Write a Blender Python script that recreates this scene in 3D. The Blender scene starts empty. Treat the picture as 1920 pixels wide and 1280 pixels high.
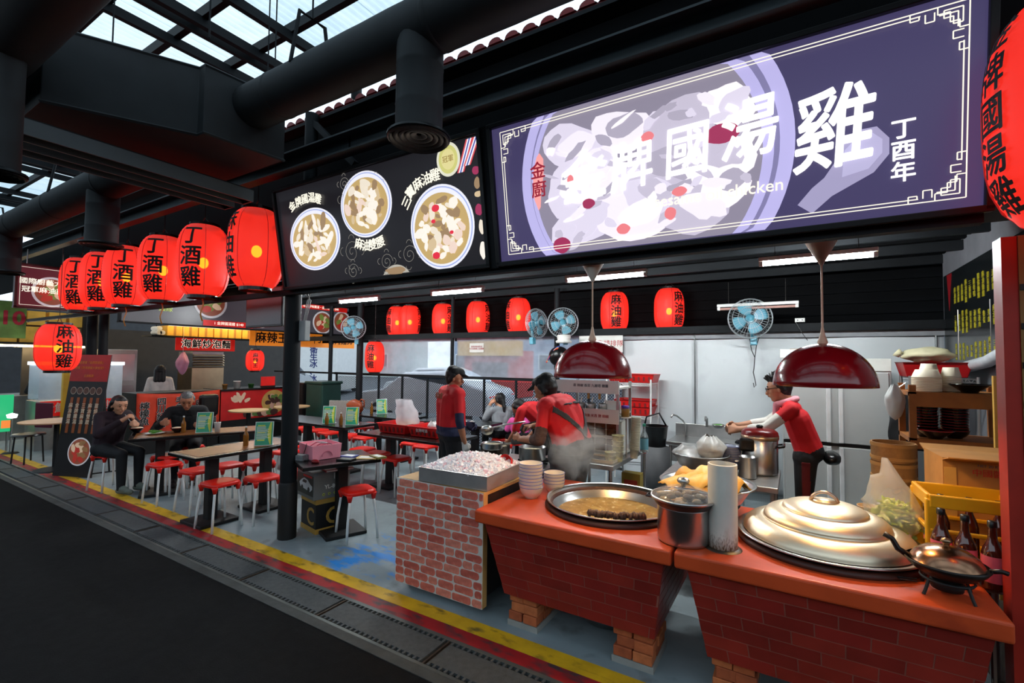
import bpy, bmesh, math, random
from mathutils import Vector, Matrix, noise
import numpy as np
SC = bpy.context.scene
COL = SC.collection
rnd = random.Random(7)
PI = math.pi
def R(a): return math.radians(a)
# ---------------------------------------------------------------- camera
cd = bpy.data.cameras.new('camera'); cam = bpy.data.objects.new('camera', cd); COL.objects.link(cam)
yaw, pitch, roll = 0.542619, 0.03988, 0.010091
_f = Vector((-math.sin(yaw)*math.cos(pitch), math.cos(yaw)*math.cos(pitch), math.sin(pitch)))
_r = Vector((math.cos(yaw), math.sin(yaw), 0)); _u = _r.cross(_f)
_r2 = _r*math.cos(roll)+_u*math.sin(roll); _u2 = -_r*math.sin(roll)+_u*math.cos(roll)
cam.matrix_world = Matrix(((_r2.x,_u2.x,-_f.x,0),(_r2.y,_u2.y,-_f.y,0),(_r2.z,_u2.z,-_f.z,1.75),(0,0,0,1)))
cd.sensor_width = 36; cd.lens = 880/1920*36; cd.clip_start = .05; cd.clip_end = 300
SC.camera = cam
# ---------------------------------------------------------------- sky and exposure
w = bpy.data.worlds.new('overcast_sky'); SC.world = w; w.use_nodes = True
bg = w.node_tree.nodes['Background']; bg.inputs[0].default_value = (.74,.88,1,1); bg.inputs[1].default_value = 1.75
SC.view_settings.view_transform = 'Standard'; SC.view_settings.look = 'None'
SC.view_settings.exposure = 0.0; SC.view_settings.gamma = 1.0; SC.view_settings.use_curve_mapping = False
SC.cycles.use_denoising = True; SC.cycles.use_adaptive_sampling = True; SC.cycles.adaptive_threshold = .02; SC.cycles.max_bounces = 6; SC.cycles.transparent_max_bounces = 12
SC.cycles.sample_clamp_indirect = 4; SC.cycles.caustics_reflective = False; SC.cycles.caustics_refractive = False
# ---------------------------------------------------------------- materials
MATS = {}
def mat(name, col=(.5,.5,.5), rough=.5, metal=0, emit=None, es=1, var=.12, vs=6, bump=0, bs=40, alpha=1, trans=0, coat=0, spec=.5, sub=0, ior=1.45):
    if name in MATS: return MATS[name]
    m = bpy.data.materials.new(name); m.use_nodes = True; MATS[name] = m
    nt = m.node_tree; b = nt.nodes['Principled BSDF']
    tc = nt.nodes.new('ShaderNodeTexCoord'); no = nt.nodes.new('ShaderNodeTexNoise')
    no.inputs['Scale'].default_value = vs; no.inputs['Detail'].default_value = 5
    nt.links.new(tc.outputs['Object'], no.inputs['Vector'])
    r = nt.nodes.new('ShaderNodeValToRGB')
    c0 = [max(0,c*(1-var)) for c in col]; c1 = [min(1,c*(1+var)) for c in col]
    r.color_ramp.elements[0].position = .3; r.color_ramp.elements[1].position = .7
    r.color_ramp.elements[0].color = (*c0,1); r.color_ramp.elements[1].color = (*c1,1)
    nt.links.new(no.outputs[0], r.inputs[0]); nt.links.new(r.outputs[0], b.inputs['Base Color'])
    b.inputs['Roughness'].default_value = rough; b.inputs['Metallic'].default_value = metal
    b.inputs['Alpha'].default_value = alpha; b.inputs['Transmission Weight'].default_value = trans
    b.inputs['Coat Weight'].default_value = coat; b.inputs['Specular IOR Level'].default_value = spec
    b.inputs['IOR'].default_value = ior
    if emit: b.inputs['Emission Color'].default_value = (*emit,1); b.inputs['Emission Strength'].default_value = es
    if bump:
        n2 = nt.nodes.new('ShaderNodeTexNoise'); n2.inputs['Scale'].default_value = bs; n2.inputs['Detail'].default_value = 4
        nt.links.new(tc.outputs['Object'], n2.inputs['Vector'])
        bp = nt.nodes.new('ShaderNodeBump'); bp.inputs['Strength'].default_value = bump; bp.inputs['Distance'].default_value = .01
        nt.links.new(n2.outputs[0], bp.inputs['Height']); nt.links.new(bp.outputs[0], b.inputs['Normal'])
    return m
def nodes_of(m): return m.node_tree, m.node_tree.nodes['Principled BSDF']
def lit(name, col, es=1.0): return mat(name, tuple(c*.3 for c in col), .35, emit=col, es=es, var=.05)
def sheet(name, col, opaque, rough=.5, transl=.5):
    """thin film: mix of see-through and diffuse/translucent"""
    if name in MATS: return MATS[name]
    m = bpy.data.materials.new(name); m.use_nodes = True; MATS[name] = m; nt = m.node_tree
    for n in list(nt.nodes): nt.nodes.remove(n)
    o = nt.nodes.new('ShaderNodeOutputMaterial'); mx = nt.nodes.new('ShaderNodeMixShader'); m2 = nt.nodes.new('ShaderNodeMixShader')
    tr = nt.nodes.new('ShaderNodeBsdfTransparent'); d = nt.nodes.new('ShaderNodeBsdfPrincipled'); tl = nt.nodes.new('ShaderNodeBsdfTranslucent')
    tc = nt.nodes.new('ShaderNodeTexCoord'); no = nt.nodes.new('ShaderNodeTexNoise'); no.inputs['Scale'].default_value = 5
    mr = nt.nodes.new('ShaderNodeMapRange'); nt.links.new(tc.outputs['Object'], no.inputs['Vector']); nt.links.new(no.outputs[0], mr.inputs[0])
    mr.inputs[1].default_value = .3; mr.inputs[2].default_value = .7; mr.inputs[3].default_value = max(0,opaque-.1); mr.inputs[4].default_value = min(1,opaque+.1)
    tr.inputs[0].default_value = (1,1,1,1); d.inputs['Base Color'].default_value = (*col,1); d.inputs['Roughness'].default_value = rough; tl.inputs[0].default_value = (*col,1)
    m2.inputs[0].default_value = transl; nt.links.new(d.outputs[0], m2.inputs[1]); nt.links.new(tl.outputs[0], m2.inputs[2])
    nt.links.new(mr.outputs[0], mx.inputs[0]); nt.links.new(tr.outputs[0], mx.inputs[1]); nt.links.new(m2.outputs[0], mx.inputs[2]); nt.links.new(mx.outputs[0], o.inputs[0])
    return m
def mix_in(m, scale, lo, hi, col, kind='noise', detail=6, stretch=(1,1,1)):
    """overlay a second colour (stain, wear) chosen by a noise mask"""
    nt, b = nodes_of(m); l = b.inputs['Base Color'].links[0]; src = l.from_socket
    tc = nt.nodes.new('ShaderNodeTexCoord'); mp = nt.nodes.new('ShaderNodeMapping'); mp.inputs['Scale'].default_value = stretch
    t = nt.nodes.new('ShaderNodeTexNoise'); t.inputs['Scale'].default_value = scale; t.inputs['Detail'].default_value = detail
    nt.links.new(tc.outputs['Object'], mp.inputs[0]); nt.links.new(mp.outputs[0], t.inputs['Vector'])
    mr = nt.nodes.new('ShaderNodeMapRange'); mr.inputs[1].default_value = lo; mr.inputs[2].default_value = hi; nt.links.new(t.outputs[0], mr.inputs[0])
    mx = nt.nodes.new('ShaderNodeMix'); mx.data_type = 'RGBA'; mx.inputs[7].default_value = (*col,1)
    nt.links.new(mr.outputs[0], mx.inputs[0]); nt.links.new(src, mx.inputs[6]); nt.links.new(mx.outputs[2], b.inputs['Base Color'])
    return m
def C(r,g,b):
    """8-bit display colour to linear"""
    return tuple(((c/255)/12.92 if c<=10 else ((c/255+.055)/1.055)**2.4) for c in (r,g,b))
# ---------------------------------------------------------------- mesh builder
class MB:
    def __init__(s): s.v=[]; s.f=[]; s.m=[]; s.k=0
    def add(s, vs, fs, M=None):
        o=len(s.v)
        s.v += [tuple(M@Vector(p)) for p in vs] if M else [tuple(p) for p in vs]
        s.f += [tuple(i+o for i in f) for f in fs]; s.m += [s.k]*len(fs); return s
    def box(s, c, d, rz=0, M=None, taper=1):
        x,y,z=d[0]/2,d[1]/2,d[2]/2; t=taper
        vs=[(-x,-y,-z),(x,-y,-z),(x,y,-z),(-x,y,-z),(-x*t,-y*t,z),(x*t,-y*t,z),(x*t,y*t,z),(-x*t,y*t,z)]
        T=Matrix.Translation(c)@Matrix.Rotation(rz,4,'Z')
        if M: T=T@M
        return s.add(vs,[(0,3,2,1),(4,5,6,7),(0,1,5,4),(1,2,6,5),(2,3,7,6),(3,0,4,7)],T)
    def bar(s, a, b, w, h=None, up=(0,0,1)):
        a=Vector(a); b=Vector(b); h=h or w; d=b-a; L=d.length; z=d/L
        u=Vector(up)
        if abs(z.dot(u))>.98: u=Vector((1,0,0))
        x=u.cross(z).normalized(); y=z.cross(x)
        M=Matrix(((x.x,y.x,z.x,(a.x+b.x)/2),(x.y,y.y,z.y,(a.y+b.y)/2),(x.z,y.z,z.z,(a.z+b.z)/2),(0,0,0,1)))
        x2,y2,z2=w/2,h/2,L/2
        vs=[(-x2,-y2,-z2),(x2,-y2,-z2),(x2,y2,-z2),(-x2,y2,-z2),(-x2,-y2,z2),(x2,-y2,z2),(x2,y2,z2),(-x2,y2,z2)]
        return s.add(vs,[(0,3,2,1),(4,5,6,7),(0,1,5,4),(1,2,6,5),(2,3,7,6),(3,0,4,7)],M)
    def lathe(s, prof, n=24, M=None, sq=None, wob=0, cap=True):
        vs=[];fs=[]
        for k,(r,z) in enumerate(prof):
            for i in range(n):
                a=2*PI*i/n; c,d=math.cos(a),math.sin(a); q=1
                if sq: q=1/((abs(c)**sq+abs(d)**sq)**(1/sq))
                if wob: q*=1+wob*noise.noise((c*2,d*2,k*.6+z*9))
                vs.append((r*q*c,r*q*d,z))
        for k in range(len(prof)-1):
            for i in range(n):
                j=(i+1)%n; fs.append((k*n+i,k*n+j,(k+1)*n+j,(k+1)*n+i))
        if cap:
            if prof[0][0]>1e-6: fs.append(tuple(range(n-1,-1,-1)))
            if prof[-1][0]>1e-6: fs.append(tuple((len(prof)-1)*n+i for i in range(n)))
        return s.add(vs,fs,M)
    def cyl(s, a, b, r, r2=None, n=16):
        r2=r if r2 is None else r2
        return s.tube([a,b],[r,r2],n)
    def tube(s, pts, r, n=10, closed=False):
        P=[Vector(p) for p in pts]; N=len(P); rs=r if isinstance(r,(list,tuple)) else [r]*N
        vs=[];fs=[]; px=None
        for i in range(N):
            if closed: d=P[(i+1)%N]-P[i-1]
            else: d=P[min(i+1,N-1)]-P[max(i-1,0)]
            d.normalize()
            if px is None:
                u=Vector((0,0,1)) if abs(d.z)<.9 else Vector((1,0,0)); px=u.cross(d).normalized()
            else: px=(px-d*px.dot(d)).normalized()
            py=d.cross(px)
            for k in range(n):
                a=2*PI*k/n; vs.append(P[i]+(px*math.cos(a)+py*math.sin(a))*rs[i])
        for i in range(N if closed else N-1):
            for k in range(n):
                j=(k+1)%n; i2=(i+1)%N; fs.append((i*n+k,i*n+j,i2*n+j,i2*n+k))
        if not closed: fs.append(tuple(range(n-1,-1,-1))); fs.append(tuple((N-1)*n+k for k in range(n)))
        return s.add(vs,fs)
    def ell(s, c, r, n=14, m=9, M=None, wob=0, seed=0):
        prof=[];vs=[];fs=[]
        if not isinstance(r,(tuple,list)): r=(r,r,r)
        vs.append(Vector((0,0,-1)))
        for k in range(1,m):
            t=-PI/2+PI*k/m
            for i in range(n): a=2*PI*i/n; vs.append(Vector((math.cos(t)*math.cos(a),math.cos(t)*math.sin(a),math.sin(t))))
        vs.append(Vector((0,0,1)))
        for i in range(n): fs.append((0,1+(i+1)%n,1+i))
        for k in range(m-2):
            for i in range(n):
                j=(i+1)%n; fs.append((1+k*n+i,1+k*n+j,1+(k+1)*n+j,1+(k+1)*n+i))
        L=len(vs)-1
        for i in range(n): fs.append((L,1+(m-2)*n+i,1+(m-2)*n+(i+1)%n))
        if wob: vs=[v*(1+wob*noise.noise(v*1.7+Vector((seed*3.1,seed,0)))) for v in vs]
        T=Matrix.Translation(c)
        if M: T=T@M
        return s.add([(v.x*r[0],v.y*r[1],v.z*r[2]) for v in vs],fs,T)
    def poly(s, pts, t, M=None):
        """polygon in local xy extruded by t along z"""
        n=len(pts); vs=[(p[0],p[1],0) for p in pts]+[(p[0],p[1],t) for p in pts]
        fs=[tuple(range(n-1,-1,-1)),tuple(range(n,2*n))]+[(i,(i+1)%n,n+(i+1)%n,n+i) for i in range(n)]
        return s.add(vs,fs,M)
    def grid(s, fn, nu, nv, flip=False):
        vs=[fn(i/nu,j/nv) for j in range(nv+1) for i in range(nu+1)]
        fs=[(j*(nu+1)+i,j*(nu+1)+i+1,(j+1)*(nu+1)+i+1,(j+1)*(nu+1)+i) for j in range(nv) for i in range(nu)]
        return s.add(vs,[f[::-1] for f in fs] if flip else fs)
    def mesh(s, name, mats, smooth=False):
        me=bpy.data.meshes.new(name); me.from_pydata(s.v,[],s.f)
        for m in (mats if isinstance(mats,(list,tuple)) else [mats]): me.materials.append(m)
        if any(s.m): me.polygons.foreach_set('material_index',s.m)
        if smooth: me.polygons.foreach_set('use_smooth',[True]*len(me.polygons))
        me.update(); return me
    def build(s, name, mats, parent=None, smooth=False, bev=0, loc=None, rz=0, seg=2, sol=0, auto=False):
        o=bpy.data.objects.new(name,s.mesh(name,mats,smooth)); COL.objects.link(o)
        if parent: o.parent=parent
        if loc: o.location=loc
        if rz: o.rotation_euler=(0,0,rz)
        if sol: k=o.modifiers.new('thick','SOLIDIFY'); k.thickness=sol; k.offset=0
        if bev: k=o.modifiers.new('bevel','BEVEL'); k.width=bev; k.segments=seg; k.limit_method='ANGLE'; k.angle_limit=R(40)
        if auto: shade_auto(o)
        return o
def shade_auto(o):
    me=o.data; me.polygons.foreach_set('use_smooth',[True]*len(me.polygons))
    bm=bmesh.new(); bm.from_mesh(me)
    for e in bm.edges:
        if len(e.link_faces)==2 and e.link_faces[0].normal.angle(e.link_faces[1].normal,0)>R(35): e.smooth=False
    bm.to_mesh(me); bm.free()
def tag(o, label, cat, group=None, kind=None):
    o['label']=label; o['category']=cat
    if group: o['group']=group
    if kind: o['kind']=kind
    return o
def thing(name, label, cat, loc=(0,0,0), rz=0, group=None):
    o=bpy.data.objects.new(name,None); o.empty_display_size=.1; COL.objects.link(o); o.location=loc; o.rotation_euler=(0,0,rz)
    return tag(o,label,cat,group)
def struct(o): o['kind']='structure'; return o
def dup(o, parent=None, loc=None, rz=None, label=None, group=None):
    c=o.copy(); COL.objects.link(c)
    if parent: c.parent=parent
    if loc is not None: c.location=loc
    if rz is not None: c.rotation_euler=(0,0,rz)
    if label: c['label']=label
    if group: c['group']=group
    for ch in o.children: dup(ch,c)
    return c
def frame(x0, xdir, ydir):
    """matrix whose local x,y lie along xdir,ydir at origin x0"""
    x=Vector(xdir).normalized(); y=Vector(ydir); y=(y-x*y.dot(x)).normalized(); z=x.cross(y)
    return Matrix(((x.x,y.x,z.x,x0[0]),(x.y,y.y,z.y,x0[1]),(x.z,y.z,z.z,x0[2]),(0,0,0,1)))
_tc={}
def text_mesh(s, bold=0, ext=.004, align='CENTER', space=1, shear=0, line=1):
    key=(s,bold,ext,align,space,shear,line)
    if key in _tc: return _tc[key]
    cu=bpy.data.curves.new('lettering','FONT'); cu.body=s; cu.size=1; cu.align_x=align; cu.align_y='CENTER'; cu.extrude=ext; cu.resolution_u=3; cu.space_character=space; cu.shear=shear; cu.space_line=line
    o=bpy.data.objects.new('lettering',cu)
    me=bpy.data.meshes.new_from_object(o); me.name='lettering'
    bpy.data.objects.remove(o); bpy.data.curves.remove(cu); me.materials.clear()
    if bold:                                     # heavier strokes: the glyph laid down a few times, slightly shifted
        bm=bmesh.new()
        for k,(dx,dy) in enumerate(((0,0),(1,0),(-1,0),(0,1),(0,-1),(.7,.7),(-.7,-.7),(.7,-.7),(-.7,.7))):
            c=me.copy(); c.transform(Matrix.Translation((dx*bold,dy*bold,k*.0004))); bm.from_mesh(c); bpy.data.meshes.remove(c)
        bm.to_mesh(me); bm.free()
    _tc[key]=me; return me
def text(s, size, m, parent, M, name='lettering', bold=.0, sx=1, rot=0, ext=.002, align='CENTER', space=1, shear=0, line=1):
    me=text_mesh(s,bold,ext/size,align,space,shear,line).copy(); me.materials.clear(); me.materials.append(m)
    o=bpy.data.objects.new(name,me); COL.objects.link(o); o.parent=parent
    o.matrix_local=M@Matrix.Rotation(rot,4,'Z')@Matrix.Diagonal((size*sx,size,size,1)); return o
# ---------------------------------------------------------------- shared materials
steel_dark=mat('black painted steel',C(24,27,30),.6,.0,var=.2,vs=3,bump=.05,spec=.2)
steel_beam=mat('charcoal painted beam',C(74,82,86),.5,.0,var=.12,vs=2)
black=mat('matt black paint',C(14,14,15),.6,var=.2)
blackp=mat('black plastic',C(12,12,13),.3,var=.1)
steel=mat('brushed stainless steel',(.55,.55,.54),.28,1,var=.08,vs=3)
steel_r=mat('worn stainless steel',(.42,.42,.41),.42,1,var=.15,vs=5)
alu=mat('spun aluminium',(.86,.73,.54),.42,1,var=.1,vs=4,bump=.03,bs=9)
white=mat('white plastic',C(232,232,228),.4,var=.04)
whitem=mat('white enamel metal',C(225,226,224),.35,var=.05)
redp=mat('red plastic',C(205,30,28),.35,var=.08)
cardb=mat('brown cardboard',C(176,124,60),.8,var=.12,vs=9)
glass=mat('clear glass',(.9,.93,.92),.03,trans=1,var=.02,ior=1.3)
paper=mat('white paper',C(228,228,222),.7,var=.04)
skin=mat('skin',C(196,140,108),.5,var=.1,vs=14)
skin_d=mat('tanned skin',C(170,112,82),.5,var=.1,vs=14)
hairm=mat('black hair',C(16,14,14),.5,var=.3,vs=40,bump=.3,bs=90)
# ================================================================ ground
asphalt=mat('dark asphalt',C(19,19,20),.95,spec=.12,var=.25,vs=14,bump=.5,bs=120)
mix_in(asphalt,1.3,.62,.75,C(32,32,31))
conc=mat('grey concrete',C(92,96,98),.75,var=.15,vs=5,bump=.2,bs=60); mix_in(conc,3,.6,.8,C(60,60,58))
cover=mat('drain cover concrete',C(66,71,73),.7,var=.2,vs=30,bump=.4,bs=150)
floorm=mat('painted stall floor',C(128,140,144),.5,var=.12,vs=3,bump=.05,bs=30); mix_in(floorm,5,.58,.8,C(88,92,92))
nt,b=nodes_of(floorm); src=b.inputs['Base Color'].links[0].from_socket     # blue paint smears near the brick cart
geo=nt.nodes.new('ShaderNodeNewGeometry'); mp=nt.nodes.new('ShaderNodeMapping'); mp.vector_type='POINT'; mp.inputs['Scale'].default_value=(1,2.4,1)
n1=nt.nodes.new('ShaderNodeTexNoise'); n1.inputs['Scale'].default_value=3.1; n1.inputs['Detail'].default_value=7; n1.inputs['Roughness'].default_value=.65
nt.links.new(geo.outputs['Position'],mp.inputs[0]); nt.links.new(mp.outputs[0],n1.inputs['Vector'])
dist=nt.nodes.new('ShaderNodeVectorMath'); dist.operation='DISTANCE'; dist.inputs[1].default_value=(-3.25,3.0,0); nt.links.new(geo.outputs['Position'],dist.inputs[0])
fall=nt.nodes.new('ShaderNodeMapRange'); fall.inputs[1].default_value=.1; fall.inputs[2].default_value=1.2; fall.inputs[3].default_value=.16; fall.inputs[4].default_value=-.25; nt.links.new(dist.outputs['Value'],fall.inputs[0])
ad=nt.nodes.new('ShaderNodeMath'); nt.links.new(n1.outputs[0],ad.inputs[0]); nt.links.new(fall.outputs[0],ad.inputs[1])
mr=nt.nodes.new('ShaderNodeMapRange'); mr.inputs[1].default_value=.58; mr.inputs[2].default_value=.7; nt.links.new(ad.outputs[0],mr.inputs[0])
mx=nt.nodes.new('ShaderNodeMix'); mx.data_type='RGBA'; mx.inputs[7].default_value=(*C(40,130,205),1); nt.links.new(mr.outputs[0],mx.inputs[0]); nt.links.new(src,mx.inputs[6]); nt.links.new(mx.outputs[2],b.inputs['Base Color'])
o=MB().box((-12,-2.5,-.1),(70,9.05,.2)).build('floor_lane',asphalt); struct(o)
o=MB().box((-12,5.1,-.1),(70,5.44,.2)).build('floor',floorm); struct(o)
o=MB().box((-12,22.8,-.12),(90,30,.2)).build('floor_parking',mat('outdoor asphalt',C(105,110,116),.8,var=.15)); struct(o)
# kerb band with the drain covers
dr=thing('drain_channel','long row of concrete drain covers with slotted edges along the lane','drain',(0,0,0))
MB().box((-12,2.06,-.096),(70,.07,.2)).build('kerb_strip',mat('worn kerb concrete',C(58,61,60),.8,var=.25,vs=8,bump=.3),dr)
MB().box((-12,2.245,-.115),(70,.3,.2)).build('channel_bed',black,dr)
for y in (2.108,2.385): MB().box((-12,y,-.09),(70,.022 if y<2.2 else .03,.187)).build('frame_rail',mat('galvanised frame',C(84,90,88),.5,.4,var=.2),dr)
pb=MB().box((0,2.245,-.02),(.9,.19,.05)); cme=pb.mesh('cover_panel',cover)
sb=MB()
for i in range(22):
    for y in (2.137,2.353): sb.box((-.44+i*.042,y,-.018),(.016,.03,.045))
sme=sb.mesh('slot_teeth',cover)
jb=MB().box((-.475,2.245,-.02),(.012,.25,.046)).box((-.455,2.245,-.022),(.008,.25,.04)); jme=jb.mesh('joint_bar',mat('rusty steel',C(70,60,52),.6,.5,var=.3,vs=20))
for i in range(-24,4):
    x=-2.335+.95*i
    for nme,m in (('cover_panel',cme),('joint_bar',jme)):
        q=bpy.data.objects.new(nme,m); COL.objects.link(q); q.parent=dr; q.location=(x,0,0 if nme!='cover_panel' else rnd.uniform(-.003,.002))
    if i>-8:
        q=bpy.data.objects.new('slot_teeth',sme); COL.objects.link(q); q.parent=dr; q.location=(x,0,0); q['kind']='stuff'
yel=mat('worn yellow paint',C(205,160,22),.6,var=.15,vs=7,bump=.15); mix_in(yel,6,.54,.72,C(70,62,30),stretch=(1,2,1))
redl=mat('worn red paint',C(150,22,28),.6,var=.2,vs=7); mix_in(redl,6,.48,.66,C(62,48,50),stretch=(1,2.5,1))
o=MB().box((-12,2.455,-.05),(70,.11,.104)).build('trim_1',redl); struct(o)
o=MB().box((-12,2.575,-.05),(70,.125,.106)).build('trim_2',yel); struct(o)
# ================================================================ stall shell
ceilm=mat('black roof deck',C(9,10,12),.8,var=.2,vs=4,spec=.12)
ce=struct(MB().box((-5.3,5.4,3.08),(14,5.2,.04)).build('ceiling',ceilm))
deck=MB().box((0,0,0),(14,.07,.035)); dme=deck.mesh('deck_rib',ceilm)
for i in range(26):
    q=bpy.data.objects.new('deck_rib',dme); COL.objects.link(q); q.parent=ce; q.location=(-5.3,2.95+i*.19,3.045)
pm=MB().box((0,0,0),(14,.05,.1)).mesh('purlin',steel_dark)
for i in range(6):
    q=bpy.data.objects.new('purlin',pm); COL.objects.link(q); q.parent=ce; q.location=(-5.3,3.35+i*.78,2.98)
tarp=mat('white tarpaulin',C(222,228,230),.6,var=.04,vs=2,bump=.1,bs=4); mix_in(tarp,2,.6,.85,C(196,200,206))
def fold(u,v):
    x=-2.32+u*3.8; return (x, 7.2+.012*math.sin(x*5+2*math.sin(v*3))+.02*noise.noise((x*1.3,v*2,0)), v*2.16)
wb=struct(MB().grid(fold,60,24).build('wall_back',tarp,smooth=True,sol=.01))
MB().cyl((-1.235,7.15,0),(-1.235,7.15,2.16),.011,n=8).build('seam_pole',mat('zinc pole',C(120,124,124),.4,.7),wb)
for x in (-2.3,.3,1.4): MB().cyl((x,7.17,0),(x,7.17,2.16),.012,n=8).build('seam_pole',MATS['zinc pole'],wb)
MB().box((-.4,7.16,2.13),(3.8,.02,.09)).build('top_hem',mat('grey hem',C(150,152,156),.6),wb)
wbu=struct(MB().box((-4.5,7.98,2.62),(14,.05,.95)).build('wall_back_upper',ceilm))
for i_ in range(5):
    MB().box((-4.5,7.93,2.3+.15*i_),(14,.05,.05)).build('panel_rib',ceilm,wbu)
wr=struct(MB().box((1.52,5.0,1.5),(.06,4.5,3.1)).build('wall_right',mat('grey side panel',C(120,122,128),.6,var=.1)))
o=MB().box((-4.6,7.1,2.21),(13,.09,.1)).build('roof_beam',steel_dark); tag(o,'long black beam above the white tarpaulin and clear curtain at the back','beam')
nbr=struct(MB().box((5.8,3.05,1.55),(8.4,.08,3.1)).build('wall_right_neighbour',mat('closed shutter',C(58,60,64),.5,.2,var=.1)))
for i_ in range(20): MB().box((5.8,3.0,.1+.15*i_),(8.3,.03,.03)).build('shutter_slat',MATS['closed shutter'],nbr)
# opposite row of shuttered stalls, behind the photographer
struct(MB().box((-12,-5.2,1.7),(70,.2,3.4)).build('wall_opposite',mat('dark shutters',C(40,42,46),.6)))
# posts
def post(x,y,r,z0,z1,label,collar=0,n=12):
    t=thing('support_post',label,'post',(x,y,z0))
    MB().lathe([(r,0),(r,z1-z0)],n).build('shaft',steel_dark,t,auto=True)
    if collar:
        MB().lathe([(r*1.12,0),(r*1.12,collar),(r*1.02,collar+.02)],n).build('lower_sleeve',black,t,auto=True)
    return t
post(-4.27,2.86,.077,0,3.3,'thick round black post in front between the stools and the pink box table',.52)
post(-8.06,7.0,.07,0,2.95,'black post at the back carrying the blue wall fan above the fence')
post(-5.6,7.08,.035,0,2.95,'thin black post behind the standing man in red at the clear curtain')
post(-9.15,7.1,.045,0,2.95,'black post left of the corner post, in front of the parked vehicles')
post(-3.38,7.05,.045,0,2.95,'black post behind the striped hats carrying two blue fans')
post(-10.65,3.27,.08,0,3.06,'black post at the far left behind the leaning menu banner')
post(-10.15,3.27,.07,0,3.06,'second black post right of the leaning menu banner top')
# front fascia beam (I-section) above the lightboxes, running the whole lane
fb=thing('fascia_beam','long charcoal steel I-beam above the lightbox signs and lanterns','beam',(-12,2.55,3.5))
MB().box((0,0,0),(40,.02,.15)).build('web',steel_beam,fb); MB().box((0,-.03,.075),(40,.1,.014)).build('flange',steel_beam,fb); MB().box((0,-.03,-.075),(40,.1,.014)).build('flange',steel_beam,fb)
for x in (8.9,3.2): MB().box((x,-.012,0),(.012,.012,.135)).build('splice_plate',steel_dark,fb)
o=MB().box((-5.9,2.77,2.385),(13.2,.06,.05)).build('sign_support_rail',steel_dark); tag(o,'black rail under the lightbox signs and the big front lanterns','rail')
# red tiled eave
rt=thing('tiled_eave','row of red glazed eave tiles seen against the white sky','roof',(0,0,0))
tile=mat('red glazed roof tile',C(128,30,30),.35,var=.2,vs=8)
tb=MB()
def tl(u,v):
    a=u*PI; return (-.0725+.145*u, v*.5, .042*math.sin(a) if u<1 else 0)
tb.grid(tl,8,2)
tme=tb.mesh('eave_tile',tile,True); end=MB().poly([(.055*math.cos(PI*i/10),.042*math.sin(PI*i/10)) for i in range(11)],.012,frame((0,0,0),(1,0,0),(0,0,1))).mesh('tile_end',tile)
for i in range(105):
    x=-12.6+i*.145
    q=bpy.data.objects.new('eave_tile',tme); COL.objects.link(q); q.parent=rt; q.location=(x,2.82,4.085)
    q2=bpy.data.objects.new('tile_end',end); COL.objects.link(q2); q2.parent=q
MB().box((-5,3.3,4.045),(15.4,1.0,.03)).build('soffit_board',steel_dark,rt)
MB().box((-5,2.84,4.06),(15.4,.03,.05)).build('eave_fascia',tile,rt)
o=MB().add([(-12.5,2.86,4.08),(2.6,2.86,4.08),(2.6,8.2,3.2),(-12.5,8.2,3.2)],[(0,1,2,3)]).build('roof_deck',steel_dark,sol=.04); tag(o,'dark sloping stall roof behind the red eave tiles','roof')
struct(MB().box((-10,2.93,3.53),(26,.04,.95)).build('wall_front_upper',ceilm))
br=thing('eave_bracket','black steel strut and stub post holding the eave over the signs','bracket',(-3.9,2.75,3.4)); MB().cyl((0,0,-.2),(0,0,.66),.06).build('stub_post',steel_dark,br,auto=True); MB().bar((.0,0,.6),(.62,.0,.05),.05).build('strut',steel_dark,br)
# ================================================================ lane roof: translucent corrugated sheets on steel
sheetm=[sheet('translucent roof sheet %d'%i,c,.86,.4,.75) for i,c in enumerate(((.74,.84,.88),(.82,.90,.92),(.66,.78,.83)))]
cr=struct(bpy.data.objects.new('ceiling_lane',None)); COL.objects.link(cr)
def corr(k):
    mb=MB(); xs=[];z=[]
    for i in range(12):
        b0=i*.08; xs+= [b0,b0+.02,b0+.035,b0+.065]; z+=[0,.018,.018,0]
    xs.append(.96); z.append(0); n=len(xs)
    mb.add([(x,y,zz) for y in (-3.6,3.35) for x,zz in zip(xs,z)],[(i,i+1,n+i+1,n+i) for i in range(n-1)]); return mb.mesh('roof_sheet',sheetm[k])
cms=[corr(k) for k in range(3)]
for i in range(46):
    q=bpy.data.objects.new('roof_sheet',cms[rnd.choice((0,1,1,2))]); COL.objects.link(q); q.parent=cr; q.location=(-34+i*.955,0,5.06+rnd.uniform(0,.01))
lr=thing('lane_roof_frame','black steel rafters and purlins carrying the translucent lane roof','roof frame',(0,0,0))
for i in range(18):
    y=2.72-.55*i if i<3 else 1.62-.75*(i-2)
    if y<-3.5: break
    MB().box((-12,y,4.985),(44,.06,.1)).build('purlin',steel_dark,lr)
MB().box((-12,3.3,4.97),(44,.07,.14)).build('purlin',steel_dark,lr)
for i in range(-4,10):
    for dx,w_ in ((0,.055),(.40,.05),(.54,.06),(1.08,.055)):
        x=-5.29-2.9*i+dx
        if x<8: MB().box((x,-.1,4.9),(w_,6.8,.09)).build('rafter',steel_dark,lr)
for x in (-3.9,-11,-18): 
    post(x-.02,3.28,.055,3.9,4.9,'slim black column rising above the eave near the %s'%('round duct' if x>-5 else 'far duct' if x>-12 else 'farthest duct'))
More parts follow.
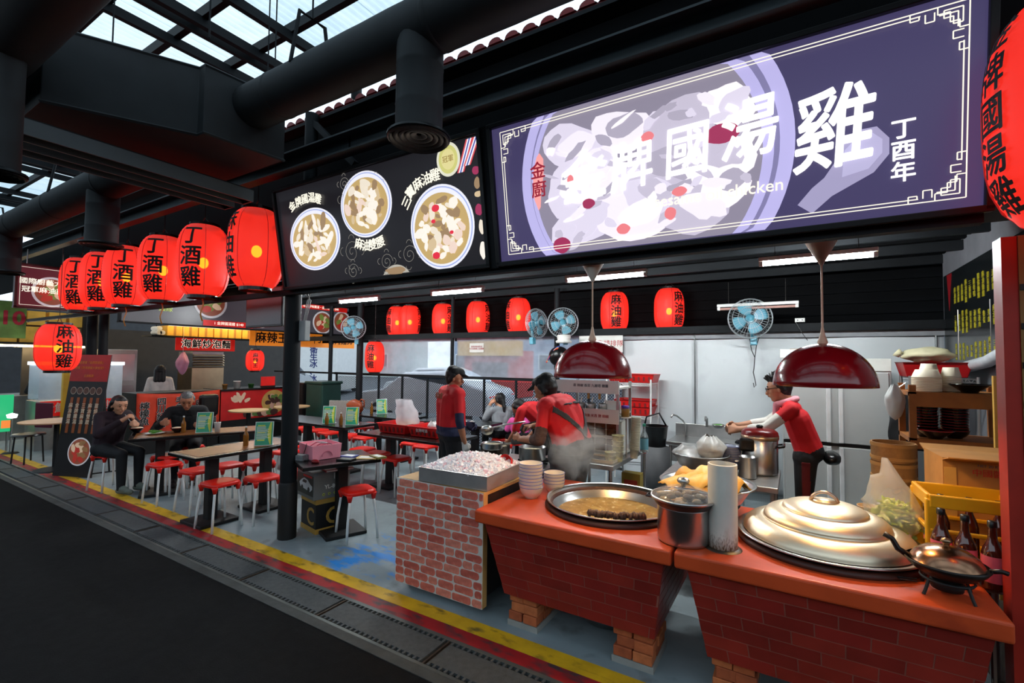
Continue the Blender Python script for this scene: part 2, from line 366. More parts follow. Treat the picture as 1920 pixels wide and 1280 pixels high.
# ducts
ductm=mat('black insulated duct',C(30,34,37),.7,var=.2,vs=5,bump=.1,bs=14)
def duct(label, y, z, r, x0, x1, spouts, hang):
    t=thing('air_duct',label,'duct',(0,0,0))
    prof=[]; L=x1-x0; n=int(L/.12)
    for i in range(n+1):
        prof.append((r*(1+.006*math.sin(i*2.1)),L*i/n))
    MB().lathe(prof,28,Matrix.Translation((x0,y,z))@Matrix.Rotation(PI/2,4,'Y')).build('pipe',ductm,t,smooth=True)
    for x in [x0+.35+k*1.5 for k in range(int(L/1.5)+1)]:
        if x<x1: MB().lathe([(r,-.02),(r*1.02,-.015),(r*1.02,.015),(r,.02)],28,Matrix.Translation((x,y,z))@Matrix.Rotation(PI/2,4,'Y'),cap=False).build('joint_band',ductm,t,smooth=True)
    for x,sr,zb in spouts:
        sp=MB().lathe([(sr,zb),(sr,zb+.17),(sr*1.02,zb+.18),(sr,zb+.19),(sr,zb+.4),(sr*1.02,zb+.41),(sr,zb+.42),(sr,z)],24,Matrix.Translation((x,y,0)),cap=False).build('spout',ductm,t,auto=True)
        gr=MB()
        for k in range(5):
            rr=sr*(1.32-.24*k); gr.lathe([(rr,zb-.01+.005*k),(rr-.012,zb-.022+.008*k),(rr-.035,zb+.02)],28,Matrix.Translation((x,y,0)),cap=False)
        gr.lathe([(sr*1.34,zb-.005),(sr*1.34,zb+.008),(sr,zb+.02)],28,Matrix.Translation((x,y,0)),cap=False)
        gr.build('diffuser',mat('dark grille',C(22,23,25),.4,.3),t,smooth=True)
    for x in hang:
        h=MB().tube([(x-.02,y-r*.9,z+r*.4),(x,y-.1,z+r+.28),(x,y+.1,z+r+.28),(x+.02,y+r*.9,z+r*.4)],.014,6).build('hanger_strap',steel_dark,t)
        MB().cyl((x,y,z+r+.28),(x,y,4.9),.007,n=6).build('hanger_rod',steel_dark,h)
    return t
duct('thick round black duct running above the lightbox signs with a downward spout',2.0,3.675,.16,-3.56,9,[(-1.85,.135,3.03)],[-2.86])
duct('round black duct further left with a spout above the front lanterns',1.97,3.58,.17,-14,-4.95,[(-6.28,.14,2.93),(-9.6,.14,2.93)],[-7.4,-10.5])
duct('near black duct at the upper left corner with a stubby spout',.72,3.6,.2,-12,4,[(-3.78,.09,2.76)],[-6.0])
pl=thing('duct_plenum','boxy black duct plenum joining the two round ducts at upper left','duct',(0,0,3.34))
pp=[(-3.58,1.66),(-3.52,2.24),(-4.95,2.24),(-4.95,.93),(-4.03,.93),(-3.66,1.66)]
MB().poly(pp[::-1],.5).build('box',ductm,pl,bev=.006)
MB().tube([(p[0],p[1],.005) for p in pp],.012,4,closed=True).build('bottom_seam',ductm,pl); MB().tube([(p[0],p[1],.495) for p in pp],.012,4,closed=True).build('top_seam',ductm,pl)
for k,(x,lb) in enumerate(((-4.12,'black steel trough beam under the plenum, nearer the signs'),(-4.42,'black steel trough beam under the plenum, further left'))):
    t=thing('trough_beam',lb,'beam',(x,0,3.16)); MB().box((0,1.2,.05),(.14,2.2,.02)).build('top_plate',steel_dark,t)
    for s in (-1,1): MB().box((s*.07,1.2,0),(.012,2.2,.1)).build('side_plate',steel_beam,t)
    MB().box((0,2.29,0),(.14,.012,.1)).build('end_plate',steel_beam,t)
for i,(x,y) in enumerate(((-5.0,1.35),(-3.72,2.2),(-3.62,2.2),(-4.9,1.55),(-3.2,1.5))):
    o=MB().cyl((x,y,3.8),(x,y,4.95),.006,n=6).build('hanger_rod',steel_dark); tag(o,'thin steel hanger rod above the plenum, '+('leftmost','fourth from left, by the duct','rightmost of a close pair by the duct','second from left','short one by the duct hanger')[i],'rod','plenum hanger rods')
# ================================================================ lightbox signs (tilted forward at the top)
SM=frame((0,2.7,2.43),(1,0,0),(0,-.14,.85))       # sign plane: x along the lane, y up the face, z towards the lane
cream=lit('lit cream print',(1,.95,.80),1.05); lwhite=lit('lit white print',(1,1,1),1.35)
def blob(mb,x,y,rx,ry,z,seed,t=.0012,n=18,rot=0,wob=.3):
    pts=[]
    for i in range(n):
        a=2*PI*i/n; q=1+wob*noise.noise((math.cos(a)*1.4+seed*7.3,math.sin(a)*1.4,seed*1.7))
        px,py=rx*q*math.cos(a),ry*q*math.sin(a); pts.append((px*math.cos(rot)-py*math.sin(rot),px*math.sin(rot)+py*math.cos(rot)))
    mb.poly(pts,t,Matrix.Translation((x,y,z)))
def disc(x,y,rx,ry,z,t=.0012,n=48): 
    mb=MB(); mb.poly([(rx*math.cos(2*PI*i/n),ry*math.sin(2*PI*i/n)) for i in range(n)],t,Matrix.Translation((x,y,z))); return mb
def clipdisc(x,y,rx,ry,z,x0,x1,y0,y1,t=.0012,n=72):
    pts=[]
    for i in range(n):
        a=2*PI*i/n; pts.append((min(max(x+rx*math.cos(a),x0),x1),min(max(y+ry*math.sin(a),y0),y1)))
    mb=MB(); mb.poly(pts,t,Matrix.Translation((0,0,z))); return mb
def put(mb,name,m,parent): 
    o=mb.build(name,m,parent); return o
def sign_box(name,label,x0,x1,face):
    t=thing(name,label,'sign'); t.matrix_world=SM
    W=x1-x0; cx=(x0+x1)/2
    MB().box((cx,.431,-.10),(W+.06,.92,.16)).build('case',black,t,bev=.005)
    MB().box((cx,.431,-.012),(W,.872,.02)).build('face_panel',face,t)
    fr=MB()
    for y in (-.022,.884): fr.box((cx,y,0),(W+.06,.03,.05))
    for x in (x0-.015,x1+.015): fr.box((x,.431,0),(.03,.92,.05))
    fr.build('frame',mat('black aluminium frame',C(24,26,28),.4,.3),t,bev=.004)
    return t
rng=random.Random(3)
# ---- main sign
face2=lit('lit indigo print',(.055,.045,.12),1.0)
s2=sign_box('main_sign','wide purple lightbox sign with big white calligraphy and bowl of chicken soup',-1.72,.69,face2)
bd=(-1.715,.685,.0,.862)
lav=lit('lit lavender rim',(.50,.46,.80),1.0); lav2=lit('lit dusk rim',(.22,.2,.38),1.0); brothp=lit('lit soup print',(.27,.24,.32),1.0)
put(clipdisc(-.75,.44,.765,.80,.0002,*bd),'bowl_rim',lav,s2); put(clipdisc(-.75,.44,.70,.735,.0016,*bd),'bowl_shadow_ring',lav2,s2)
put(clipdisc(-.76,.43,.685,.715,.003,*bd),'bowl_lip',lav,s2); put(clipdisc(-.77,.42,.645,.67,.0044,*bd),'soup',brothp,s2)
tones=[lit('lit chicken %d'%i,c,1.05) for i,c in enumerate(((.72,.66,.80),(.88,.82,.90),(.55,.50,.62),(.95,.90,.93),(.42,.38,.48)))]
pieces=[(-1.15,.62,.2,.13),(-.85,.66,.18,.12),(-.5,.62,.2,.13),(-.28,.64,.13,.1),(-1.2,.38,.15,.16),(-.95,.36,.2,.14),(-.62,.42,.2,.16),(-.34,.40,.17,.14),(-1.1,.16,.22,.12),(-.78,.16,.22,.13),(-.45,.15,.2,.12),(-.3,.25,.12,.1),(-.7,.27,.16,.1),(-1.0,.5,.12,.09)]
for i,(x,y,a,b_) in enumerate(pieces):
    mb=MB(); blob(mb,x,y,a,b_,.0058+.0004*i,i+1,rot=rng.uniform(-.6,.6)); put(mb,'chicken_piece',tones[i%4],s2)
    mb=MB(); blob(mb,x+.03,y+.02,a*.6,b_*.55,.0072+.0004*i,i+31,rot=rng.uniform(-.6,.6)); put(mb,'chicken_piece',tones[(i*3+1)%5],s2)
for i in range(60):
    x_,y_=rng.uniform(-1.32,-.2),rng.uniform(.06,.74)
    if ((x_+.77)/.62)**2+((y_-.42)/.62)**2<1:
        mb=MB(); blob(mb,x_,y_,rng.uniform(.025,.08),rng.uniform(.008,.03),.0121+.00001*i,i+200,rot=rng.uniform(-.9,.9),n=12,wob=.5); put(mb,'chicken_detail',(tones[4],tones[2],tones[3],tones[1],tones[0])[i%5],s2)
redd=lit('lit red date',(.36,.03,.10),1.0); pinkg=lit('lit goji',(.85,.22,.24),1.0)
for i,(x,y,a,b_,m) in enumerate(((-.31,.515,.085,.05,redd),(-1.255,.052,.06,.05,redd),(-.532,.26,.04,.025,pinkg),(-.584,.15,.03,.035,pinkg),(-.854,.10,.04,.03,pinkg),(-1.06,.28,.04,.03,redd),(-.692,.585,.035,.028,pinkg),(-1.17,.44,.02,.03,pinkg))):
    mb=MB(); blob(mb,x,y,a,b_,.0135,i+60,wob=.12); put(mb,'red_date' if m is redd else 'goji_berry',m,s2)
sp=MB(); sp.poly([(.02,.10),(.08,.05),(.16,.12),(.24,.16),(.32,.2),(.375,.27),(.375,.34),(.33,.40),(.27,.40),(.2,.35),(.17,.27),(.13,.21),(.08,.17)][::1],.0012,Matrix.Translation((0,0,.0022))); put(sp,'soup_spoon',lit('lit spoon print',(.36,.33,.52),1.0),s2)
sp=MB(); sp.poly([(.20,.2),(.3,.22),(.35,.28),(.35,.34),(.31,.38),(.26,.37),(.21,.32)],.0012,Matrix.Translation((0,0,.0038))); put(sp,'spoon_bowl',lit('lit spoon hollow',(.48,.45,.68),1.0),s2)
mb=MB(); mb.poly([(-1.37,.64),(-1.345,.6),(-1.35,.5),(-1.375,.4),(-1.385,.31),(-1.40,.29),(-1.425,.36),(-1.43,.45),(-1.415,.55),(-1.39,.62)],.0012,Matrix.Translation((0,0,.0135))); put(mb,'island_patch',lit('lit pink patch',(.95,.36,.34),1.05),s2)
dred=lit('lit dark red ink',(.3,.01,.03),1.0)
for i,ch in enumerate('金廚'): text(ch,.11,dred,s2,Matrix.Translation((-1.388,.53-.115*i,.0155)),bold=.012)
Z=.0175
for ch,x,y,h,w_,rt in (('金',-1.09,.42,.31,.98,.08),('牌',-.80,.43,.28,.92,.06),('國',-.495,.45,.29,.85,.03),('湯',-.195,.49,.31,.88,.05),('雞',.155,.40,.39,.84,.04)):
    text(ch,h,lwhite,s2,Matrix.Translation((x,y,Z)),'calligraphy',bold=.015,sx=w_,rot=rt,shear=.12)
for w_,x_ in (('sesame',-.545),('oil',-.355),('chicken',-.165)): text(w_,.085,cream,s2,Matrix.Translation((x_,.215-(x_+.37)*.02,Z)),bold=.004,rot=-.02)
for i,ch in enumerate('丁酉年'): text(ch,.092,lwhite,s2,Matrix.Translation((.422,.36-.093*i,Z)),bold=.018)
# double border with fret corners
bl=MB(); zb=.019
def ln(x0,y0,x1,y1,w=.0045): bl.bar((x0,y0,zb),(x1,y1,zb),w,.002,up=(0,0,1))
for k in (0,.016):
    X0,X1,Y0,Y1=-1.645+k,.63-k,.035+k,.827-k
    for a,c_ in (((X0,Y0+.14),(X0,Y1-.14)),((X1,Y0+.14),(X1,Y1-.14)),((X0+.14,Y0),(X1-.14,Y0)),((X0+.14,Y1),(X1-.14,Y1))): ln(*a,*c_)
for cx,cy,sx,sy in ((-1.645,.035,1,1),(-1.645,.827,1,-1),(.63,.035,-1,1),(.63,.827,-1,-1)):
    P=lambda x,y:(cx+sx*x,cy+sy*y)
    for pts in ([(0,.14),(0,0),(.14,0)],[(0,.10),(.03,.10),(.03,.07),(.06,.07),(.06,.03),(.10,.03),(.10,0)],[(.016,.14),(.05,.14),(.05,.11),(.016,.11)],[(.14,.016),(.14,.05),(.11,.05),(.11,.016)],[(.02,.02),(.08,.02),(.08,.05),(.05,.05),(.05,.08),(.02,.08),(.02,.02)],[(.035,.035),(.095,.035)],[(.035,.035),(.035,.095)],[(.14,.0),(.19,.0),(.19,.03),(.16,.03),(.16,.016)],[(0,.14),(0,.19),(.03,.19),(.03,.16),(.016,.16)]):
        for p,q in zip(pts,pts[1:]): ln(*P(*p),*P(*q))
bl.build('border',cream,s2)
# ---- side sign with the dishes
face1=lit('lit black print',(.012,.011,.014),1.0)
s1=sign_box('dish_sign','black lightbox sign showing bowls of soup beside the main sign',-4.14,-1.835,face1)
bowlw=lit('lit bowl white',(.86,.86,.95),1.0); bowlb=lit('lit bowl blue',(.35,.42,.75),1.0); gold=lit('lit soup gold',(.55,.38,.15),1.0); pal=[lit('lit dish %d'%i,c,1.0) for i,c in enumerate(((.86,.76,.62),(.66,.5,.3),(.95,.88,.78),(.34,.22,.12),(.85,.66,.56)))]
def dish(x,y,rx,ry,seed,rot=0,rim=bowlw,extra=()):
    g=random.Random(seed); z0=.0004
    put(disc(x,y,rx,ry,z0),'bowl_rim',rim,s1); put(disc(x,y,rx*.95,ry*.95,z0+.0014),'bowl_line',bowlb,s1); put(disc(x,y,rx*.92,ry*.92,z0+.0028),'bowl_inside',bowlw,s1); put(disc(x,y-.01,rx*.86,ry*.84,z0+.0042),'soup',gold,s1)
    n=0
    for i in range(40):
        a=i*2.4; q=.70*math.sqrt((i+.5)/40); k_=.6 if i%3==0 else 1; mb=MB(); blob(mb,x+rx*q*math.cos(a),y+ry*q*math.sin(a),rx*g.uniform(.12,.22)*k_,ry*g.uniform(.07,.14)*k_,z0+.0056+.00015*i,seed*20+i,rot=g.uniform(0,3),n=14); put(mb,'meat_piece',pal[(3,0,2,1,4,2,0,3,2)[g.randrange(9)]],s1)
    for ex,ey,er in extra:
        mb=MB(); blob(mb,x+ex,y+ey,er,er*.75,z0+.0125,seed+ex*9,wob=.1); put(mb,'red_date',lit('lit date',(.75,.03,.06),1.0),s1)
dish(-3.66,.385,.345,.272,1); dish(-2.975,.58,.295,.262,2); dish(-2.215,.295,.298,.306,3,extra=((-.03,.14,.035),(-.06,.05,.02),(-.06,-.2,.035),(.1,-.05,.018)))
put(clipdisc(-2.71,-.09,.17,.16,.0004,-4.1,-1.84,.0,.86),'bowl_rim',lit('lit grey bowl',(.45,.42,.36),1.0),s1)
mb=MB(); blob(mb,-2.71,.025,.11,.03,.002,77); put(mb,'meat_piece',pal[3],s1)
for s,pts,sz in (('金牌國湯雞',((-3.895,.704,.5),(-3.80,.727,.2),(-3.71,.738,0),(-3.62,.735,-.15),(-3.535,.71,-.4)),.088),('三寶麻油雞',((-2.515,.515,.9),(-2.468,.583,.6),(-2.391,.628,.35),(-2.304,.652,.15),(-2.222,.662,.0)),.092),('麻油雙腰',((-3.085,.272,-.3),(-3.005,.248,-.1),(-2.925,.246,.1),(-2.835,.258,.25)),.092)):
    for ch,(x,y,a) in zip(s,pts): text(ch,sz*1.05,cream,s1,Matrix.Translation((x,y,.014)),bold=.008,rot=a)
put(disc(-2.1,.755,.105,.118,.0004),'medal_edge',lit('lit medal edge',(.75,.74,.6),1.0),s1); put(disc(-2.1,.755,.085,.098,.002),'medal',lit('lit medal',(.62,.6,.2),1.0),s1); put(disc(-2.1,.755,.06,.07,.0035),'medal_centre',lit('lit medal centre',(.75,.68,.3),1.0),s1)
text('冠軍',.05,lit('lit medal ink',(.3,.2,.05),1),s1,Matrix.Translation((-2.1,.755,.005)))
for k,c_ in enumerate(((.7,.08,.1),(.9,.9,.95),(.06,.08,.4),(.9,.9,.95),(.7,.08,.1))):
    for d in (0,.06): 
        mb=MB(); x=-2.03+d+.012*k; mb.poly([(x,.645+d*.6),(x+.013,.645+d*.6),(x+.11,.855),(x+.097,.855)],.001,Matrix.Translation((0,0,.001+d*.02))); put(mb,'medal_ribbon',lit('lit ribbon %d'%k,c_,1),s1)
for x,y,a,b_,m in ((-1.872,.635,.03,.028,redd),(-1.868,.55,.025,.04,pal[3]),(-1.868,.475,.03,.02,pal[1]),(-1.872,.37,.03,.04,redd),(-1.86,.25,.022,.05,pal[0]),(-1.865,.09,.025,.06,pal[2])):
    mb=MB(); blob(mb,x,y,a,b_,.001,x*50+y,wob=.15); put(mb,'garnish',m,s1)
cl=MB()
for cx,cy,s in ((-3.17,.65,.09),(-3.19,.22,.1),(-3.2,.06,.07),(-2.8,.1,.07),(-2.55,.13,.08),(-2.83,.72,.06),(-3.2,.78,.06)):
    cl.tube([(cx+s*(1-k/26)*math.cos(k*.5),cy+s*(1-k/26)*math.sin(k*.5),.001) for k in range(25)],.0022,4)
    for q in range(4):
        a0=q*1.5; cl.tube([(cx+s*1.1*math.cos(a0)+s*.35*math.cos(a0-1.5+k*.5),cy+s*1.1*math.sin(a0)+s*.35*math.sin(a0-1.5+k*.5),.001) for k in range(7)],.0022,4)
cl.build('cloud_scrolls',lit('lit grey line',(.2,.19,.17),1.0),s1)['kind']='stuff'
# post between the signs and end cap lights
o=MB().box((-1.778,2.66,2.86),(.07,.06,.95),M=Matrix.Rotation(.163,4,'X')).build('sign_divider',steel_dark); tag(o,'narrow dark strip between the two lightbox signs','divider')
# ================================================================ lanterns
def prof_l(r,h,n=46):
    out=[]
    for i in range(n+1):
        t=i/n; z=(t-.5)*h; q=max(0,1-abs(2*t-1)**3.2); rr=r*(.55+.45*q**.75)
        if i%2: rr*=.985
        out.append((rr,z))
    return out
def rad_at(r,h,z):
    t=min(max(z/h+.5,0),1); q=max(0,1-abs(2*t-1)**3.2); return r*(.55+.45*q**.75)
lm=bpy.data.materials.new('glowing red lantern cloth'); lm.use_nodes=True; MATS['lan']=lm; nt=lm.node_tree
for n in list(nt.nodes): nt.nodes.remove(n)
o_=nt.nodes.new('ShaderNodeOutputMaterial'); mx=nt.nodes.new('ShaderNodeMixShader'); tr=nt.nodes.new('ShaderNodeBsdfTransparent'); tr.inputs[0].default_value=(1,.30,.03,1)
pb_=nt.nodes.new('ShaderNodeBsdfPrincipled'); pb_.inputs['Base Color'].default_value=(.62,.02,.015,1); pb_.inputs['Roughness'].default_value=.5; pb_.inputs['Emission Strength'].default_value=.85
tc=nt.nodes.new('ShaderNodeTexCoord'); wv=nt.nodes.new('ShaderNodeTexNoise'); wv.inputs['Scale'].default_value=6; rp=nt.nodes.new('ShaderNodeValToRGB'); rp.color_ramp.elements[0].color=(.82,.028,.018,1); rp.color_ramp.elements[1].color=(1,.05,.03,1)
nt.links.new(tc.outputs['Object'],wv.inputs['Vector']); nt.links.new(wv.outputs[0],rp.inputs[0]); nt.links.new(rp.outputs[0],pb_.inputs['Emission Color'])
mx.inputs[0].default_value=.66; nt.links.new(tr.outputs[0],mx.inputs[1]); nt.links.new(pb_.outputs[0],mx.inputs[2]); nt.links.new(mx.outputs[0],o_.inputs[0])
bulbm=mat('warm bulb glow',(.9,.8,.5),.4,emit=(1,.62,.12),es=9); bulbm.cycles.emission_sampling='NONE'
ink=mat('black lantern ink',C(16,12,12),.6,var=.1); ringm=blackp; seamm=mat('dark red seam',C(150,10,14),.5,emit=(.35,.01,.01),es=.6)
def wrap(s,size,r,h,ang,z0,bold=.02,gap=1.0,off=.006):
    """stacked characters bent around the lantern"""
    bm=bmesh.new()
    for i,ch in enumerate(s):
        me=text_mesh(ch,bold,0).copy(); me.transform(Matrix.Translation((0,(z0-i*size*gap)/1,0))@Matrix.Diagonal((size,size,size,1))); bm.from_mesh(me); bpy.data.meshes.remove(me)
    bmesh.ops.triangulate(bm,faces=bm.faces[:])
    for k in range(-7,8): bmesh.ops.bisect_plane(bm,geom=bm.verts[:]+bm.edges[:]+bm.faces[:],plane_co=(k*size*.085,0,0),plane_no=(1,0,0))
    for k in range(-12,13): bmesh.ops.bisect_plane(bm,geom=bm.verts[:]+bm.edges[:]+bm.faces[:],plane_co=(0,k*h/24,0),plane_no=(0,1,0))
    for v in bm.verts:
        rr=rad_at(r,h,v.co.y)+off; a=ang+v.co.x/r; v.co=Vector((rr*math.cos(a),rr*math.sin(a),v.co.y))
    me=bpy.data.meshes.new('lettering'); bm.to_mesh(me); bm.free(); me.materials.append(ink); return me
_lan={}
def lantern(label,loc,r,h,chars,ang,group,hang=.25,size=None,ribbon=False,bulb=True):
    key=(round(r,3),round(h,3))
    if key not in _lan: _lan[key]=(MB().lathe(prof_l(r,h),36,cap=False).mesh('shade',lm,True),
        MB().lathe([(r*.55,-h/2-.03),(r*.57,-h/2-.03),(r*.57,-h/2+.01),(r*.5,-h/2+.01)],24,cap=False).mesh('bottom_ring',ringm),MB().lathe([(r*.5,h/2-.01),(r*.57,h/2-.01),(r*.57,h/2+.025),(r*.45,h/2+.03)],24,cap=False).mesh('top_ring',ringm))
    t=thing('red_lantern',label,'lantern',loc,0,group); 
    for n,m in zip(('shade','bottom_ring','top_ring'),_lan[key]):
        q=bpy.data.objects.new(n,m); COL.objects.link(q); q.parent=t
    sm=MB()
    for k in range(6):
        a=ang+.55+k*PI/3; sm.tube([((rad_at(r,h,z)+.002)*math.cos(a),(rad_at(r,h,z)+.002)*math.sin(a),z) for z in [h*(-.49+.098*j) for j in range(11)]],.0035,4)
    sm.build('seams',seamm,t)
    size=size or h*.27
    for i_,ch_ in enumerate(chars):
        me=wrap(ch_,size,r,h,ang,size*1.02*((len(chars)-1)/2-i_)); q=bpy.data.objects.new('lettering',me); COL.objects.link(q); q.parent=t
    if bulb: MB().ell((0,0,-.02),(r*.19,r*.19,r*.24)).build('bulb',bulbm,t,smooth=True)
    MB().tube([(r*.4,0,h/2+.02),(0,0,h/2+.1),(-r*.4,0,h/2+.02)],.004,5).cyl((0,0,h/2+.1),(0,0,h/2+hang),.004,n=5).build('hanging_wire',mat('thin wire',C(60,58,56),.4,.6),t)
    if ribbon:
        MB().grid(lambda u,v:(.03*u-.015,.012*math.sin(v*7),-h/2-.03-v*.24),2,10).build('ribbon',mat('amber ribbon',C(205,130,20),.5),t,sol=.002)
    return t
G='big front lanterns'
def face(x,y): return math.atan2(-y,-x)
fl=[(-4.49,'麻油雞',-1.22,'biggest red lantern, nearest the black dish sign, lettering turned left'),(-5.49,'丁酒雞',-.5,'red lantern second from the black dish sign'),(-6.42,'丁酒雞',-.42,'red lantern third from the black dish sign'),(-7.42,'丁酒雞',-.15,'red lantern fourth from the black dish sign'),(-8.2,'丁酒雞',-.25,'red lantern fifth from the black dish sign'),(-8.95,'丁酒雞',-.32,'red lantern sixth from the dish sign, beside the hanging bowl sign')]
for i,(x,s,da,lb) in enumerate(fl):
    lantern(lb,(x,2.6,2.79+(.015 if i==0 else 0)),.25,.76,s,face(x,2.6)+da,G,hang=.34,size=.215,ribbon=i in (1,2,3))
lantern('low red lantern at the far left above the leaning menu banner',(-8.5,2.26,1.86),.24,.62,'麻油雞',face(-8.55,2.26)+.28,None,hang=1.05,size=.19)
lantern('huge red lantern cut by the right edge beside the main sign',(.93,2.42,2.66),.30,.84,'金牌國湯雞',face(.93,2.42)-1.05,None,hang=.3,size=.15)
G='row of back lanterns'
bl_=[(-7.42,2.56,-1.0,'back lantern half hidden behind its neighbour, leftmost of the back row'),(-7.05,2.56,1.2,'back lantern overlapping the leftmost one of the back row'),(-6.14,2.55,.75,'back lantern with lettering on its right, third from left'),(-5.27,2.55,1.05,'back lantern behind a thin black post, fourth from left'),(-4.36,2.56,-1.15,'back lantern beside the left pair of fans, fifth from left'),(-2.53,2.55,.12,'back lantern right of the left pendant lamp cord'),(-1.66,2.55,.72,'back lantern right above the middle of the tarpaulin, last of the row')]
for x,z,da,lb in bl_: lantern(lb,(x,7.45,z),.225,.66,'麻油雞',face(x,7.45)+da,G,hang=.33,size=.175)
lantern('small red lantern hanging low in front of the fence corner',(-7.55,6.95,1.79),.2,.64,'麻油雞',face(-7.5,7)-.45,None,hang=.95,size=.165)
# ================================================================ lamps
tubem=mat('fluorescent tube glow',(.9,.9,.9),.4,emit=(.92,.98,1),es=380,var=0)
def tube_light(x0,x1,y,z,label,on=True):
    t=thing('tube_light',label,'light',((x0+x1)/2,y,z),0,'fluorescent tube lights'); L=(x1-x0)
    MB().box((0,0,.045),(L,.06,.04)).build('batten',whitem,t,bev=.006)
    for s in (-1,1): MB().box((s*(L/2-.02),0,.012),(.035,.04,.06)).build('lamp_holder',white,t,bev=.004)
    if on: MB().cyl((-L/2+.035,0,0),(L/2-.035,0,0),.0165,n=12).build('tube',tubem,t,smooth=False)
    else: MB().cyl((-L/2+.035,0,0),(L/2-.035,0,0),.016,n=12).build('tube',mat('unlit tube',C(205,160,150),.3),t)
    for s in (-1,1): MB().cyl((s*L*.35,0,.06),(s*L*.35,0,.36),.003,n=5).build('suspension_wire',mat('thin wire'),t)
Yt=5.0
tube_light(-.285,.62,Yt,2.68,'lit fluorescent tube behind the right pendant lamp cord')
tube_light(-2.29,-1.34,Yt,2.68,'lit fluorescent tube behind the left pendant lamp cord')
tube_light(-4.34,-3.45,Yt,2.655,'lit fluorescent tube over the red lanterns in the middle')
tube_light(-6.27,-5.35,Yt,2.65,'lit fluorescent tube furthest left, beyond the thick post')
tube_light(-.9,.05,6.9,2.47,'unlit fluorescent fitting above the right wall fan',False)
tube_light(-8.6,-7.6,Yt,2.65,'lit fluorescent tube hidden behind the screen at far left')
lampred=mat('glossy dark red lampshade',C(132,8,20),.22,var=.06,coat=.4); lampin=mat('white lamp inside',C(240,225,200),.5)
def pendant(x,y,r,label,zb,cz):
    t=thing('pendant_lamp',label,'lamp',(x,y,zb),0,'dome pendant lamps over the pots'); h=.235*r/.245
    pr_=[(r*math.cos(a),h*math.sin(a)) for a in [PI/2*k/14 for k in range(14)]]+[(.02,h)]
    MB().lathe(pr_,40,cap=False).build('shade',lampred,t,smooth=True,sol=.004)
    MB().lathe([(p[0]*.97,p[1]*.96) for p in pr_],40,cap=False).build('inner_lining',lampin,t,smooth=True)
    MB().lathe([(.02,h-.03),(.025,h+.01),(.012,h+.05),(.006,h+.09)],16).build('cord_grip',mat('peach cord',C(232,190,160),.5),t,smooth=True)
    MB().cyl((0,0,h+.05),(0,0,cz+.13),.0055,n=8).build('cord',MATS['peach cord'],t)
    MB().lathe([(.008,cz),(.082,cz+.14),(.08,cz+.146),(.0,cz+.146)],28).build('ceiling_cone',mat('ivory cone',C(205,196,184),.5),t,auto=True)
    MB().lathe([(0,.055),(.03,.07),(.04,.1),(.03,.14),(.018,.17),(.018,h-.02)],18).build('bulb',mat('pendant bulb glow',(1,.9,.7),.4,emit=(1,.62,.26),es=260,var=0),t,smooth=True)
pendant(-1.115,2.85,.245,'left dark red dome pendant lamp above the open steaming pot',1.645,.615)
pendant(.132,3.1,.243,'right dark red dome pendant lamp above the stepped lid',1.625,.67)
o=MB().box((-.25,3.0,2.475),(3.3,.42,.03)).build('lamp_rail_board',steel_dark); tag(o,'dark board behind the main sign from which the pendant lamps hang','board')
# ================================================================ brick cart with the ice pan
brm=[mat('printed brick %d'%i,C(*c),.6,var=.22,vs=22,bump=.15) for i,c in enumerate(((192,98,82),(202,110,92),(180,86,72),(208,122,102)))]
for m in brm: mix_in(m,16,.58,.72,C(206,146,122))
mort=mat('printed mortar',C(206,200,192),.75,var=.08,vs=20)
wood_e=mat('pale board edge',C(196,150,88),.6,var=.15)
def rbrick(w,h,t,seed,c=.35):
    g=random.Random(seed); pts=[]
    cx,cy=w/2,h/2; q=min(w,h)*c*g.uniform(.7,1.1)
    for sx,sy,a0 in ((1,1,0),(-1,1,90),(-1,-1,180),(1,-1,270)):
        for k in range(3):
            a=R(a0+k*45); pts.append((sx*(cx-q)+q*math.cos(a)+g.uniform(-.002,.002),sy*(cy-q)+q*math.sin(a)+g.uniform(-.002,.002)))
    mb=MB(); n=len(pts); m=[(x*.955,y*.93) for x,y in pts]
    mb.add([(x,y,0) for x,y in pts]+[(x,y,t*.6) for x,y in pts]+[(x,y,t) for x,y in m],[(i,(i+1)%n,n+(i+1)%n,n+i) for i in range(n)]+[(n+i,n+(i+1)%n,2*n+(i+1)%n,2*n+i) for i in range(n)]+[tuple(range(2*n,3*n))]); return mb
ct=thing('brick_print_cart','cart faced with red brick-pattern board holding the ice tray','cart',(0,0,0))
X0,X1,YF=-2.655,-1.845,2.705
MB().box(((X0+X1)/2,YF+.36,.46),(X1-X0-.02,.64,.70)).build('body',black,ct)
MB().box(((X0+X1)/2,YF+.36,.822),(X1-X0,.72,.022)).build('top_board',wood_e,ct)
MB().box((X1-.008,YF+.02,.445),(.022,.05,.78)).build('edge_board',wood_e,ct)
fp=MB().box((0,0,0),(X1-X0,.014,.782)).build('front_panel',mort,ct,loc=((X0+X1)/2,YF,.442))
g=random.Random(11); rows=13; rh=.782/rows; xl=-(X1-X0)/2; xr=(X1-X0)/2; MF=frame((0,-.007,0),(1,0,0),(0,0,1))
cache={}
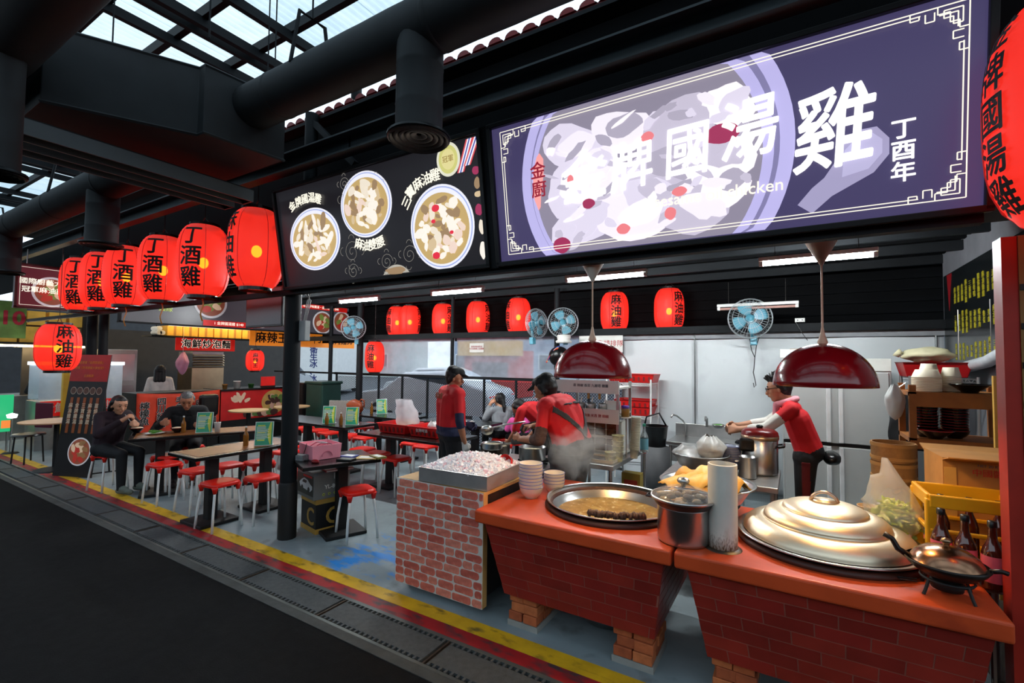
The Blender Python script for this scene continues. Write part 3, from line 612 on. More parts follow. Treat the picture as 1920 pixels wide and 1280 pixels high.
for r_ in range(rows):
    x=xl+(0 if r_%2 else -.07); z=.391-(r_+.5)*rh
    while x<xr-.02:
        w=g.choice((.15,.15,.16,.09,.15,.17)); a=max(x+.006,xl+.001); b_=min(x+w-.006,xr-.001); x+=w
        if b_-a<.025: continue
        key=(round(b_-a,2),g.randrange(4))
        if key not in cache: cache[key]=rbrick(key[0],rh-.0085,.004,hash(key)%997).mesh('brick',brm[key[1]])
        q=bpy.data.objects.new('brick',cache[key]); COL.objects.link(q); q.parent=fp; q.matrix_local=Matrix.Translation((0,0,z+g.uniform(-.002,.002)))@MF@Matrix.Translation(((a+b_)/2,0,0))
for x in (X0+.08,X1-.08):
    for y in (YF+.1,YF+.62): MB().lathe([(.03,0),(.034,.012),(.034,.05),(.02,.06),(.02,.11)],12).build('caster',blackp,ct,loc=(x,y,0),auto=True)
# ice tray
def tray(mb,w,d,h,t=.004,lip=.012,flare=0):
    o=[(-w/2,-d/2),(w/2,-d/2),(w/2,d/2),(-w/2,d/2)]
    k=1+flare
    ring=lambda s,z:[(x*s if 0 else x*s,y*s,z) for x,y in o]
    v=ring(1,0)+ring(k,h)+[(x*k+math.copysign(lip,x),y*k+math.copysign(lip,y),h) for x,y in o]+[(x*k-math.copysign(t,x),y*k-math.copysign(t,y),h+.001) for x,y in o]+[(x-math.copysign(t,x),y-math.copysign(t,y),t) for x,y in o]
    f=[(3,2,1,0)]
    for a,b in ((0,1),(1,2),(2,3),(3,4)):
        for i in range(4): f.append((a*4+i,a*4+(i+1)%4,b*4+(i+1)%4,b*4+i))
    f.append((16,17,18,19)); return mb.add(v,f)
it=thing('ice_tray','shallow stainless tray heaped with crushed ice on the brick cart','tray',(-2.155,3.0,.836),R(3))
tray(MB(),.60,.56,.105).build('tray',mat('tray steel',(.5,.47,.45),.35,.7,var=.15,vs=5),it,bev=.002)
MB().box((0,0,.055),(.585,.545,.06)).build('meltwater',mat('pinkish ice bed',C(225,205,208),.3),it)
icem=mat('crushed ice',C(250,246,248),.3,var=.03); icep=mat('pink tinged ice',C(246,208,214),.3,var=.08)
def hump(x,y): return .085+.085*max(0,1-(x/.31)**2)*max(0,1-((y-.02)/.29)**2)
g=random.Random(5); ib=MB()
for i in range(1500):
    x=g.uniform(-.285,.285); y=g.uniform(-.265,.265); s=g.uniform(.008,.018); ib.k=1 if g.random()<.15 else 0
    M_=Matrix.Translation((x,y,hump(x,y)+g.uniform(-.006,.012)))@Matrix.Rotation(g.uniform(0,6),4,Vector((g.uniform(-1,1),g.uniform(-1,1),g.uniform(-1,1))))
    a,b_,c=s,s*g.uniform(.5,1),s*g.uniform(.4,.9)
    ib.add([(-a,-b_,-c),(a,-b_,-c*.6),(a*.7,b_,-c),(-a*.8,b_*.9,-c),(-a*.6,-b_*.7,c),(a*.8,-b_,c*.8),(a,b_*.6,c),(-a,b_,c*.7)],[(0,3,2,1),(4,5,6,7),(0,1,5,4),(1,2,6,5),(2,3,7,6),(3,0,4,7)],M_)
ic=ib.build('ice_heap',[icem,icep]); ic.parent=it; ic['kind']='stuff'
MB().grid(lambda u,v:((u-.5)*.57,(v-.5)*.53,hump((u-.5)*.57,(v-.5)*.53)-.0015),14,14).build('ice_core',icep,it,smooth=True)
MB().lathe([(0,0),(.05,.005),(.055,.05),(.058,.05),(.052,0)],16,M=Matrix.Translation((.22,.16,.11))@Matrix.Rotation(1.2,4,'X')).build('red_scoop',redp,it,smooth=True)
# ================================================================ brick stoves
tilem=[mat('red painted tile %d'%i,C(*c),.45,var=.14,vs=6,bump=.06,bs=25) for i,c in enumerate(((134,36,26),(142,41,30),(124,32,24),(138,35,28)))]
joint=mat('pale tile joint',C(142,84,70),.7,var=.2)
slab=mat('orange red painted stove top',C(196,74,34),.42,var=.12,vs=5,bump=.05,bs=20); mix_in(slab,4,.62,.8,C(150,50,26))
rawb=[mat('raw orange brick %d'%i,C(*c),.85,var=.2,vs=18,bump=.3,bs=60) for i,c in enumerate(((176,92,52),(160,80,46),(186,104,60)))]
cement=mat('cement footing',C(150,148,142),.8,var=.15,bump=.3)
def stove(name,label,xa,xb,ya,yb,taperL,taperR,holes,seed,side=True):
    t=thing(name,label,'stove',(0,0,0)); g=random.Random(seed)
    zt,zb,zh=.665,.215,.75
    def edge(z,i):  # front/side outline at height z
        k=(zt-z)/(zt-zb); return (xa+.06+taperL*k, xb-.05-taperR*k, ya+.04+.05*k, yb-.05-.03*k)
    a=edge(zb,0); b_=edge(zt,0)
    MB().add([(a[0],a[2],zb),(a[1],a[2],zb),(a[1],a[3],zb),(a[0],a[3],zb),(b_[0],b_[2],zt),(b_[1],b_[2],zt),(b_[1],b_[3],zt),(b_[0],b_[3],zt)],[(0,3,2,1),(4,5,6,7),(0,1,5,4),(1,2,6,5),(2,3,7,6),(3,0,4,7)]).build('body',joint,t)
    top=MB().box(((xa+xb)/2,(ya+yb)/2,(zt+zh)/2),(xb-xa,yb-ya,zh-zt)).build('worktop',slab,t,bev=.014,seg=3)
    # tiles: a real slab for each, laid on the sloping front and the right side
    rows=7; rh=(zt-zb)/rows
    def lay(p,q,axis):
        for r_ in range(rows):
            z0=zb+r_*rh+.002; z1=z0+rh-.0055; e0=edge(z0,0); e1=edge(z1,0)
            lo,hi=(e0[0],e0[1]) if axis=='x' else (e0[2],e0[3]); lo1,hi1=(e1[0],e1[1]) if axis=='x' else (e1[2],e1[3])
            x=lo-(0.0 if r_%2 else .105); s0=(hi1-lo1)/(hi-lo)
            while x<hi-.012:
                u0=max(x+.0028,lo); u1=min(x+.21-.0028,hi); x+=.21
                if u1-u0<.02: continue
                w=.0022+g.uniform(0,.0008); m=lambda u:lo1+(u-lo)*s0
                if axis=='x': vs=[(u0,e0[2],z0),(u1,e0[2],z0),(m(u1),e1[2],z1),(m(u0),e1[2],z1)]; d=(0,-w,-.0005)
                else:
                    xs=e0[1],e1[1]; vs=[(xs[0],u0,z0),(xs[0],u1,z0),(xs[1],m(u1),z1),(xs[1],m(u0),z1)]; d=(w,0,0)
                vs=vs+[tuple(v[k]+d[k] for k in range(3)) for v in vs]
                MB().add(vs,[(4,5,6,7),(0,1,5,4),(1,2,6,5),(2,3,7,6),(3,0,4,7)]).build('tile',tilem[g.randrange(4)],t,loc=None)
    lay(0,0,'x')
    if side: lay(0,0,'y')
    # brick piers
    for px0,px1 in ((a[0]+.01,a[0]+.22),(a[1]-.25,a[1]-.02)):
        pr_=MB().box(((px0+px1)/2,a[2]+.2,.018),(px1-px0+.012,.33,.036)).build('footing',cement,t)
        for r_ in range(3):
            z=.036+.03+.06*r_
            for row,yy in enumerate((a[2]+.09,a[2]+.2,a[2]+.3)):
                n=2; w=(px1-px0)/n
                for k in range(n):
                    off=.02 if r_%2 else 0
                    MB().box((px0+w*(k+.5)+g.uniform(-.004,.004)+(off if k==0 else off*.5),yy+g.uniform(-.006,.006),z),(w-.006,.1,.056)).build('brick',rawb[g.randrange(3)],t,bev=.004,seg=1)
    return t
st1=stove('brick_stove','left red tiled stove on brick piers holding the open steaming pot',-1.85,-.575,2.6,3.68,.13,.06,[],3)
st2=stove('brick_stove','right red tiled stove holding the stepped aluminium lid',-.56,.72,2.6,3.68,.09,.07,[],4)
def lath(name,prof,m,parent,n=40,loc=(0,0,0),smooth=True,cap=False,auto=False,sol=0): return MB().lathe(prof,n,cap=cap).build(name,m,parent,smooth=smooth and not auto,loc=loc,auto=auto,sol=sol)
# ---- open wok with broth
brown=mat('dark brown wood ring',C(58,26,16),.5,var=.2)
wk=thing('giant_wok','giant open steel wok of simmering broth under the left lamp','wok',(-1.10,3.16,.75))
lath('seat_ring',[(.445,0),(.45,.012),(.44,.028),(.40,.03),(.40,0)],brown,wk,56)
lath('bowl',[(.43,.045),(.424,.045),(.395,.0),(.36,-.05),(.30,-.1),(.2,-.13),(0,-.14)],steel,wk,64)
cut=MB().cyl((-1.10,3.16,.5),(-1.10,3.16,.9),.402,n=56).build('cutter',black)
for ch_ in st1.children:
    if ch_.name.split('.')[0] in ('body','worktop'):
        bo=ch_.modifiers.new('hole','BOOLEAN'); bo.object=cut; bo.solver='EXACT'
        if len(ch_.modifiers)>1: ch_.modifiers.move(len(ch_.modifiers)-1,0)
        bo2=[m_ for m_ in ch_.modifiers if m_.type!='BOOLEAN']; par=[(m_.width,m_.segments) for m_ in bo2]
        for m_ in bo2: ch_.modifiers.remove(m_)
        nm_=bpy.data.meshes.new_from_object(ch_.evaluated_get(bpy.context.evaluated_depsgraph_get())); ch_.modifiers.clear(); ch_.data=nm_
        for w_,s_ in par:
            k_=ch_.modifiers.new('bevel','BEVEL'); k_.width=w_; k_.segments=s_; k_.limit_method='ANGLE'; k_.angle_limit=R(60)
bpy.data.objects.remove(cut)
lath('rim',[(.425,.04),(.437,.046),(.44,.052),(.434,.056),(.424,.05)],steel,wk,64)
broth=mat('amber broth',C(186,146,84),.12,var=.25,vs=14,bump=.25,bs=45); mix_in(broth,9,.55,.62,C(205,170,100)); mix_in(broth,26,.6,.66,C(230,205,150))
lath('broth',[(.366,-.042),(.2,-.04),(0,-.041)],broth,wk,48)
for nm,lb,x0,y0,a,L in (('grilled_ginger','dark ginger roll on the wok rim, left one',-1.02,2.775,.18,.15),('grilled_ginger','dark ginger roll on the wok rim, right one',-.86,2.835,.45,.15)):
    mb=MB(); nn=9
    gg=random.Random(int(x0*-100))
    for i in range(nn): mb.ell((L*(i/(nn-1)-.5),gg.uniform(-.006,.006),gg.uniform(-.004,.006)),(.016,gg.uniform(.02,.028),gg.uniform(.018,.025)),10,7,M=Matrix.Rotation(gg.uniform(-.5,.5),4,'Z'),wob=.35,seed=i+L)
    o=mb.build(nm,mat('charred ginger',C(74,48,34),.6,var=.4,vs=40,bump=.5,bs=60),loc=(x0,y0,.816),rz=a,smooth=True); tag(o,lb,'food','ginger rolls on the rim')
# ---- big lid
ld=thing('covered_wok','giant wok covered by a huge stepped aluminium lid on the right stove','wok',(.13,3.165,.75))
lath('seat_ring',[(.44,0),(.445,.012),(.435,.028),(.40,.03),(.40,0)],brown,ld,56)
lath('pan_rim',[(.40,.028),(.44,.045),(.446,.05),(.44,.055),(.40,.045)],steel,ld,64)
prof=[(.405,.05)]
for r0,r1,z0,z1 in ((.405,.30,.05,.125),(.30,.205,.125,.185),(.205,.0,.185,.235)):
    for k in range(1,11):
        a=PI/2*k/10; prof.append((r0-(r0-r1)*(1-math.cos(a)) if 0 else r1+(r0-r1)*math.cos(a), z0+(z1-z0)*math.sin(a)))
    if r1>.01: prof+= [(r1-.006,z1-.006)]
lath('lid',prof,alu,ld,72)
MB().lathe([(.06,.232),(.055,.243),(0,.247)],32).build('crown',alu,ld,smooth=True)
MB().tube([(-.065+.013*k,0,.235+.05*math.sin(PI*k/10)**.6) for k in range(11)],.009,8).build('handle',mat('copper tinted handle',(.75,.55,.42),.3,1),ld,smooth=True); 
# ---- stock pot with glass lid
pt=thing('stock_pot','steel pot with a glass lid on the left stove corner','pot',(-.548,2.795,.75))
lath('body',[(0,0),(.128,0),(.138,.008),(.14,.02),(.14,.19),(.143,.196),(.139,.2),(.135,.19)],steel,pt,48)
lath('rim_ring',[(.142,.196),(.155,.21),(.168,.232),(.17,.24),(.15,.24),(.135,.2)],mat('dark brown enamel rim',C(52,34,30),.3),pt,48)
lath('lid_band',[(.176,.236),(.18,.242),(.178,.25),(.17,.25)],steel,pt,48)
lath('lid',[(.172,.247),(.15,.268),(.11,.285),(.06,.296),(.0,.299)],mat('thin lid glass',(.8,.82,.82),.04,alpha=.16,var=.02),pt,48)
lath('knob',[(.012,.296),(.012,.312),(.03,.322),(.034,.334),(.026,.346),(0,.35)],steel,pt,24)
mb=MB(); g=random.Random(9)
for i in range(34): 
    a=g.uniform(0,6.28); q=.12*math.sqrt(g.random()); mb.k=g.randrange(3); mb.ell((q*math.cos(a),q*math.sin(a),.225+g.uniform(0,.03)),(g.uniform(.018,.034),g.uniform(.014,.024),.014),8,5,wob=.4,seed=i)
o=mb.build('mushroom_pieces',[mat('grey mushroom',C(150,132,104),.6,var=.2),mat('tan mushroom',C(196,160,110),.6,var=.2),mat('dark mushroom',C(92,72,56),.6,var=.2)],pt,smooth=True); o['kind']='stuff'
for s in (-1,1): MB().tube([(s*.166,-.03,.225),(s*.2,-.025,.225),(s*.2,.025,.225),(s*.166,.03,.225)],.007,6).build('side_handle',blackp,pt)
# ---- white pipe flue
pv=thing('pipe_flue','upright white pipe with a rust-stained foot between the two stoves','pipe',(-.345,2.80,.75))
pvm=mat('off white pipe',C(205,202,192),.55,var=.08,vs=5); mix_in(pvm,7,.62,.8,C(150,120,84),stretch=(1,1,.3))
nt,b=nodes_of(pvm); src=b.inputs['Base Color'].links[0].from_socket; tc=nt.nodes.new('ShaderNodeTexCoord'); sx=nt.nodes.new('ShaderNodeSeparateXYZ'); nt.links.new(tc.outputs['Object'],sx.inputs[0])
nz=nt.nodes.new('ShaderNodeTexNoise'); nz.inputs['Scale'].default_value=22; m1=nt.nodes.new('ShaderNodeMath'); m1.operation='MULTIPLY_ADD'; m1.inputs[1].default_value=.16; nt.links.new(nz.outputs[0],m1.inputs[0]); nt.links.new(sx.outputs[2],m1.inputs[2])
mr=nt.nodes.new('ShaderNodeMapRange'); mr.inputs[1].default_value=.16; mr.inputs[2].default_value=.085; nt.links.new(m1.outputs[0],mr.inputs[0]); mx=nt.nodes.new('ShaderNodeMix'); mx.data_type='RGBA'; mx.inputs[7].default_value=(*C(84,58,34),1); nt.links.new(mr.outputs[0],mx.inputs[0]); nt.links.new(src,mx.inputs[6]); nt.links.new(mx.outputs[2],b.inputs['Base Color'])
lath('pipe',[(.074,0),(.074,.45),(.066,.452),(.066,.1)],pvm,pv,40,auto=True); lath('grime_ring',[(.095,0),(.088,.006),(.074,.01)],mat('greasy grime',C(52,40,30),.4),pv,32)
# ---- colander of bean curd skins
cb=thing('basin_of_bean_skin','wide steel basin heaped with yellow bean curd skins behind the white pipe','basin',(-.52,3.42,.75))
lath('lower_bowl',[(.0,0),(.13,0),(.15,.03),(.2,.055),(.205,.062)],steel_r,cb,40)
lath('bowl',[(0,.05),(.16,.05),(.215,.09),(.262,.165),(.275,.185),(.3,.192),(.305,.198),(.298,.202),(.27,.195),(.25,.165),(.2,.1),(0,.06)],steel,cb,56)
tofu=[mat('yellow bean skin %d'%i,C(*c),.5,var=.12,vs=12,bump=.2,bs=40) for i,c in enumerate(((238,190,98),(228,172,80),(244,206,126)))]
g=random.Random(21)
for i in range(12):
    x,y=g.uniform(-.17,.17),g.uniform(-.13,.15); w=g.uniform(.1,.17); a=g.uniform(0,3); zz=.16+.09*max(0,1-(x/.22)**2-(y/.22)**2)+.006*i
    fn=lambda u,v,x=x,y=y,w=w,a=a,zz=zz,i=i:(x+((u-.5)*2*w*math.cos(a)-(v-.5)*w*math.sin(a)),y+((u-.5)*2*w*math.sin(a)+(v-.5)*w*math.cos(a)),zz+.03*noise.noise((u*3.2+i,v*2.5,i))-.09*((u-.5)**2+(v-.5)**2)*2)
    MB().grid(fn,10,7).build('bean_skin',tofu[i%3],cb,smooth=True,sol=.008)
# ---- bowls
bowlm=mat('cream enamel bowl',C(226,214,196),.3,var=.06); bluer=mat('blue bowl rim',C(96,100,160),.35)
def bowl_stack(label,loc,n,r,dz,group,m=bowlm,rim=bluer,foot=True,h=None,cat='bowl'):
    h=h or r*.95; g=random.Random(int(loc[0]*100)+n)
    pr_=[(0,0),(r*.5,0),(r*.52,h*.1),(r*.75,h*.3),(r*.93,h*.65),(r*.985,h*.93),(r,h),(r*.96,h),(r*.9,h*.65),(r*.7,h*.32),(0,h*.14)]
    bme=MB().lathe(pr_,32,cap=False).mesh('bowl_body',m,True); rme=MB().lathe([(r*.99,h*.955),(r*1.012,h*.975),(r*1.012,h*1.0),(r*.97,h*1.012),(r*.955,h)],32,cap=False).mesh('bowl_rim',rim,True)
    for i in range(n):
        pos='bottom' if i==0 else 'top' if i==n-1 else '%s from bottom'%('second third fourth fifth sixth seventh eighth ninth tenth eleventh twelfth thirteenth fourteenth fifteenth'.split()[i-1])
        t=thing('soup_bowl','%s, %s'%(label,pos),cat,(loc[0]+g.uniform(-.003,.003),loc[1]+g.uniform(-.003,.003),loc[2]+dz*i),g.uniform(0,6),group)
        for nm,me in (('bowl_body',bme),('bowl_rim',rme)):
            q=bpy.data.objects.new(nm,me); COL.objects.link(q); q.parent=t
bowl_stack('cream bowl in the tall stack left of the wok',(-1.665,3.05,.75),8,.088,.024,'tall cream bowl stack')
bowl_stack('cream bowl in the short stack behind the tall one',(-1.585,3.27,.75),4,.082,.024,'short cream bowl stack')
# ---- small wok on a stand
cw=thing('tabletop_wok','small covered copper wok on a black stand at the right stove corner','wok',(.56,2.79,.75),R(-8))
copper=mat('aged copper lid',(.42,.22,.13),.22,1,var=.2,vs=6)
lath('lid',[(.128,.135),(.11,.165),(.075,.19),(.03,.203),(0,.205)],copper,cw,44); lath('knob',[(.01,.203),(.012,.215),(.02,.222),(.014,.235),(0,.238)],mat('bronze knob',(.3,.2,.12),.3,1),cw,20)
lath('pan',[(.14,.138),(.145,.132),(.13,.11),(.095,.082),(.05,.066),(0,.064)],mat('black iron pan',C(28,22,20),.4,.3),cw,44)
MB().tube([(-.13,0,.13),(-.165,.0,.15),(-.185,0,.19),(-.215,0,.205)],[.014,.013,.012,.013],8).build('handle',MATS['black iron pan'],cw,smooth=True); MB().tube([(.135,0,.13),(.17,0,.14),(.19,0,.135)],.01,8).build('helper_handle',MATS['black iron pan'],cw,smooth=True)
lath('burner_ring',[(.085,.062),(.09,.07),(.095,.062),(.09,.055)],black,cw,28); lath('burner_cup',[(0,.02),(.055,.02),(.06,.05),(.05,.055)],black,cw,24)
for k in range(4):
    a=PI/4+k*PI/2; MB().tube([(.088*math.cos(a),.088*math.sin(a),.062),(.105*math.cos(a),.105*math.sin(a),.02),(.115*math.cos(a),.115*math.sin(a),0)],.007,6).build('leg',black,cw)
MB().tube([(-.1,.0,.02),(-.16,-.02,.02),(-.17,.0,.02),(-.1,.03,.02)],.003,5).build('key_ring',black,cw)
# ---- sauce bottles
amber=mat('dark amber glass',C(66,22,10),.06,var=.1,coat=.5); pinkl=mat('pink bottle label',C(226,96,110),.5,var=.1)
def bottle(label,loc,group,h=.3,r=.036,lab=pinkl,m=amber,cap=blackp,cat='bottle',lz=(.12,.5)):
    t=thing('sauce_bottle',label,cat,loc,rnd.uniform(0,6),group)
    lath('glass',[(0,0),(r*.95,0),(r,h*.03),(r,h*.52),(r*.85,h*.6),(r*.42,h*.74),(r*.36,h*.9),(r*.4,h*.93),(0,h*.93)],m,t,18)
    lath('cap',[(r*.42,h*.91),(r*.42,h*.99),(r*.36,h),(0,h)],cap,t,14)
    if lab: MB().lathe([(r*1.02,h*lz[0]),(r*1.02,h*lz[1])],18,cap=False).build('label',lab,t,smooth=True)
    return t
for i,(x,y) in enumerate(((.60,3.07),(.67,3.0),(.75,2.95))): bottle(('left','middle','right')[i]+' of three dark sauce bottles with pink labels by the yellow crate',(x,y,.75 if x<.70 else .75),'sauce bottles by the crate',.30,.04)
# red painted pillar at the right edge
rpl=thing('red_pillar','red painted board pillar with black lettering at the right edge','pillar',(.055,0,0))
redw=mat('red painted board',C(150,26,20),.6,var=.15,vs=5); mix_in(redw,9,.66,.75,C(60,20,16))
MB().box((1.0,2.83,1.15),(.49,.06,2.3)).build('board',redw,rpl,bev=.004)
MB().box((.735,2.85,1.15),(.05,.1,2.3)).build('edge_frame',mat('red channel edge',C(150,34,20),.5,var=.2),rpl)
MB().box((.772,2.797,1.15),(.022,.006,2.3)).build('yellow_strip',mat('ochre strip',C(120,92,44),.6),rpl)
for i in range(13): MB().box((.772,2.793,.1+i*.165),(.02,.008,.025)).build('black_stud',blackp,rpl)
MB().box((1.0,2.792,.44),(.42,.02,.88)).build('lower_panel',mat('ochre slat panel',C(106,86,40),.7,var=.2),rpl)
for i in range(6): MB().box((1.0,2.78,.08+i*.15),(.42,.008,.02)).build('black_slat',blackp,rpl)
for i,ch in enumerate('金牌國湯雞'): text(ch,.2,ink,rpl,frame((.875,2.797,2.1-i*.27),(1,0,0),(0,0,1)),bold=.018)
# ================================================================ kitchen
def table_steel(name,label,x0,x1,y0,y1,z,shelf=.3,edge=.045):
    t=thing(name,label,'table',((x0+x1)/2,(y0+y1)/2,0)); w,d=x1-x0,y1-y0
    MB().box((0,0,z-edge/2),(w,d,edge)).build('top',steel_r,t,bev=.006)
    for sx in (-1,1):
        for sy in (-1,1): MB().cyl((sx*(w/2-.04),sy*(d/2-.04),0),(sx*(w/2-.04),sy*(d/2-.04),z-edge),.018,n=10).build('leg',steel_r,t)
    if shelf: MB().box((0,0,shelf),(w-.05,d-.05,.02)).build('lower_shelf',steel_r,t)
    return t
table_steel('steel_table','stainless table with the rice cooker and plastic-lined basin',-.98,-.12,4.12,4.85,.8)
table_steel('steel_table','stainless table under the white condiment rack',-2.15,-1.42,4.15,5.35,.8)
# fridge
fr=thing('refrigerator','tall four-door stainless refrigerator behind the cook at right','refrigerator',(.36,6.5,0))
frm=mat('fridge steel',(.60,.62,.60),.42,.55,var=.06,vs=2)
MB().box((0,.02,.95),(.98,.7,1.7)).build('body',frm,fr,bev=.008); MB().box((0,-.33,1.74),(.98,.03,.13)).build('control_panel',mat('cream panel',C(214,216,208),.5),fr,bev=.004)
for sx in (-1,1):
    for z0,z1 in ((.12,.86),(.90,1.66)):
        dr_=MB().box((sx*.25,-.345,(z0+z1)/2),(.43,.03,z1-z0)).build('door',frm,fr,bev=.006)
        MB().box((sx*.055,-.368,(z0+z1)/2),(.045,.03,z1-z0)).build('handle',mat('polished handle',(.85,.85,.84),.25,.4),dr_,bev=.01)
for x in (-.42,.42): MB().cyl((x,-.25,0),(x,-.25,.1),.02,n=8).build('foot',blackp,fr)
MB().box((0,-.352,.88),(.96,.012,.03)).build('gap_strip',blackp,fr)
o=thing('wok_cover','steel wok cover lying on the refrigerator','lid',(.42,6.42,1.81)); lath('dome',[(.22,0),(.2,.03),(.13,.075),(.05,.1),(0,.105)],steel_r,o,36); MB().tube([(-.05,0,.1),(-.04,0,.13),(.04,0,.13),(.05,0,.1)],.007,6).build('handle',blackp,o)
o=thing('carton','cream box on the refrigerator behind the right lamp','box',(.0,6.5,1.81)); MB().box((0,0,.05),(.3,.35,.1)).build('carton_body',paper,o,bev=.004); MB().box((0,0,.103),(.1,.35,.004)).build('tape',cardb,o)
o=thing('wall_speaker','small black box fixed on the tarpaulin behind the right lamp','box',(.02,7.08,1.78)); MB().box((0,0,0),(.28,.12,.22)).build('case',mat('grey box',C(60,64,68),.5),o,bev=.006); MB().box((0,-.062,0),(.24,.006,.18)).build('front',blackp,o)
# rice cooker and companions
rc=thing('rice_cooker','large steel rice cooker with a red lid in front of the cook','rice cooker',(-.27,4.62,.8))
lath('body',[(0,0),(.135,0),(.14,.02),(.14,.30),(.13,.31)],steel,rc,40); lath('band',[(.142,.29),(.148,.3),(.148,.325),(.14,.33)],mat('gold band',(.6,.45,.3),.3,1),rc,40)
lath('lid',[(.146,.325),(.14,.355),(.115,.375),(.05,.385),(0,.386)],mat('dark red lid',C(110,18,18),.3),rc,40); lath('knob',[(.02,.385),(.03,.40),(.02,.412),(0,.414)],blackp,rc,16)
for s in (-1,1): MB().tube([(s*.138,-.05,.24),(s*.18,-.04,.25),(s*.18,.04,.25),(s*.138,.05,.24)],.014,7).build('handle',blackp,rc)
MB().box((-.09,-.12,.25),(.12,.06,.11)).build('black_cover',blackp,rc,bev=.02)
sp_=thing('steel_pot','small plain steel pot at the table corner','pot',(-.345,4.36,.8)); lath('body',[(0,0),(.062,0),(.066,.01),(.066,.17),(.07,.175),(.064,.175),(.06,.02),(0,.015)],steel,sp_,28)
MB().tube([(-.066,-.02,.13),(-.09,-.02,.13),(-.09,.02,.13),(-.066,.02,.13)],.005,6).build('handle',steel,sp_)
bs=thing('steel_basin','round steel basin holding rumpled clear plastic bags','basin',(-.72,4.42,.8)); lath('bowl',[(0,0),(.1,.0),(.18,.05),(.225,.14),(.24,.15),(.236,.155),(.215,.14),(.17,.06),(0,.012)],steel_r,bs,44)
plasm=sheet('clear plastic film',(.86,.88,.88),.55,.25,.5)
def bagmesh(c,rx,ry,h,seed,knot=.3,n=26,m=16):
    mb=MB(); pr=[]
    def fn(u,v):
        a=2*PI*u; t=v; r=math.sin(min(1,t*1.35)*PI*.5)**.6*(1-max(0,(t-.55)/.45)**1.2*(1-knot)) if t>0 else 0
        q=1+.28*noise.noise((math.cos(a)*1.6+seed,math.sin(a)*1.6,t*3+seed))+.1*noise.noise((math.cos(a)*6,math.sin(a)*6,t*8+seed))
        return (c[0]+rx*r*q*math.cos(a)+.05*t*t*noise.noise((seed,1,2)),c[1]+ry*r*q*math.sin(a),c[2]+h*t*(1+.12*noise.noise((math.cos(a)*2,math.sin(a)*2,seed*3))))
    mb.grid(fn,n,m); return mb
bagmesh((-.1,-.02,.07),.13,.13,.15,3,.5).build('plastic_bag',plasm,bs,smooth=True); bagmesh((.08,.0,.07),.13,.14,.24,6,.3).build('plastic_bag',mat('milky plastic',C(206,208,204),.35,var=.05),bs,smooth=True)
bw=thing('clay_pot','brown clay pot with a dark lid behind the steel basin','pot',(-.6,4.74,.8)); lath('body',[(0,0),(.09,0),(.15,.06),(.16,.13),(.15,.16)],mat('brown glaze',C(140,74,24),.3,var=.2),bw,32); lath('lid',[(.165,.16),(.17,.17),(.1,.195),(.03,.2),(0,.2)],mat('dark lid',C(40,28,22),.4),bw,32)
lath('knob',[(.015,.2),(.025,.215),(0,.22)],blackp,bw,14)
bowl_stack('pale blue bowl stacked on the steel table beside the rice cooker',(-.485,4.56,.8),8,.075,.021,'pale blue bowl stack',mat('pale blue bowl',C(160,166,184),.3),bluer)
# sink
sk=thing('sink_unit','stainless sink unit with two taps against the tarpaulin','sink',(-1.0,6.72,0))
MB().box((0,0,.68),(.95,.6,.05)).build('rim',steel,sk,bev=.008); MB().box((0,0,.55),(.85,.5,.22)).build('basin',steel_r,sk,bev=.01); MB().box((0,.3,.79),(.95,.03,.18)).build('splashback',steel_r,sk,bev=.004)
for sx in (-1,1):
    for sy in (-1,1): MB().cyl((sx*.43,sy*.26,0),(sx*.43,sy*.26,.66),.018,n=8).build('leg',steel_r,sk)
MB().tube([(-.33,.24,.7),(-.33,.24,.86),(-.36,.2,.93),(-.42,.1,1.0),(-.46,.04,1.02),(-.48,.02,.98)],.012,8).build('swan_tap',steel,sk,smooth=True); MB().tube([(-.05,.24,.86),(-.05,.24,.98),(-.05,.16,1.0),(-.05,.14,.95)],.016,8).build('wall_tap',steel,sk,smooth=True)
# condiment rack
rk=thing('condiment_rack','white three-tier condiment rack with spice jar drawers and paper notes','rack',(-1.80,4.72,.8))
ivory=mat('ivory board',C(214,214,204),.55,var=.05)
for x in (-.30,.30):
    for y in (-.2,.2): MB().box((x,y,.37),(.025,.025,.74)).build('upright',steel_r,rk)
for z in (.02,.42,.68): MB().box((0,0,z),(.62,.42,.018)).build('shelf',ivory,rk)
MB().box((0,-.215,.69),(.63,.008,.13)).build('note_strip',paper,rk); MB().box((0,-.215,.40),(.63,.008,.14)).build('note_strip',paper,rk); MB().box((-.42,-.2,.69),(.2,.008,.12)).build('note_strip',paper,rk)
text('蔥 辣椒 香菜 九層塔 嫩薑',.034,mat('grey ink',C(90,90,96),.6),rk,frame((.02,-.2205,.70),(1,0,0),(0,0,1))); text('麻油 米酒 鹽 胡椒',.034,mat('red ink',C(170,60,60),.6),rk,frame((.08,-.2205,.40),(1,0,0),(0,0,1)))
for z in (.06,.21):
    d=MB().box((.0,-.05,z+.06),(.60,.28,.145)).build('jar_drawer',ivory,rk)
    for i in range(5):
        for j in range(2): 
            MB().box((-.235+i*.118,-.196,z+.03+j*.062),(.112,.012,.060)).build('spice_jar',mat('brown spice jar',C(72,48,30),.2,var=.4,vs=30),d,bev=.006,seg=1)
for i,x in enumerate((-.16,-.05,.08)):
    j=lath('seasoning_tin',[(0,0),(.055,0),(.055,.075),(.05,.08),(.05,.03),(0,.03)],steel_r,rk,24,loc=(x,-.06+.03*i,.43)); MB().tube([(0,0,.04),(.02,.01,.14)],.005,5).build('spoon',steel,j)
MB().box((.19,-.02,.49),(.16,.012,.11)).build('note_board',paper,rk); 
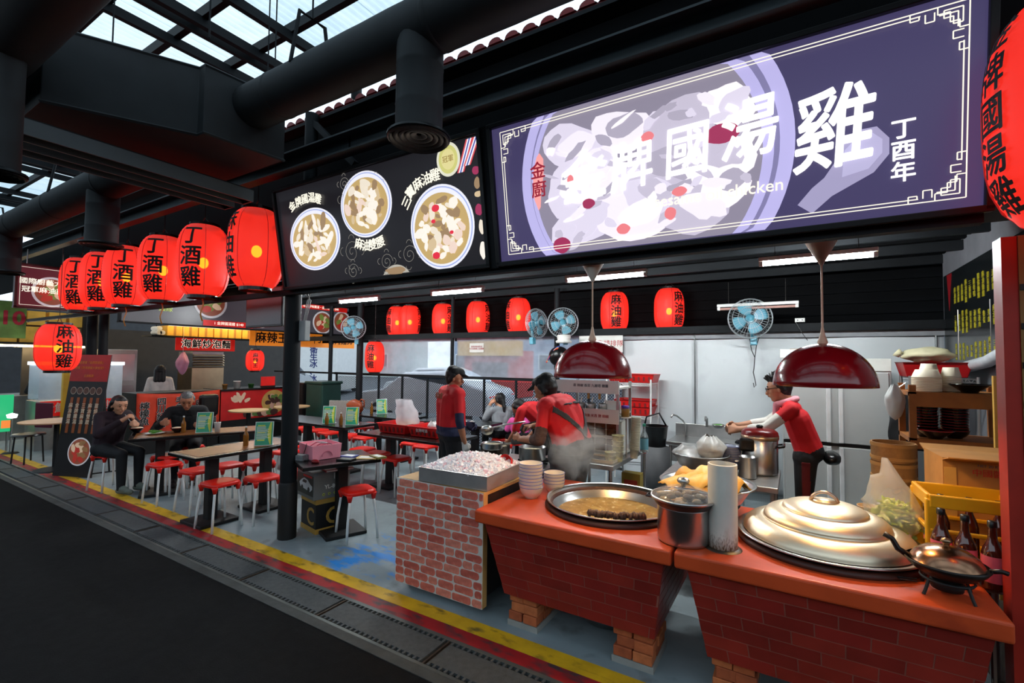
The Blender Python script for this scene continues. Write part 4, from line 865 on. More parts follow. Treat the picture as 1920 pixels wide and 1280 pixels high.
for x in (-.02,.1): MB().box((x,-.17,.60),(.02,.02,.07)).build('clothes_peg',mat('peg wood',C(170,130,70),.6),rk)
MB().box((-.02,-.22,.0),(.68,.3,.03)).build('black_tray',blackp,rk,bev=.01)
jb_=thing('spice_jar','glass jar with a purple lid beside the rack shelf','jar',(-1.45,4.6,1.2)); lath('glass_body',[(0,0),(.04,0),(.042,.07),(.036,.085)],mat('ochre spice',C(150,110,50),.3),jb_,20); lath('lid',[(.038,.085),(.04,.11),(0,.112)],mat('purple lid',C(86,50,150),.4),jb_,20); lath('base_shelf',[(0,-.012),(.06,-.012),(.06,0),(0,0)],ivory,jb_,20); MB().cyl((0,.03,-.4),(0,.03,-.01),.008,n=6).build('stand_rod',steel_r,jb_)
et=thing('baking_tray','cream enamel tray at the front of the condiment table','tray',(-1.62,4.34,.8)); tray(MB(),.34,.24,.03).build('tray',mat('cream enamel',C(220,206,176),.35),et,bev=.003)
# cups and bottles right of the rack
cup=mat('patterned paper cup',C(206,204,150),.5,var=.35,vs=28)
def cups(label,loc,n,r,dz,h,m,lean=0):
    t=thing('cup_stack',label,'cups',loc); t.rotation_euler=(0,lean,0)
    for i in range(n): lath('cup',[(r*.75,0),(r,h),(r*1.06,h),(r*1.06,h+.005),(r*.98,h+.004)],m,t,20,loc=(0,0,dz*i))
    return t
cups('tall leaning stack of plain paper cups beside the spice drawers',(-1.37,4.62,.8),24,.045,.0135,.085,mat('plain paper cup',C(214,216,196),.55),.06)
cups('low stack of flowered paper cups in front of the tall cup stack',(-1.46,4.4,.8),4,.055,.05,.09,cup)
cups('pair of flowered paper cups at the table front',(-1.49,4.27,.8),2,.05,.03,.07,cup)
bt=bottle('clear water bottle with a green cap on the condiment table',(-1.36,4.95,.8),None,.3,.042,mat('blue bottle label',C(110,170,190),.4),mat('clear bottle plastic',(.8,.86,.84),.05,trans=.85,ior=1.2),mat('green cap',C(30,110,90),.4))
bk=thing('black_bucket','black plastic bucket with a handle by the sink','bucket',(-1.62,6.45,.0)); lath('stool_stand',[(0,0),(.2,0),(.2,.62),(0,.62)],mat('grey crate',C(90,90,92),.6),bk,4); lath('pail',[(0,.62),(.13,.62),(.16,.88),(.168,.89),(.158,.89),(.125,.64),(0,.64)],blackp,bk,28); MB().tube([(-.15,0,.86),(-.12,0,1.0),(.05,0,1.06),(.14,0,.9)],.012,6).build('handle',blackp,bk,smooth=True)
# wire shelf with red baskets
def wire_shelf(label,x0,x1,y0,y1,levels,h,m):
    t=thing('wire_shelf',label,'shelf',((x0+x1)/2,(y0+y1)/2,0)); w,d=x1-x0,y1-y0
    for sx in (-1,1):
        for sy in (-1,1): MB().cyl((sx*w/2,sy*d/2,0),(sx*w/2,sy*d/2,h),.013,n=8).build('upright',m,t)
    for z in levels:
        mb=MB()
        for y in (-d/2,d/2): mb.bar((-w/2,y,z),(w/2,y,z),.008); mb.bar((-w/2,y,z-.03),(w/2,y,z-.03),.006)
        for x in (-w/2,w/2): mb.bar((x,-d/2,z),(x,d/2,z),.008)
        for i in range(14): xx=-w/2+w*(i+.5)/14; mb.bar((xx,-d/2,z),(xx,d/2,z),.004)
        for i in range(10): a=-w/2+w*i/10; mb.bar((a,-d/2,z-.03),(a+w/20,-d/2,z),.005); mb.bar((a+w/20,-d/2,z),(a+w/10,-d/2,z-.03),.005)
        mb.build('wire_tier',m,t)
    return t
wire_shelf('white wire shelf holding red baskets beside the tarpaulin',-2.36,-1.72,6.6,6.98,(.45,.98,1.44),1.5,whitem)
def basket(name,label,loc,w,d,h,group=None,rz=0,m=redp,holes=True,cat='basket'):
    t=thing(name,label,cat,loc,rz,group); tray(MB(),w*.86,d*.86,h,.006,.018,.16).build('tub',m,t,bev=.006)
    if holes:
        for i in range(6): MB().box((-w*.36+i*w*.145,-d*.475,h*.45),(w*.05,.006,h*.5)).build('slot',mat('dark slot',C(110,14,14),.6),t)
    return t
basket('red_basket','upper red basket on top of the white wire shelf',(-1.93,6.8,1.45),.5,.4,.12,'red baskets'); basket('red_basket','red basket at the left on top of the white wire shelf',(-2.2,6.75,1.45),.25,.35,.06,'red baskets')
basket('red_basket','lower red basket of the pair on the middle wire tier',(-1.98,6.8,.985),.5,.4,.13,'red baskets'); basket('red_basket','upper red basket nested in the pair on the middle wire tier',(-1.99,6.8,1.075),.52,.42,.13,'red baskets')
# below the condiment table
basket('red_basin','red basin of scraps under the condiment table',(-1.72,4.45,.31),.42,.34,.14,None,.2); 
mb=MB(); g=random.Random(8)
for i in range(20): mb.ell((-1.72+g.uniform(-.13,.13),4.45+g.uniform(-.1,.1),.43+g.uniform(0,.04)),(.035,.025,.02),8,5,wob=.4,seed=i)
o=mb.build('vegetable_scraps',mat('mixed scraps',C(120,116,80),.7,var=.4,vs=30),smooth=True); tag(o,'heap of vegetable scraps in the red basin under the table','scraps',kind='stuff')
o=thing('yellow_carton','yellow printed carton standing on the lower shelf','box',(-1.5,5.0,.31)); MB().box((0,0,.13),(.2,.12,.26)).build('carton_body',mat('yellow carton',C(160,140,60),.6,var=.2),o,bev=.004); MB().box((0,-.062,.14),(.14,.004,.1)).build('print_panel',mat('red print',C(170,60,50),.6),o)
# gas range with pans
gs=thing('gas_range','low steel gas range with black knobs beside the ice tray','stove',(-2.42,4.02,0))
MB().box((0,0,.38),(.95,.6,.76)).build('body',steel_r,gs,bev=.008); MB().box((0,-.31,.70),(.95,.03,.1)).build('knob_panel',whitem,gs,bev=.004)
for i in range(4): MB().lathe([(.028,0),(.028,.02),(.02,.03),(.0,.03)],16,Matrix.Translation((-.32+.22*i,-.325,.7))@Matrix.Rotation(PI/2,4,'X')).build('knob',blackp,gs,auto=True)
for x in (-.22,.24):
    mb=MB()
    for k in range(4): a=k*PI/4; mb.bar((x-.16*math.cos(a),-.16*math.sin(a),.775),(x+.16*math.cos(a),.16*math.sin(a),.775),.012,.02)
    mb.build('pan_support',black,gs)
def pan(name,label,loc,r,h,cat,fill,handle=None,m=steel):
    t=thing(name,label,cat,loc); lath('pan_body',[(0,0),(r*.9,0),(r,.01),(r,h),(r*1.03,h+.003),(r*.97,h),(r*.96,.015),(0,.012)],m,t,36)
    if fill: lath('contents',[(r*.96,h*.75),(0,h*.76)],fill,t,30)
    if handle: MB().tube([(r*math.cos(handle),r*math.sin(handle),h*.8),((r+.2)*math.cos(handle),(r+.2)*math.sin(handle),h+.04)],.009,7).build('handle',steel,t)
    return t
soup=mat('milky soup',C(205,190,160),.25,var=.1)
pan('saucepan','shallow steel saucepan held over the range by the chef',(-2.5,3.80,.90),.1,.055,'pan',soup,handle=.1)
pan('soup_pan','wide dark pan boiling on the gas range behind the saucepan',(-2.63,4.05,.79),.15,.1,'pan',soup,m=mat('sooty pan',C(58,46,38),.35,.8)); pan('stew_pot','steel pot on the right burner of the gas range',(-2.2,4.05,.79),.13,.12,'pot',soup)
o=MB().box((-2.33,3.62,.80),(.34,.012,.1)).build('splash_guard',steel); tag(o,'small steel splash guard between the range and the ice tray','guard')
# mess between cart and stove
o=thing('tongs_tray','dark tray with wooden tongs between the cart and the left stove','tray',(-1.96,3.5,.76)); MB().box((0,0,0),(.2,.5,.04)).build('tray',blackp,o,bev=.008); MB().bar((-.05,-.2,.03),(.04,.15,.03),.02,.01).build('tongs',wood_e,o); MB().cyl((-.05,.1,-.76),(-.05,.1,-.02),.02,n=8).build('stand_leg',black,o)
# ================================================================ right shelf corner
wd=mat('orange brown wood',C(150,92,40),.55,var=.2,vs=7)
sh=thing('wooden_shelf','open wooden shelf with bowls at the right wall','shelf',(.99,4.66,0))
for z in (.0,): pass
for x in (-.26,.26):
    for y in (-.2,.2): MB().box((x,y,.80),(.04,.04,1.6)).build('post',wd,sh)
for z in (.72,1.20,1.535): MB().box((0,0,z),(.56,.44,.03)).build('board',wd,sh)
MB().box((0,-.215,1.49),(.56,.015,.09)).build('front_rail',wd,sh); MB().box((0,-.215,1.17),(.56,.015,.06)).build('front_rail',wd,sh)
papb=mat('printed paper bowl',C(236,224,196),.5,var=.05); mix_in(papb,22,.68,.72,C(200,90,50))
def pstack(label,loc,n,r,dz,h,m,rim=None):
    t=thing('bowl_stack',label,'bowls',loc)
    for i in range(n): lath('paper_bowl',[(0,0),(r*.98,0),(r*1.05,.008),(r,.012),(r*.75,h),(0,h)],m,t,26,loc=(0,0,dz*i))
    return t
pstack('low wide stack of upturned paper bowls on the wooden shelf',(.83,4.56,1.551),9,.085,.012,.065,papb); pstack('tall stack of upturned paper bowls on the wooden shelf',(.87,4.70,1.551),11,.06,.013,.075,papb); pstack('right stack of upturned paper bowls beside the tall one',(.99,4.68,1.551),9,.058,.013,.075,papb)
o=thing('black_bowl','single black bowl on the wooden shelf top','bowl',(1.06,4.54,1.551)); lath('bowl_body',[(0,0),(.045,0),(.05,.012),(.11,.055),(.115,.06),(.108,.06),(.05,.018),(0,.015)],mat('black lacquer',C(12,11,12),.15,coat=.5),o,36); lath('rim_line',[(.112,.058),(.117,.06),(.112,.063)],MATS['black lacquer'],o,36)
lacq=mat('red lacquer',C(150,14,18),.2,coat=.5)
bowl_stack('black and red lacquer bowl, left stack on the middle shelf',(.82,4.58,1.216),10,.075,.021,'left lacquer bowl stack',MATS['black lacquer'],lacq,h=.06); bowl_stack('black and red lacquer bowl, right stack on the middle shelf',(.99,4.62,1.216),12,.082,.02,'right lacquer bowl stack',MATS['black lacquer'],lacq,h=.06)
o=thing('wide_lacquer_bowl','wide black lacquer bowl with red rim in front of the stacks','bowl',(.86,4.50,1.216)); lath('bowl_body',[(0,0),(.04,0),(.045,.01),(.1,.055),(.105,.06)],MATS['black lacquer'],o,30); lath('bowl_rim',[(.103,.058),(.108,.062),(.1,.066)],lacq,o,30)
bam=mat('bamboo weave',C(150,108,60),.65,var=.25,vs=10,bump=.3,bs=50)
for i in range(3):
    t=thing('bamboo_steamer',('bottom','middle','top')[i]+' round bamboo steamer of the stack left of the wooden shelf','steamer',(.585,4.25,.80+.135*i),.4*i,'bamboo steamers')
    lath('drum',[(.125,0),(.128,.13),(.118,.13),(.115,.0)],bam,t,36,auto=True)
    for z in (.015,.105): lath('hoop',[(.131,z),(.131,z+.02),(.126,z+.02)],mat('bamboo hoop',C(176,130,72),.6,var=.2),t,36,auto=True)
o=table_steel('steel_table','low steel table under the cardboard box beside the right stove',.735,1.3,3.02,4.1,.75,shelf=.3); table_steel('steel_table','small steel stand under the bamboo steamers',.47,.705,4.08,4.42,.80,shelf=.3)
cbx=thing('cardboard_box','brown cardboard box with red print behind the yellow crate','box',(.90,3.64,.75),R(3))
MB().box((0,0,.245),(.44,.34,.49)).build('box_body',cardb,cbx); 
for s in (-1,1): MB().box((0,s*.215,.492),(.44,.1,.006),M=Matrix.Rotation(s*.25,4,'X')).build('flap',cardb,cbx)
MB().box((-.19,-.172,.3),(.05,.004,.28)).build('tape',mat('yellow tape',C(206,160,84),.4),cbx); text('中國醬油 特級',.042,mat('red stamp ink',C(190,50,30),.6),cbx,frame((.03,-.171,.42),(1,0,0),(0,0,1)))
text('NET 20 KG',.02,MATS['grey ink'],cbx,frame((-.03,-.171,.46),(1,0,0),(0,0,1)))
yc=thing('bottle_crate','yellow plastic bottle crate with brown bottles inside','crate',(.755,3.30,.75),R(2)); ypl=mat('yellow crate plastic',C(232,170,24),.4,var=.08)
W_,D_,H_=.38,.30,.34
for z,t_ in ((.315,.065),(.02,.04),(.17,.02)):
    for y in (-D_/2,D_/2): MB().box((0,y,z),(W_,.02,t_)).build('rail',ypl,yc,bev=.006)
    for x in (-W_/2,W_/2): MB().box((x,0,z),(.02,D_,t_)).build('rail',ypl,yc,bev=.006)
for x in (-W_/2+.01,W_/2-.01):
    for y in (-D_/2+.01,D_/2-.01): MB().box((x,y,.165),(.05,.035,.32)).build('corner_post',ypl,yc,bev=.008)
MB().box((0,0,.012),(W_,D_,.012)).build('floor_plate',ypl,yc); 
for i,x in enumerate((-.11,0,.11)): bottle(('left','middle','right')[i]+' brown bottle inside the yellow crate',(.755+x,3.30,.77),'crate bottles',.30,.036,None)
vb=thing('vegetable_bag','clear plastic bag of chopped cabbage beside the stepped lid','bag',(.47,3.42,.75))
cab=[mat('cabbage %d'%i,C(*c),.5,var=.25,vs=25) for i,c in enumerate(((206,216,96),(172,194,62),(236,232,150)))]
mb=MB(); g=random.Random(31)
for i in range(330):
    a=g.uniform(0,6.28); q=.115*math.sqrt(g.random()); z=.02+.2*g.random(); q*=math.sin(PI*(.25+.6*z/.24)); mb.k=g.randrange(3)
    mb.ell((q*math.cos(a),q*math.sin(a),z),(g.uniform(.014,.03),g.uniform(.008,.016),.005),6,4,M=Matrix.Rotation(g.uniform(0,6),4,Vector((g.uniform(-1,1),g.uniform(-1,1),1))))
o=mb.build('chopped_cabbage',cab,vb); o['kind']='stuff'
def bagfn(u,v):
    a=2*PI*u; rr=.135*math.sin(PI*min(.5,.08+v*1.3))*(1-.9*max(0,(v-.42)/.58)**.75); rr*=1+.12*noise.noise((math.cos(a)*2,math.sin(a)*2,v*4))+.05*noise.noise((math.cos(a)*7,math.sin(a)*7,v*9)); return (rr*math.cos(a)-.10*max(0,v-.55)**1.2-.05*v*max(0,-math.cos(a))*(.4<v<.8),rr*math.sin(a),.005+.46*v)
MB().grid(bagfn,40,30).build('bag_film',sheet('wrinkled bag film',(.92,.88,.8),.36,.2,.5),vb,smooth=True)
bowl_stack('small cream dish stacked behind the stepped lid',(.37,3.56,.75),4,.06,.03,'small dishes behind the lid',mat('tan dish',C(206,176,140),.4),mat('tan rim',C(220,196,164),.4))
wire_shelf('steel wire shelf beside the refrigerator with a red tub on top',.93,1.40,5.75,6.2,(.5,1.0,1.62),1.64,steel_r)
basket('red_tub','dark red tub with a sack on the high wire shelf',(1.13,5.98,1.63),.5,.42,.14,None,0,mat('dark red plastic',C(170,16,20),.4),False,'tub')
sk_=thing('flour_sack','pale rumpled sack lying in the dark red tub','sack',(1.1,5.98,1.77)); MB().ell((0,0,.07),(.2,.14,.075),28,16,wob=.22,seed=4).build('sack_body',mat('pale sack cloth',C(206,200,164),.7,bump=.4,bs=22),sk_,smooth=True); MB().tube([(-.2,.0,.07),(-.235,.01,.1)],[.03,.045],10).build('tied_end',MATS['pale sack cloth'],sk_,smooth=True)
o=thing('white_bag','crumpled white plastic bag hanging at the wooden shelf','bag',(.64,4.52,1.33)); bagmesh((0,0,0),.07,.06,.26,9,.3).build('film',mat('milky plastic'),o,smooth=True); MB().cyl((.02,0,.24),(.07,.04,.28),.004,n=5).build('hook',steel,o)
o=thing('black_jacket','black jacket hanging on the wire shelf beside the refrigerator','jacket',(.88,5.72,.95)); MB().grid(lambda u,v:(.16*(u-.5)*(1+.5*v)+.02*math.sin(v*7),-.03*math.cos((u-.5)*PI)-.02*noise.noise((u*5,v*4,1)),.55*(1-v)),12,14).build('cloth',mat('black cloth',C(16,16,18),.8),o,smooth=True,sol=.03); MB().tube([(0,0,.55),(0,.02,.62),(.03,.05,.62)],.004,5).build('hook',steel,o)
# menu board on the right wall
mbd=thing('wall_menu','dark menu board with columns of yellow lettering on the right wall','menu board',(1.475,5.95,2.24))
MB().box((0,0,0),(.025,2.3,1.02)).build('board',mat('dark glossy board',C(24,28,30),.2,var=.2),mbd); MF2=frame((-.014,0,0),(0,-1,0),(0,0,1))
yi=[mat('yellow ink',C(190,180,40),.5),mat('amber ink',C(214,150,40),.5)]
g=random.Random(2); words='麻油雞 國湯雞 金牌雞 麻油雙腰 三寶雞 薑母鴨 雞佛麵線 麻油麵線 燙青菜 滷肉飯 嘴邊肉 魯蛋 米血'.split()
for i in range(13):
    x=-.72+i*.125
    for j in range(3): text('\n'.join(words[(i+j*4)%13][:4]),.062,yi[1 if i>9 else 0],mbd,MF2@Matrix.Translation((x,.24-j*.3,0)),line=.95)
mb=MB(); mb.poly([(-1.0,.5),(-.82,.5),(-.93,.1)],.002,MF2); mb.build('red_pennant',mat('red pennant',C(150,20,30),.5),mbd)
rl=thing('rolled_curtain','rolled white plastic curtain hanging along the right wall below the menu','curtain',(1.40,0,0)); MB().tube([(0,6.6,1.72),(-.02,6.1,1.72),(0,5.5,1.78),(.0,5.1,1.86)],[.05,.055,.05,.045],12).build('roll',mat('white film roll',C(200,206,210),.3,var=.08,vs=18,bump=.3,bs=20),rl,smooth=True)
for y in (6.3,5.4): MB().tube([(0,y,1.8),(0,y,2.3)],.004,5).build('cord',steel,rl)
yr=thing('slotted_upright','yellow slotted steel upright near the red pillar','upright',(1.12,4.22,0)); MB().box((0,0,.84),(.05,.03,1.68)).build('strip',mat('cream yellow steel',C(222,176,84),.5),yr)
for i in range(14): MB().box((0,-.016,.9+i*.055),(.018,.004,.032)).build('slot',black,yr)
o=thing('kettle','steel kettle at the right wall beyond the slotted upright','kettle',(1.2,4.45,.8)); lath('body',[(0,.0),(.08,0),(.085,.2),(.05,.25),(0,.26)],steel,o,24); lath('stand',[(0,-.8),(.1,-.8),(.1,-.001),(0,-.001)],mat('grey crate'),o,8); MB().tube([(-.06,0,.22),(-.06,0,.32),(.06,0,.32),(.06,0,.22)],.008,6).build('handle',blackp,o)
# under-stove oddments seen in the gaps
o=thing('gas_cylinder','squat steel gas burner under the left stove','burner',(-1.12,3.15,0)); lath('drum',[(0,.01),(.16,.01),(.17,.1),(.12,.15),(0,.15)],steel_r,o,30); lath('foot',[(.1,0),(.12,.0),(.12,.02)],black,o,24)
# wall fans
fanb=mat('light blue fan plastic',C(96,170,192),.35,var=.06); fanw=mat('pale fan wire',C(190,198,202),.35,.3)
def fan(label,loc,rz,tilt,r=.24):
    t=thing('wall_fan',label,'fan',loc,0,'blue wall fans'); t.rotation_euler=(tilt,0,rz)   # faces local -y
    bl2=MB()
    for k in range(4):
        a=k*PI/2+.4
        def fn(u,v,a=a): q=.05+(r*.80-.05)*v; w=.56*(.6+.4*math.sin(PI*min(1,v*.85+.1))); th=a+(u-.5)*w*2; return (q*math.cos(th),.02*(u-.5)+0.0,q*math.sin(th))
        bl2.grid(fn,6,6)
    bl2.build('blades',fanb,t,smooth=True,sol=.004)
    MB().lathe([(0,-.045),(.028,-.045),(.045,-.03),(.05,.02),(0,.02)],24,Matrix.Rotation(-PI/2,4,'X')@Matrix.Diagonal((1,1,-1,1))).build('hub',fanb,t,smooth=True)
    gr=MB()
    for rr,y in ((r,.0),(r*.99,.03),(r*.8,-.062),(r*.55,-.078),(r*.3,-.085),(r*.97,-.02)): gr.tube([(rr*math.cos(2*PI*k/28),y,rr*math.sin(2*PI*k/28)) for k in range(28)],.0028 if rr<r*.98 else .005,5,closed=True)
    for k in range(36): a=2*PI*k/36; gr.tube([(.05*math.cos(a),-.086,.05*math.sin(a)),(r*.6*math.cos(a),-.076,r*.6*math.sin(a)),(r*.9*math.cos(a),-.045,r*.9*math.sin(a)),(r*math.cos(a),0,r*math.sin(a)),(r*.9*math.cos(a),.05,r*.9*math.sin(a)),(.07*math.cos(a),.075,.07*math.sin(a))],.0016,3)
    gr.build('cage',fanw,t)
    MB().lathe([(0,-.09),(.045,-.09),(.05,-.08),(0,-.078)],20,Matrix.Rotation(-PI/2,4,'X')@Matrix.Diagonal((1,1,-1,1))).build('badge',whitem,t,smooth=True)
    MB().ell((0,.11,0),(.06,.08,.06),14,8).build('motor',fanb,t,smooth=True)
    MB().tube([(0,.13,-.03),(.02,.14,-.15),(.05,.16,-.24)],.022,8).build('neck',fanb,t,smooth=True); MB().box((.05,.17,-.27),(.08,.08,.12)).build('switch_box',fanb,t,bev=.01)
    return t
f1=fan('blue wall fan on the white tarpaulin with a dangling looped cord',(-.5,6.88,2.33),R(8),R(-6),.265); f2=fan('blue wall fan on the post left of the left lamp cord, right of a pair',(-3.18,6.85,2.36),R(28),R(-6),.245)
f3=fan('blue wall fan seen half from the side, left of a pair',(-3.62,6.8,2.36),R(75),R(-4),.245); f4=fan('blue wall fan on the corner post above the small lantern',(-7.95,6.72,2.40),R(42),R(-4),.25)
o=MB().tube([(-.53,7.1,2.12),(-.50,7.08,1.92),(-.46,7.06,1.82),(-.47,7.05,1.68),(-.48,7.05,1.62),(-.46,7.05,1.52),(-.45,7.05,1.45),(-.47,7.05,1.42),(-.48,7.05,1.48)],.006,5).build('fan_cord',blackp); tag(o,'black looped cord dangling below the fan on the tarpaulin','cord')
o=MB().tube([(-.40,7.1,2.12),(-.44,7.08,1.98),(-.46,7.06,1.82)],.006,5).build('fan_cord',blackp); tag(o,'short black cord joining the looped cord under the fan','cord')
sk2=thing('socket_strip','small white socket on the beam right of the tarpaulin fan','socket',(.06,7.03,2.30)); MB().box((0,0,0),(.11,.03,.05)).build('plate',white,sk2,bev=.004); MB().box((-.025,-.016,0),(.012,.004,.012)).build('hole',blackp,sk2); MB().box((.025,-.016,0),(.012,.004,.012)).build('hole',blackp,sk2); MB().tube([(-.05,0,-.02),(.02,.0,-.16),(.08,.02,-.26)],.004,5).build('cord',blackp,sk2)
# hats hung on the post
ht=thing('striped_hat','dark hat with red yellow and blue stripes hung on the post','hat',(-3.2,6.75,1.82)); MB().ell((0,0,0),(.17,.14,.16),20,12).build('crown',blackp,ht,smooth=True)
for k,c_ in enumerate(((190,30,30),(226,200,120),(40,60,150))): MB().tube([(-.17+.012*k+.2*q/8*(1),-.1,-.1+.03*0+.22*math.sin(PI*.5*q/8)+.016*k) for q in range(9)],.011,6).build('stripe',mat('stripe %d'%k,C(*c_),.6),ht)
ht2=thing('paper_hat_stack','stack of white paper caps on top of the post beside the fans','caps',(-3.14,6.8,2.03)); lath('hats',[(0,.0),(.12,0),(.13,.03),(.1,.05),(.11,.1),(.1,.13),(0,.14)],paper,ht2,24); lath('band',[(.122,.01),(.126,.02),(.122,.03)],mat('grey hem'),ht2,24)
def notice(label,x0,z0,w,h,s,y=7.1,size=.05,m=None,line=1.1):
    t=thing('paper_notice',label,'notice',(x0,y,z0)); MB().box((0,0,0),(w,.006,h)).build('sheet',paper,t); text(s,size,m or MATS['red ink'],t,frame((0,-.0035,0),(1,0,0),(0,0,1)),line=line); return t
notice('small white notice with red writing on the clear curtain behind the man in red',-5.08,1.975,.32,.17,'如欲索取發票請\n先告知服務人員謝謝',size=.036,y=7.15); notice('large white notice with red writing behind the left lamp',-2.62,2.02,.72,.26,'1 口點餐 請排隊',size=.105,y=7.04,m=mat('bright red ink',C(180,30,30),.6))
# electrical bits near the front post
eb=thing('junction_box','grey junction box with loose white cables on the front post','box',(-4.155,2.91,2.02)); MB().box((0,0,0),(.1,.06,.2)).build('box',mat('grey plastic',C(160,164,164),.4),eb,bev=.006)
for k in range(3): MB().tube([(-.02+.02*k,0,.1),(.0+.03*k,.02,.3),(.08-.04*k,.0,.36),(.05,.02,.42),(-.02-.02*k,.03,.38)],.006,5).build('cable',mat('grey cable',C(170,172,172),.5),eb,smooth=True)
# ================================================================ stools and tables
stred=mat('red stool plastic',C(226,30,16),.4,var=.06); stleg=mat('white stool leg',C(236,236,234),.4,var=.03)
sb=MB(); sb.lathe([(.15,.0),(.153,.006),(.152,.024),(.146,.034),(.12,.04),(.06,.039),(.0,.038)],32,sq=4.5)
for sx in (-1,1):
    for sy in (-1,1): sb.lathe([(.017,-.055),(.024,-.02),(.032,.008)],10,Matrix.Translation((sx*.118,sy*.118,0)))
seat_me=sb.mesh('seat',stred,True)
leg_me=MB().tube([(0,0,0),(-.012,-.012,.2),(-.028,-.028,.34),(-.034,-.034,.405)],[.0125,.0125,.0125,.011],8).mesh('leg',stleg,True)
STN=[0]
def stool(x,y,rz,label):
    t=thing('stool',label,'stool',(x,y,0),rz,'red plastic stools')
    q=bpy.data.objects.new('seat',seat_me); COL.objects.link(q); q.parent=t; q.location=(0,0,.435)
    for k in range(4):
        q=bpy.data.objects.new('leg',leg_me); COL.objects.link(q); q.parent=t; a=PI/4+k*PI/2; q.location=(.152*(1 if k in(0,3) else -1),.152*(1 if k<2 else -1),0); q.rotation_euler=(0,0,k*PI/2)
for x,y,rz,lb in ((-5.12,2.66,.05,'red stool nearest the kerb, right of the front table pedestal'),(-4.97,3.02,-.1,'red stool just left of the thick front post'),(-3.72,3.24,-.35,'red stool alone right of the stacked boxes'),(-6.55,2.75,.1,'red stool left of the nearest table, in front of the man in black'),(-5.88,2.8,.08,'red stool at the left corner of the nearest table'),(-5.87,3.13,.0,'red stool behind the left corner stool of the nearest table'),(-5.72,3.43,-.05,'red stool farther along the left side of the nearest table'),(-6.62,3.2,.1,'red stool between the nearest table and the eaters table'),(-4.95,3.48,-.1,'red stool partly hidden behind the thick front post'),(-7.78,2.62,.2,'stool under the seated woman in dark clothes'),(-7.5,3.45,.4,'stool under the seated man in black'),(-7.05,3.0,.3,'red stool seen under the eaters table'),(-6.05,4.0,.1,'red stool behind the eaters table, nearer one'),(-6.35,4.3,.1,'red stool behind the eaters table, farther one'),(-5.55,4.05,.0,'red stool right of the pair behind the eaters table'),
    (-4.92,4.62,.1,'red stool under the left end of the red bin table'),(-4.49,4.55,-.1,'red stool in front of the red bin table, right one'),(-5.33,4.72,.1,'red stool at the left end of the red bin table'),(-4.75,5.4,0,'red stool behind the red bin table, right one'),(-5.1,5.5,.1,'red stool behind the red bin table, left one'),(-6.09,5.42,.1,'red stool at the right end of the two-card table'),(-6.47,5.46,0,'red stool behind the two-card table, second from its right end'),(-6.98,5.42,-.1,'red stool behind the two-card table, middle one'),(-7.38,5.5,.1,'red stool behind the two-card table, second from its left end'),(-7.85,5.55,0,'red stool at the far left behind the two-card table'),(-6.98,6.22,.1,'red stool at the fence table, nearer left'),(-6.55,6.62,0,'red stool at the fence table, far side'),(-7.3,6.6,.1,'red stool by the corner post and the fence'),(-5.7,6.5,.1,'red stool behind the plastic bag at the fence table')): stool(x,y,rz,lb)
topm=mat('black laminate table',C(20,17,16),.25,var=.2,vs=4)
prm=mat('printed table menu',C(112,56,22),.35,spec=.25,var=.35,vs=5); nt,b=nodes_of(prm)
bt_=nt.nodes.new('ShaderNodeTexBrick'); bt_.inputs['Scale'].default_value=1; bt_.inputs['Brick Width'].default_value=.035; bt_.inputs['Row Height'].default_value=.09; bt_.inputs['Mortar Size'].default_value=.012; bt_.inputs['Color1'].default_value=(*C(176,136,66),1); bt_.inputs['Color2'].default_value=(*C(60,44,30),1); bt_.inputs['Mortar'].default_value=(*C(120,72,38),1)
tc=nt.nodes.new('ShaderNodeTexCoord'); nt.links.new(tc.outputs['Object'],bt_.inputs['Vector']); src=b.inputs['Base Color'].links[0].from_socket; mx=nt.nodes.new('ShaderNodeMix'); mx.data_type='RGBA'; mx.inputs[0].default_value=.5; nt.links.new(src,mx.inputs[6]); nt.links.new(bt_.outputs[0],mx.inputs[7]); nt.links.new(mx.outputs[2],b.inputs['Base Color'])
def dtable(label,x,y,w,d,rz=0,ped=(-.3,.3),printed=True,group='black dining tables'):
    t=thing('dining_table',label,'table',(x,y,0),rz,group)
    MB().box((0,0,.73),(w,d,.035)).build('top',topm,t,bev=.005)
    if printed: MB().box((0,0,.7485),(w-.12,d-.1,.003)).build('printed_menu',prm,t)
    for p in ped:
        MB().box((0,p*d/1.2,.37),(.1,.1,.69)).build('pedestal',black,t,bev=.006); MB().box((0,p*d/1.2,.018),(.42,.40,.034)).build('base_plate',black,t,bev=.008)
    return t
dtable('nearest dining table with a printed top, left of the thick post',-5.37,3.0,.58,1.2)
dtable('printed dining table where the couple in dark clothes eat',-6.86,3.3,.6,1.5,R(-24),(-.35,.4))
dtable('small black table with the pink box beside the thick post',-3.995,3.18,.6,.74,R(-22),(.12,),False)
dtable('black table carrying the two red bins',-4.36,4.78,.72,1.5,R(90),(-.38,.38),False)
dtable('black table with two menu cards in the middle of the dining area',-6.55,4.92,.6,1.9,R(90),(-.35,.2),False)
dtable('black table along the fence with a menu card and oil bottle',-6.2,6.1,.6,1.2,R(90),(-.3,.3),False)
dtable('black table along the fence behind the man in red',-4.7,6.15,.6,1.3,R(90),(-.3,.3),False)
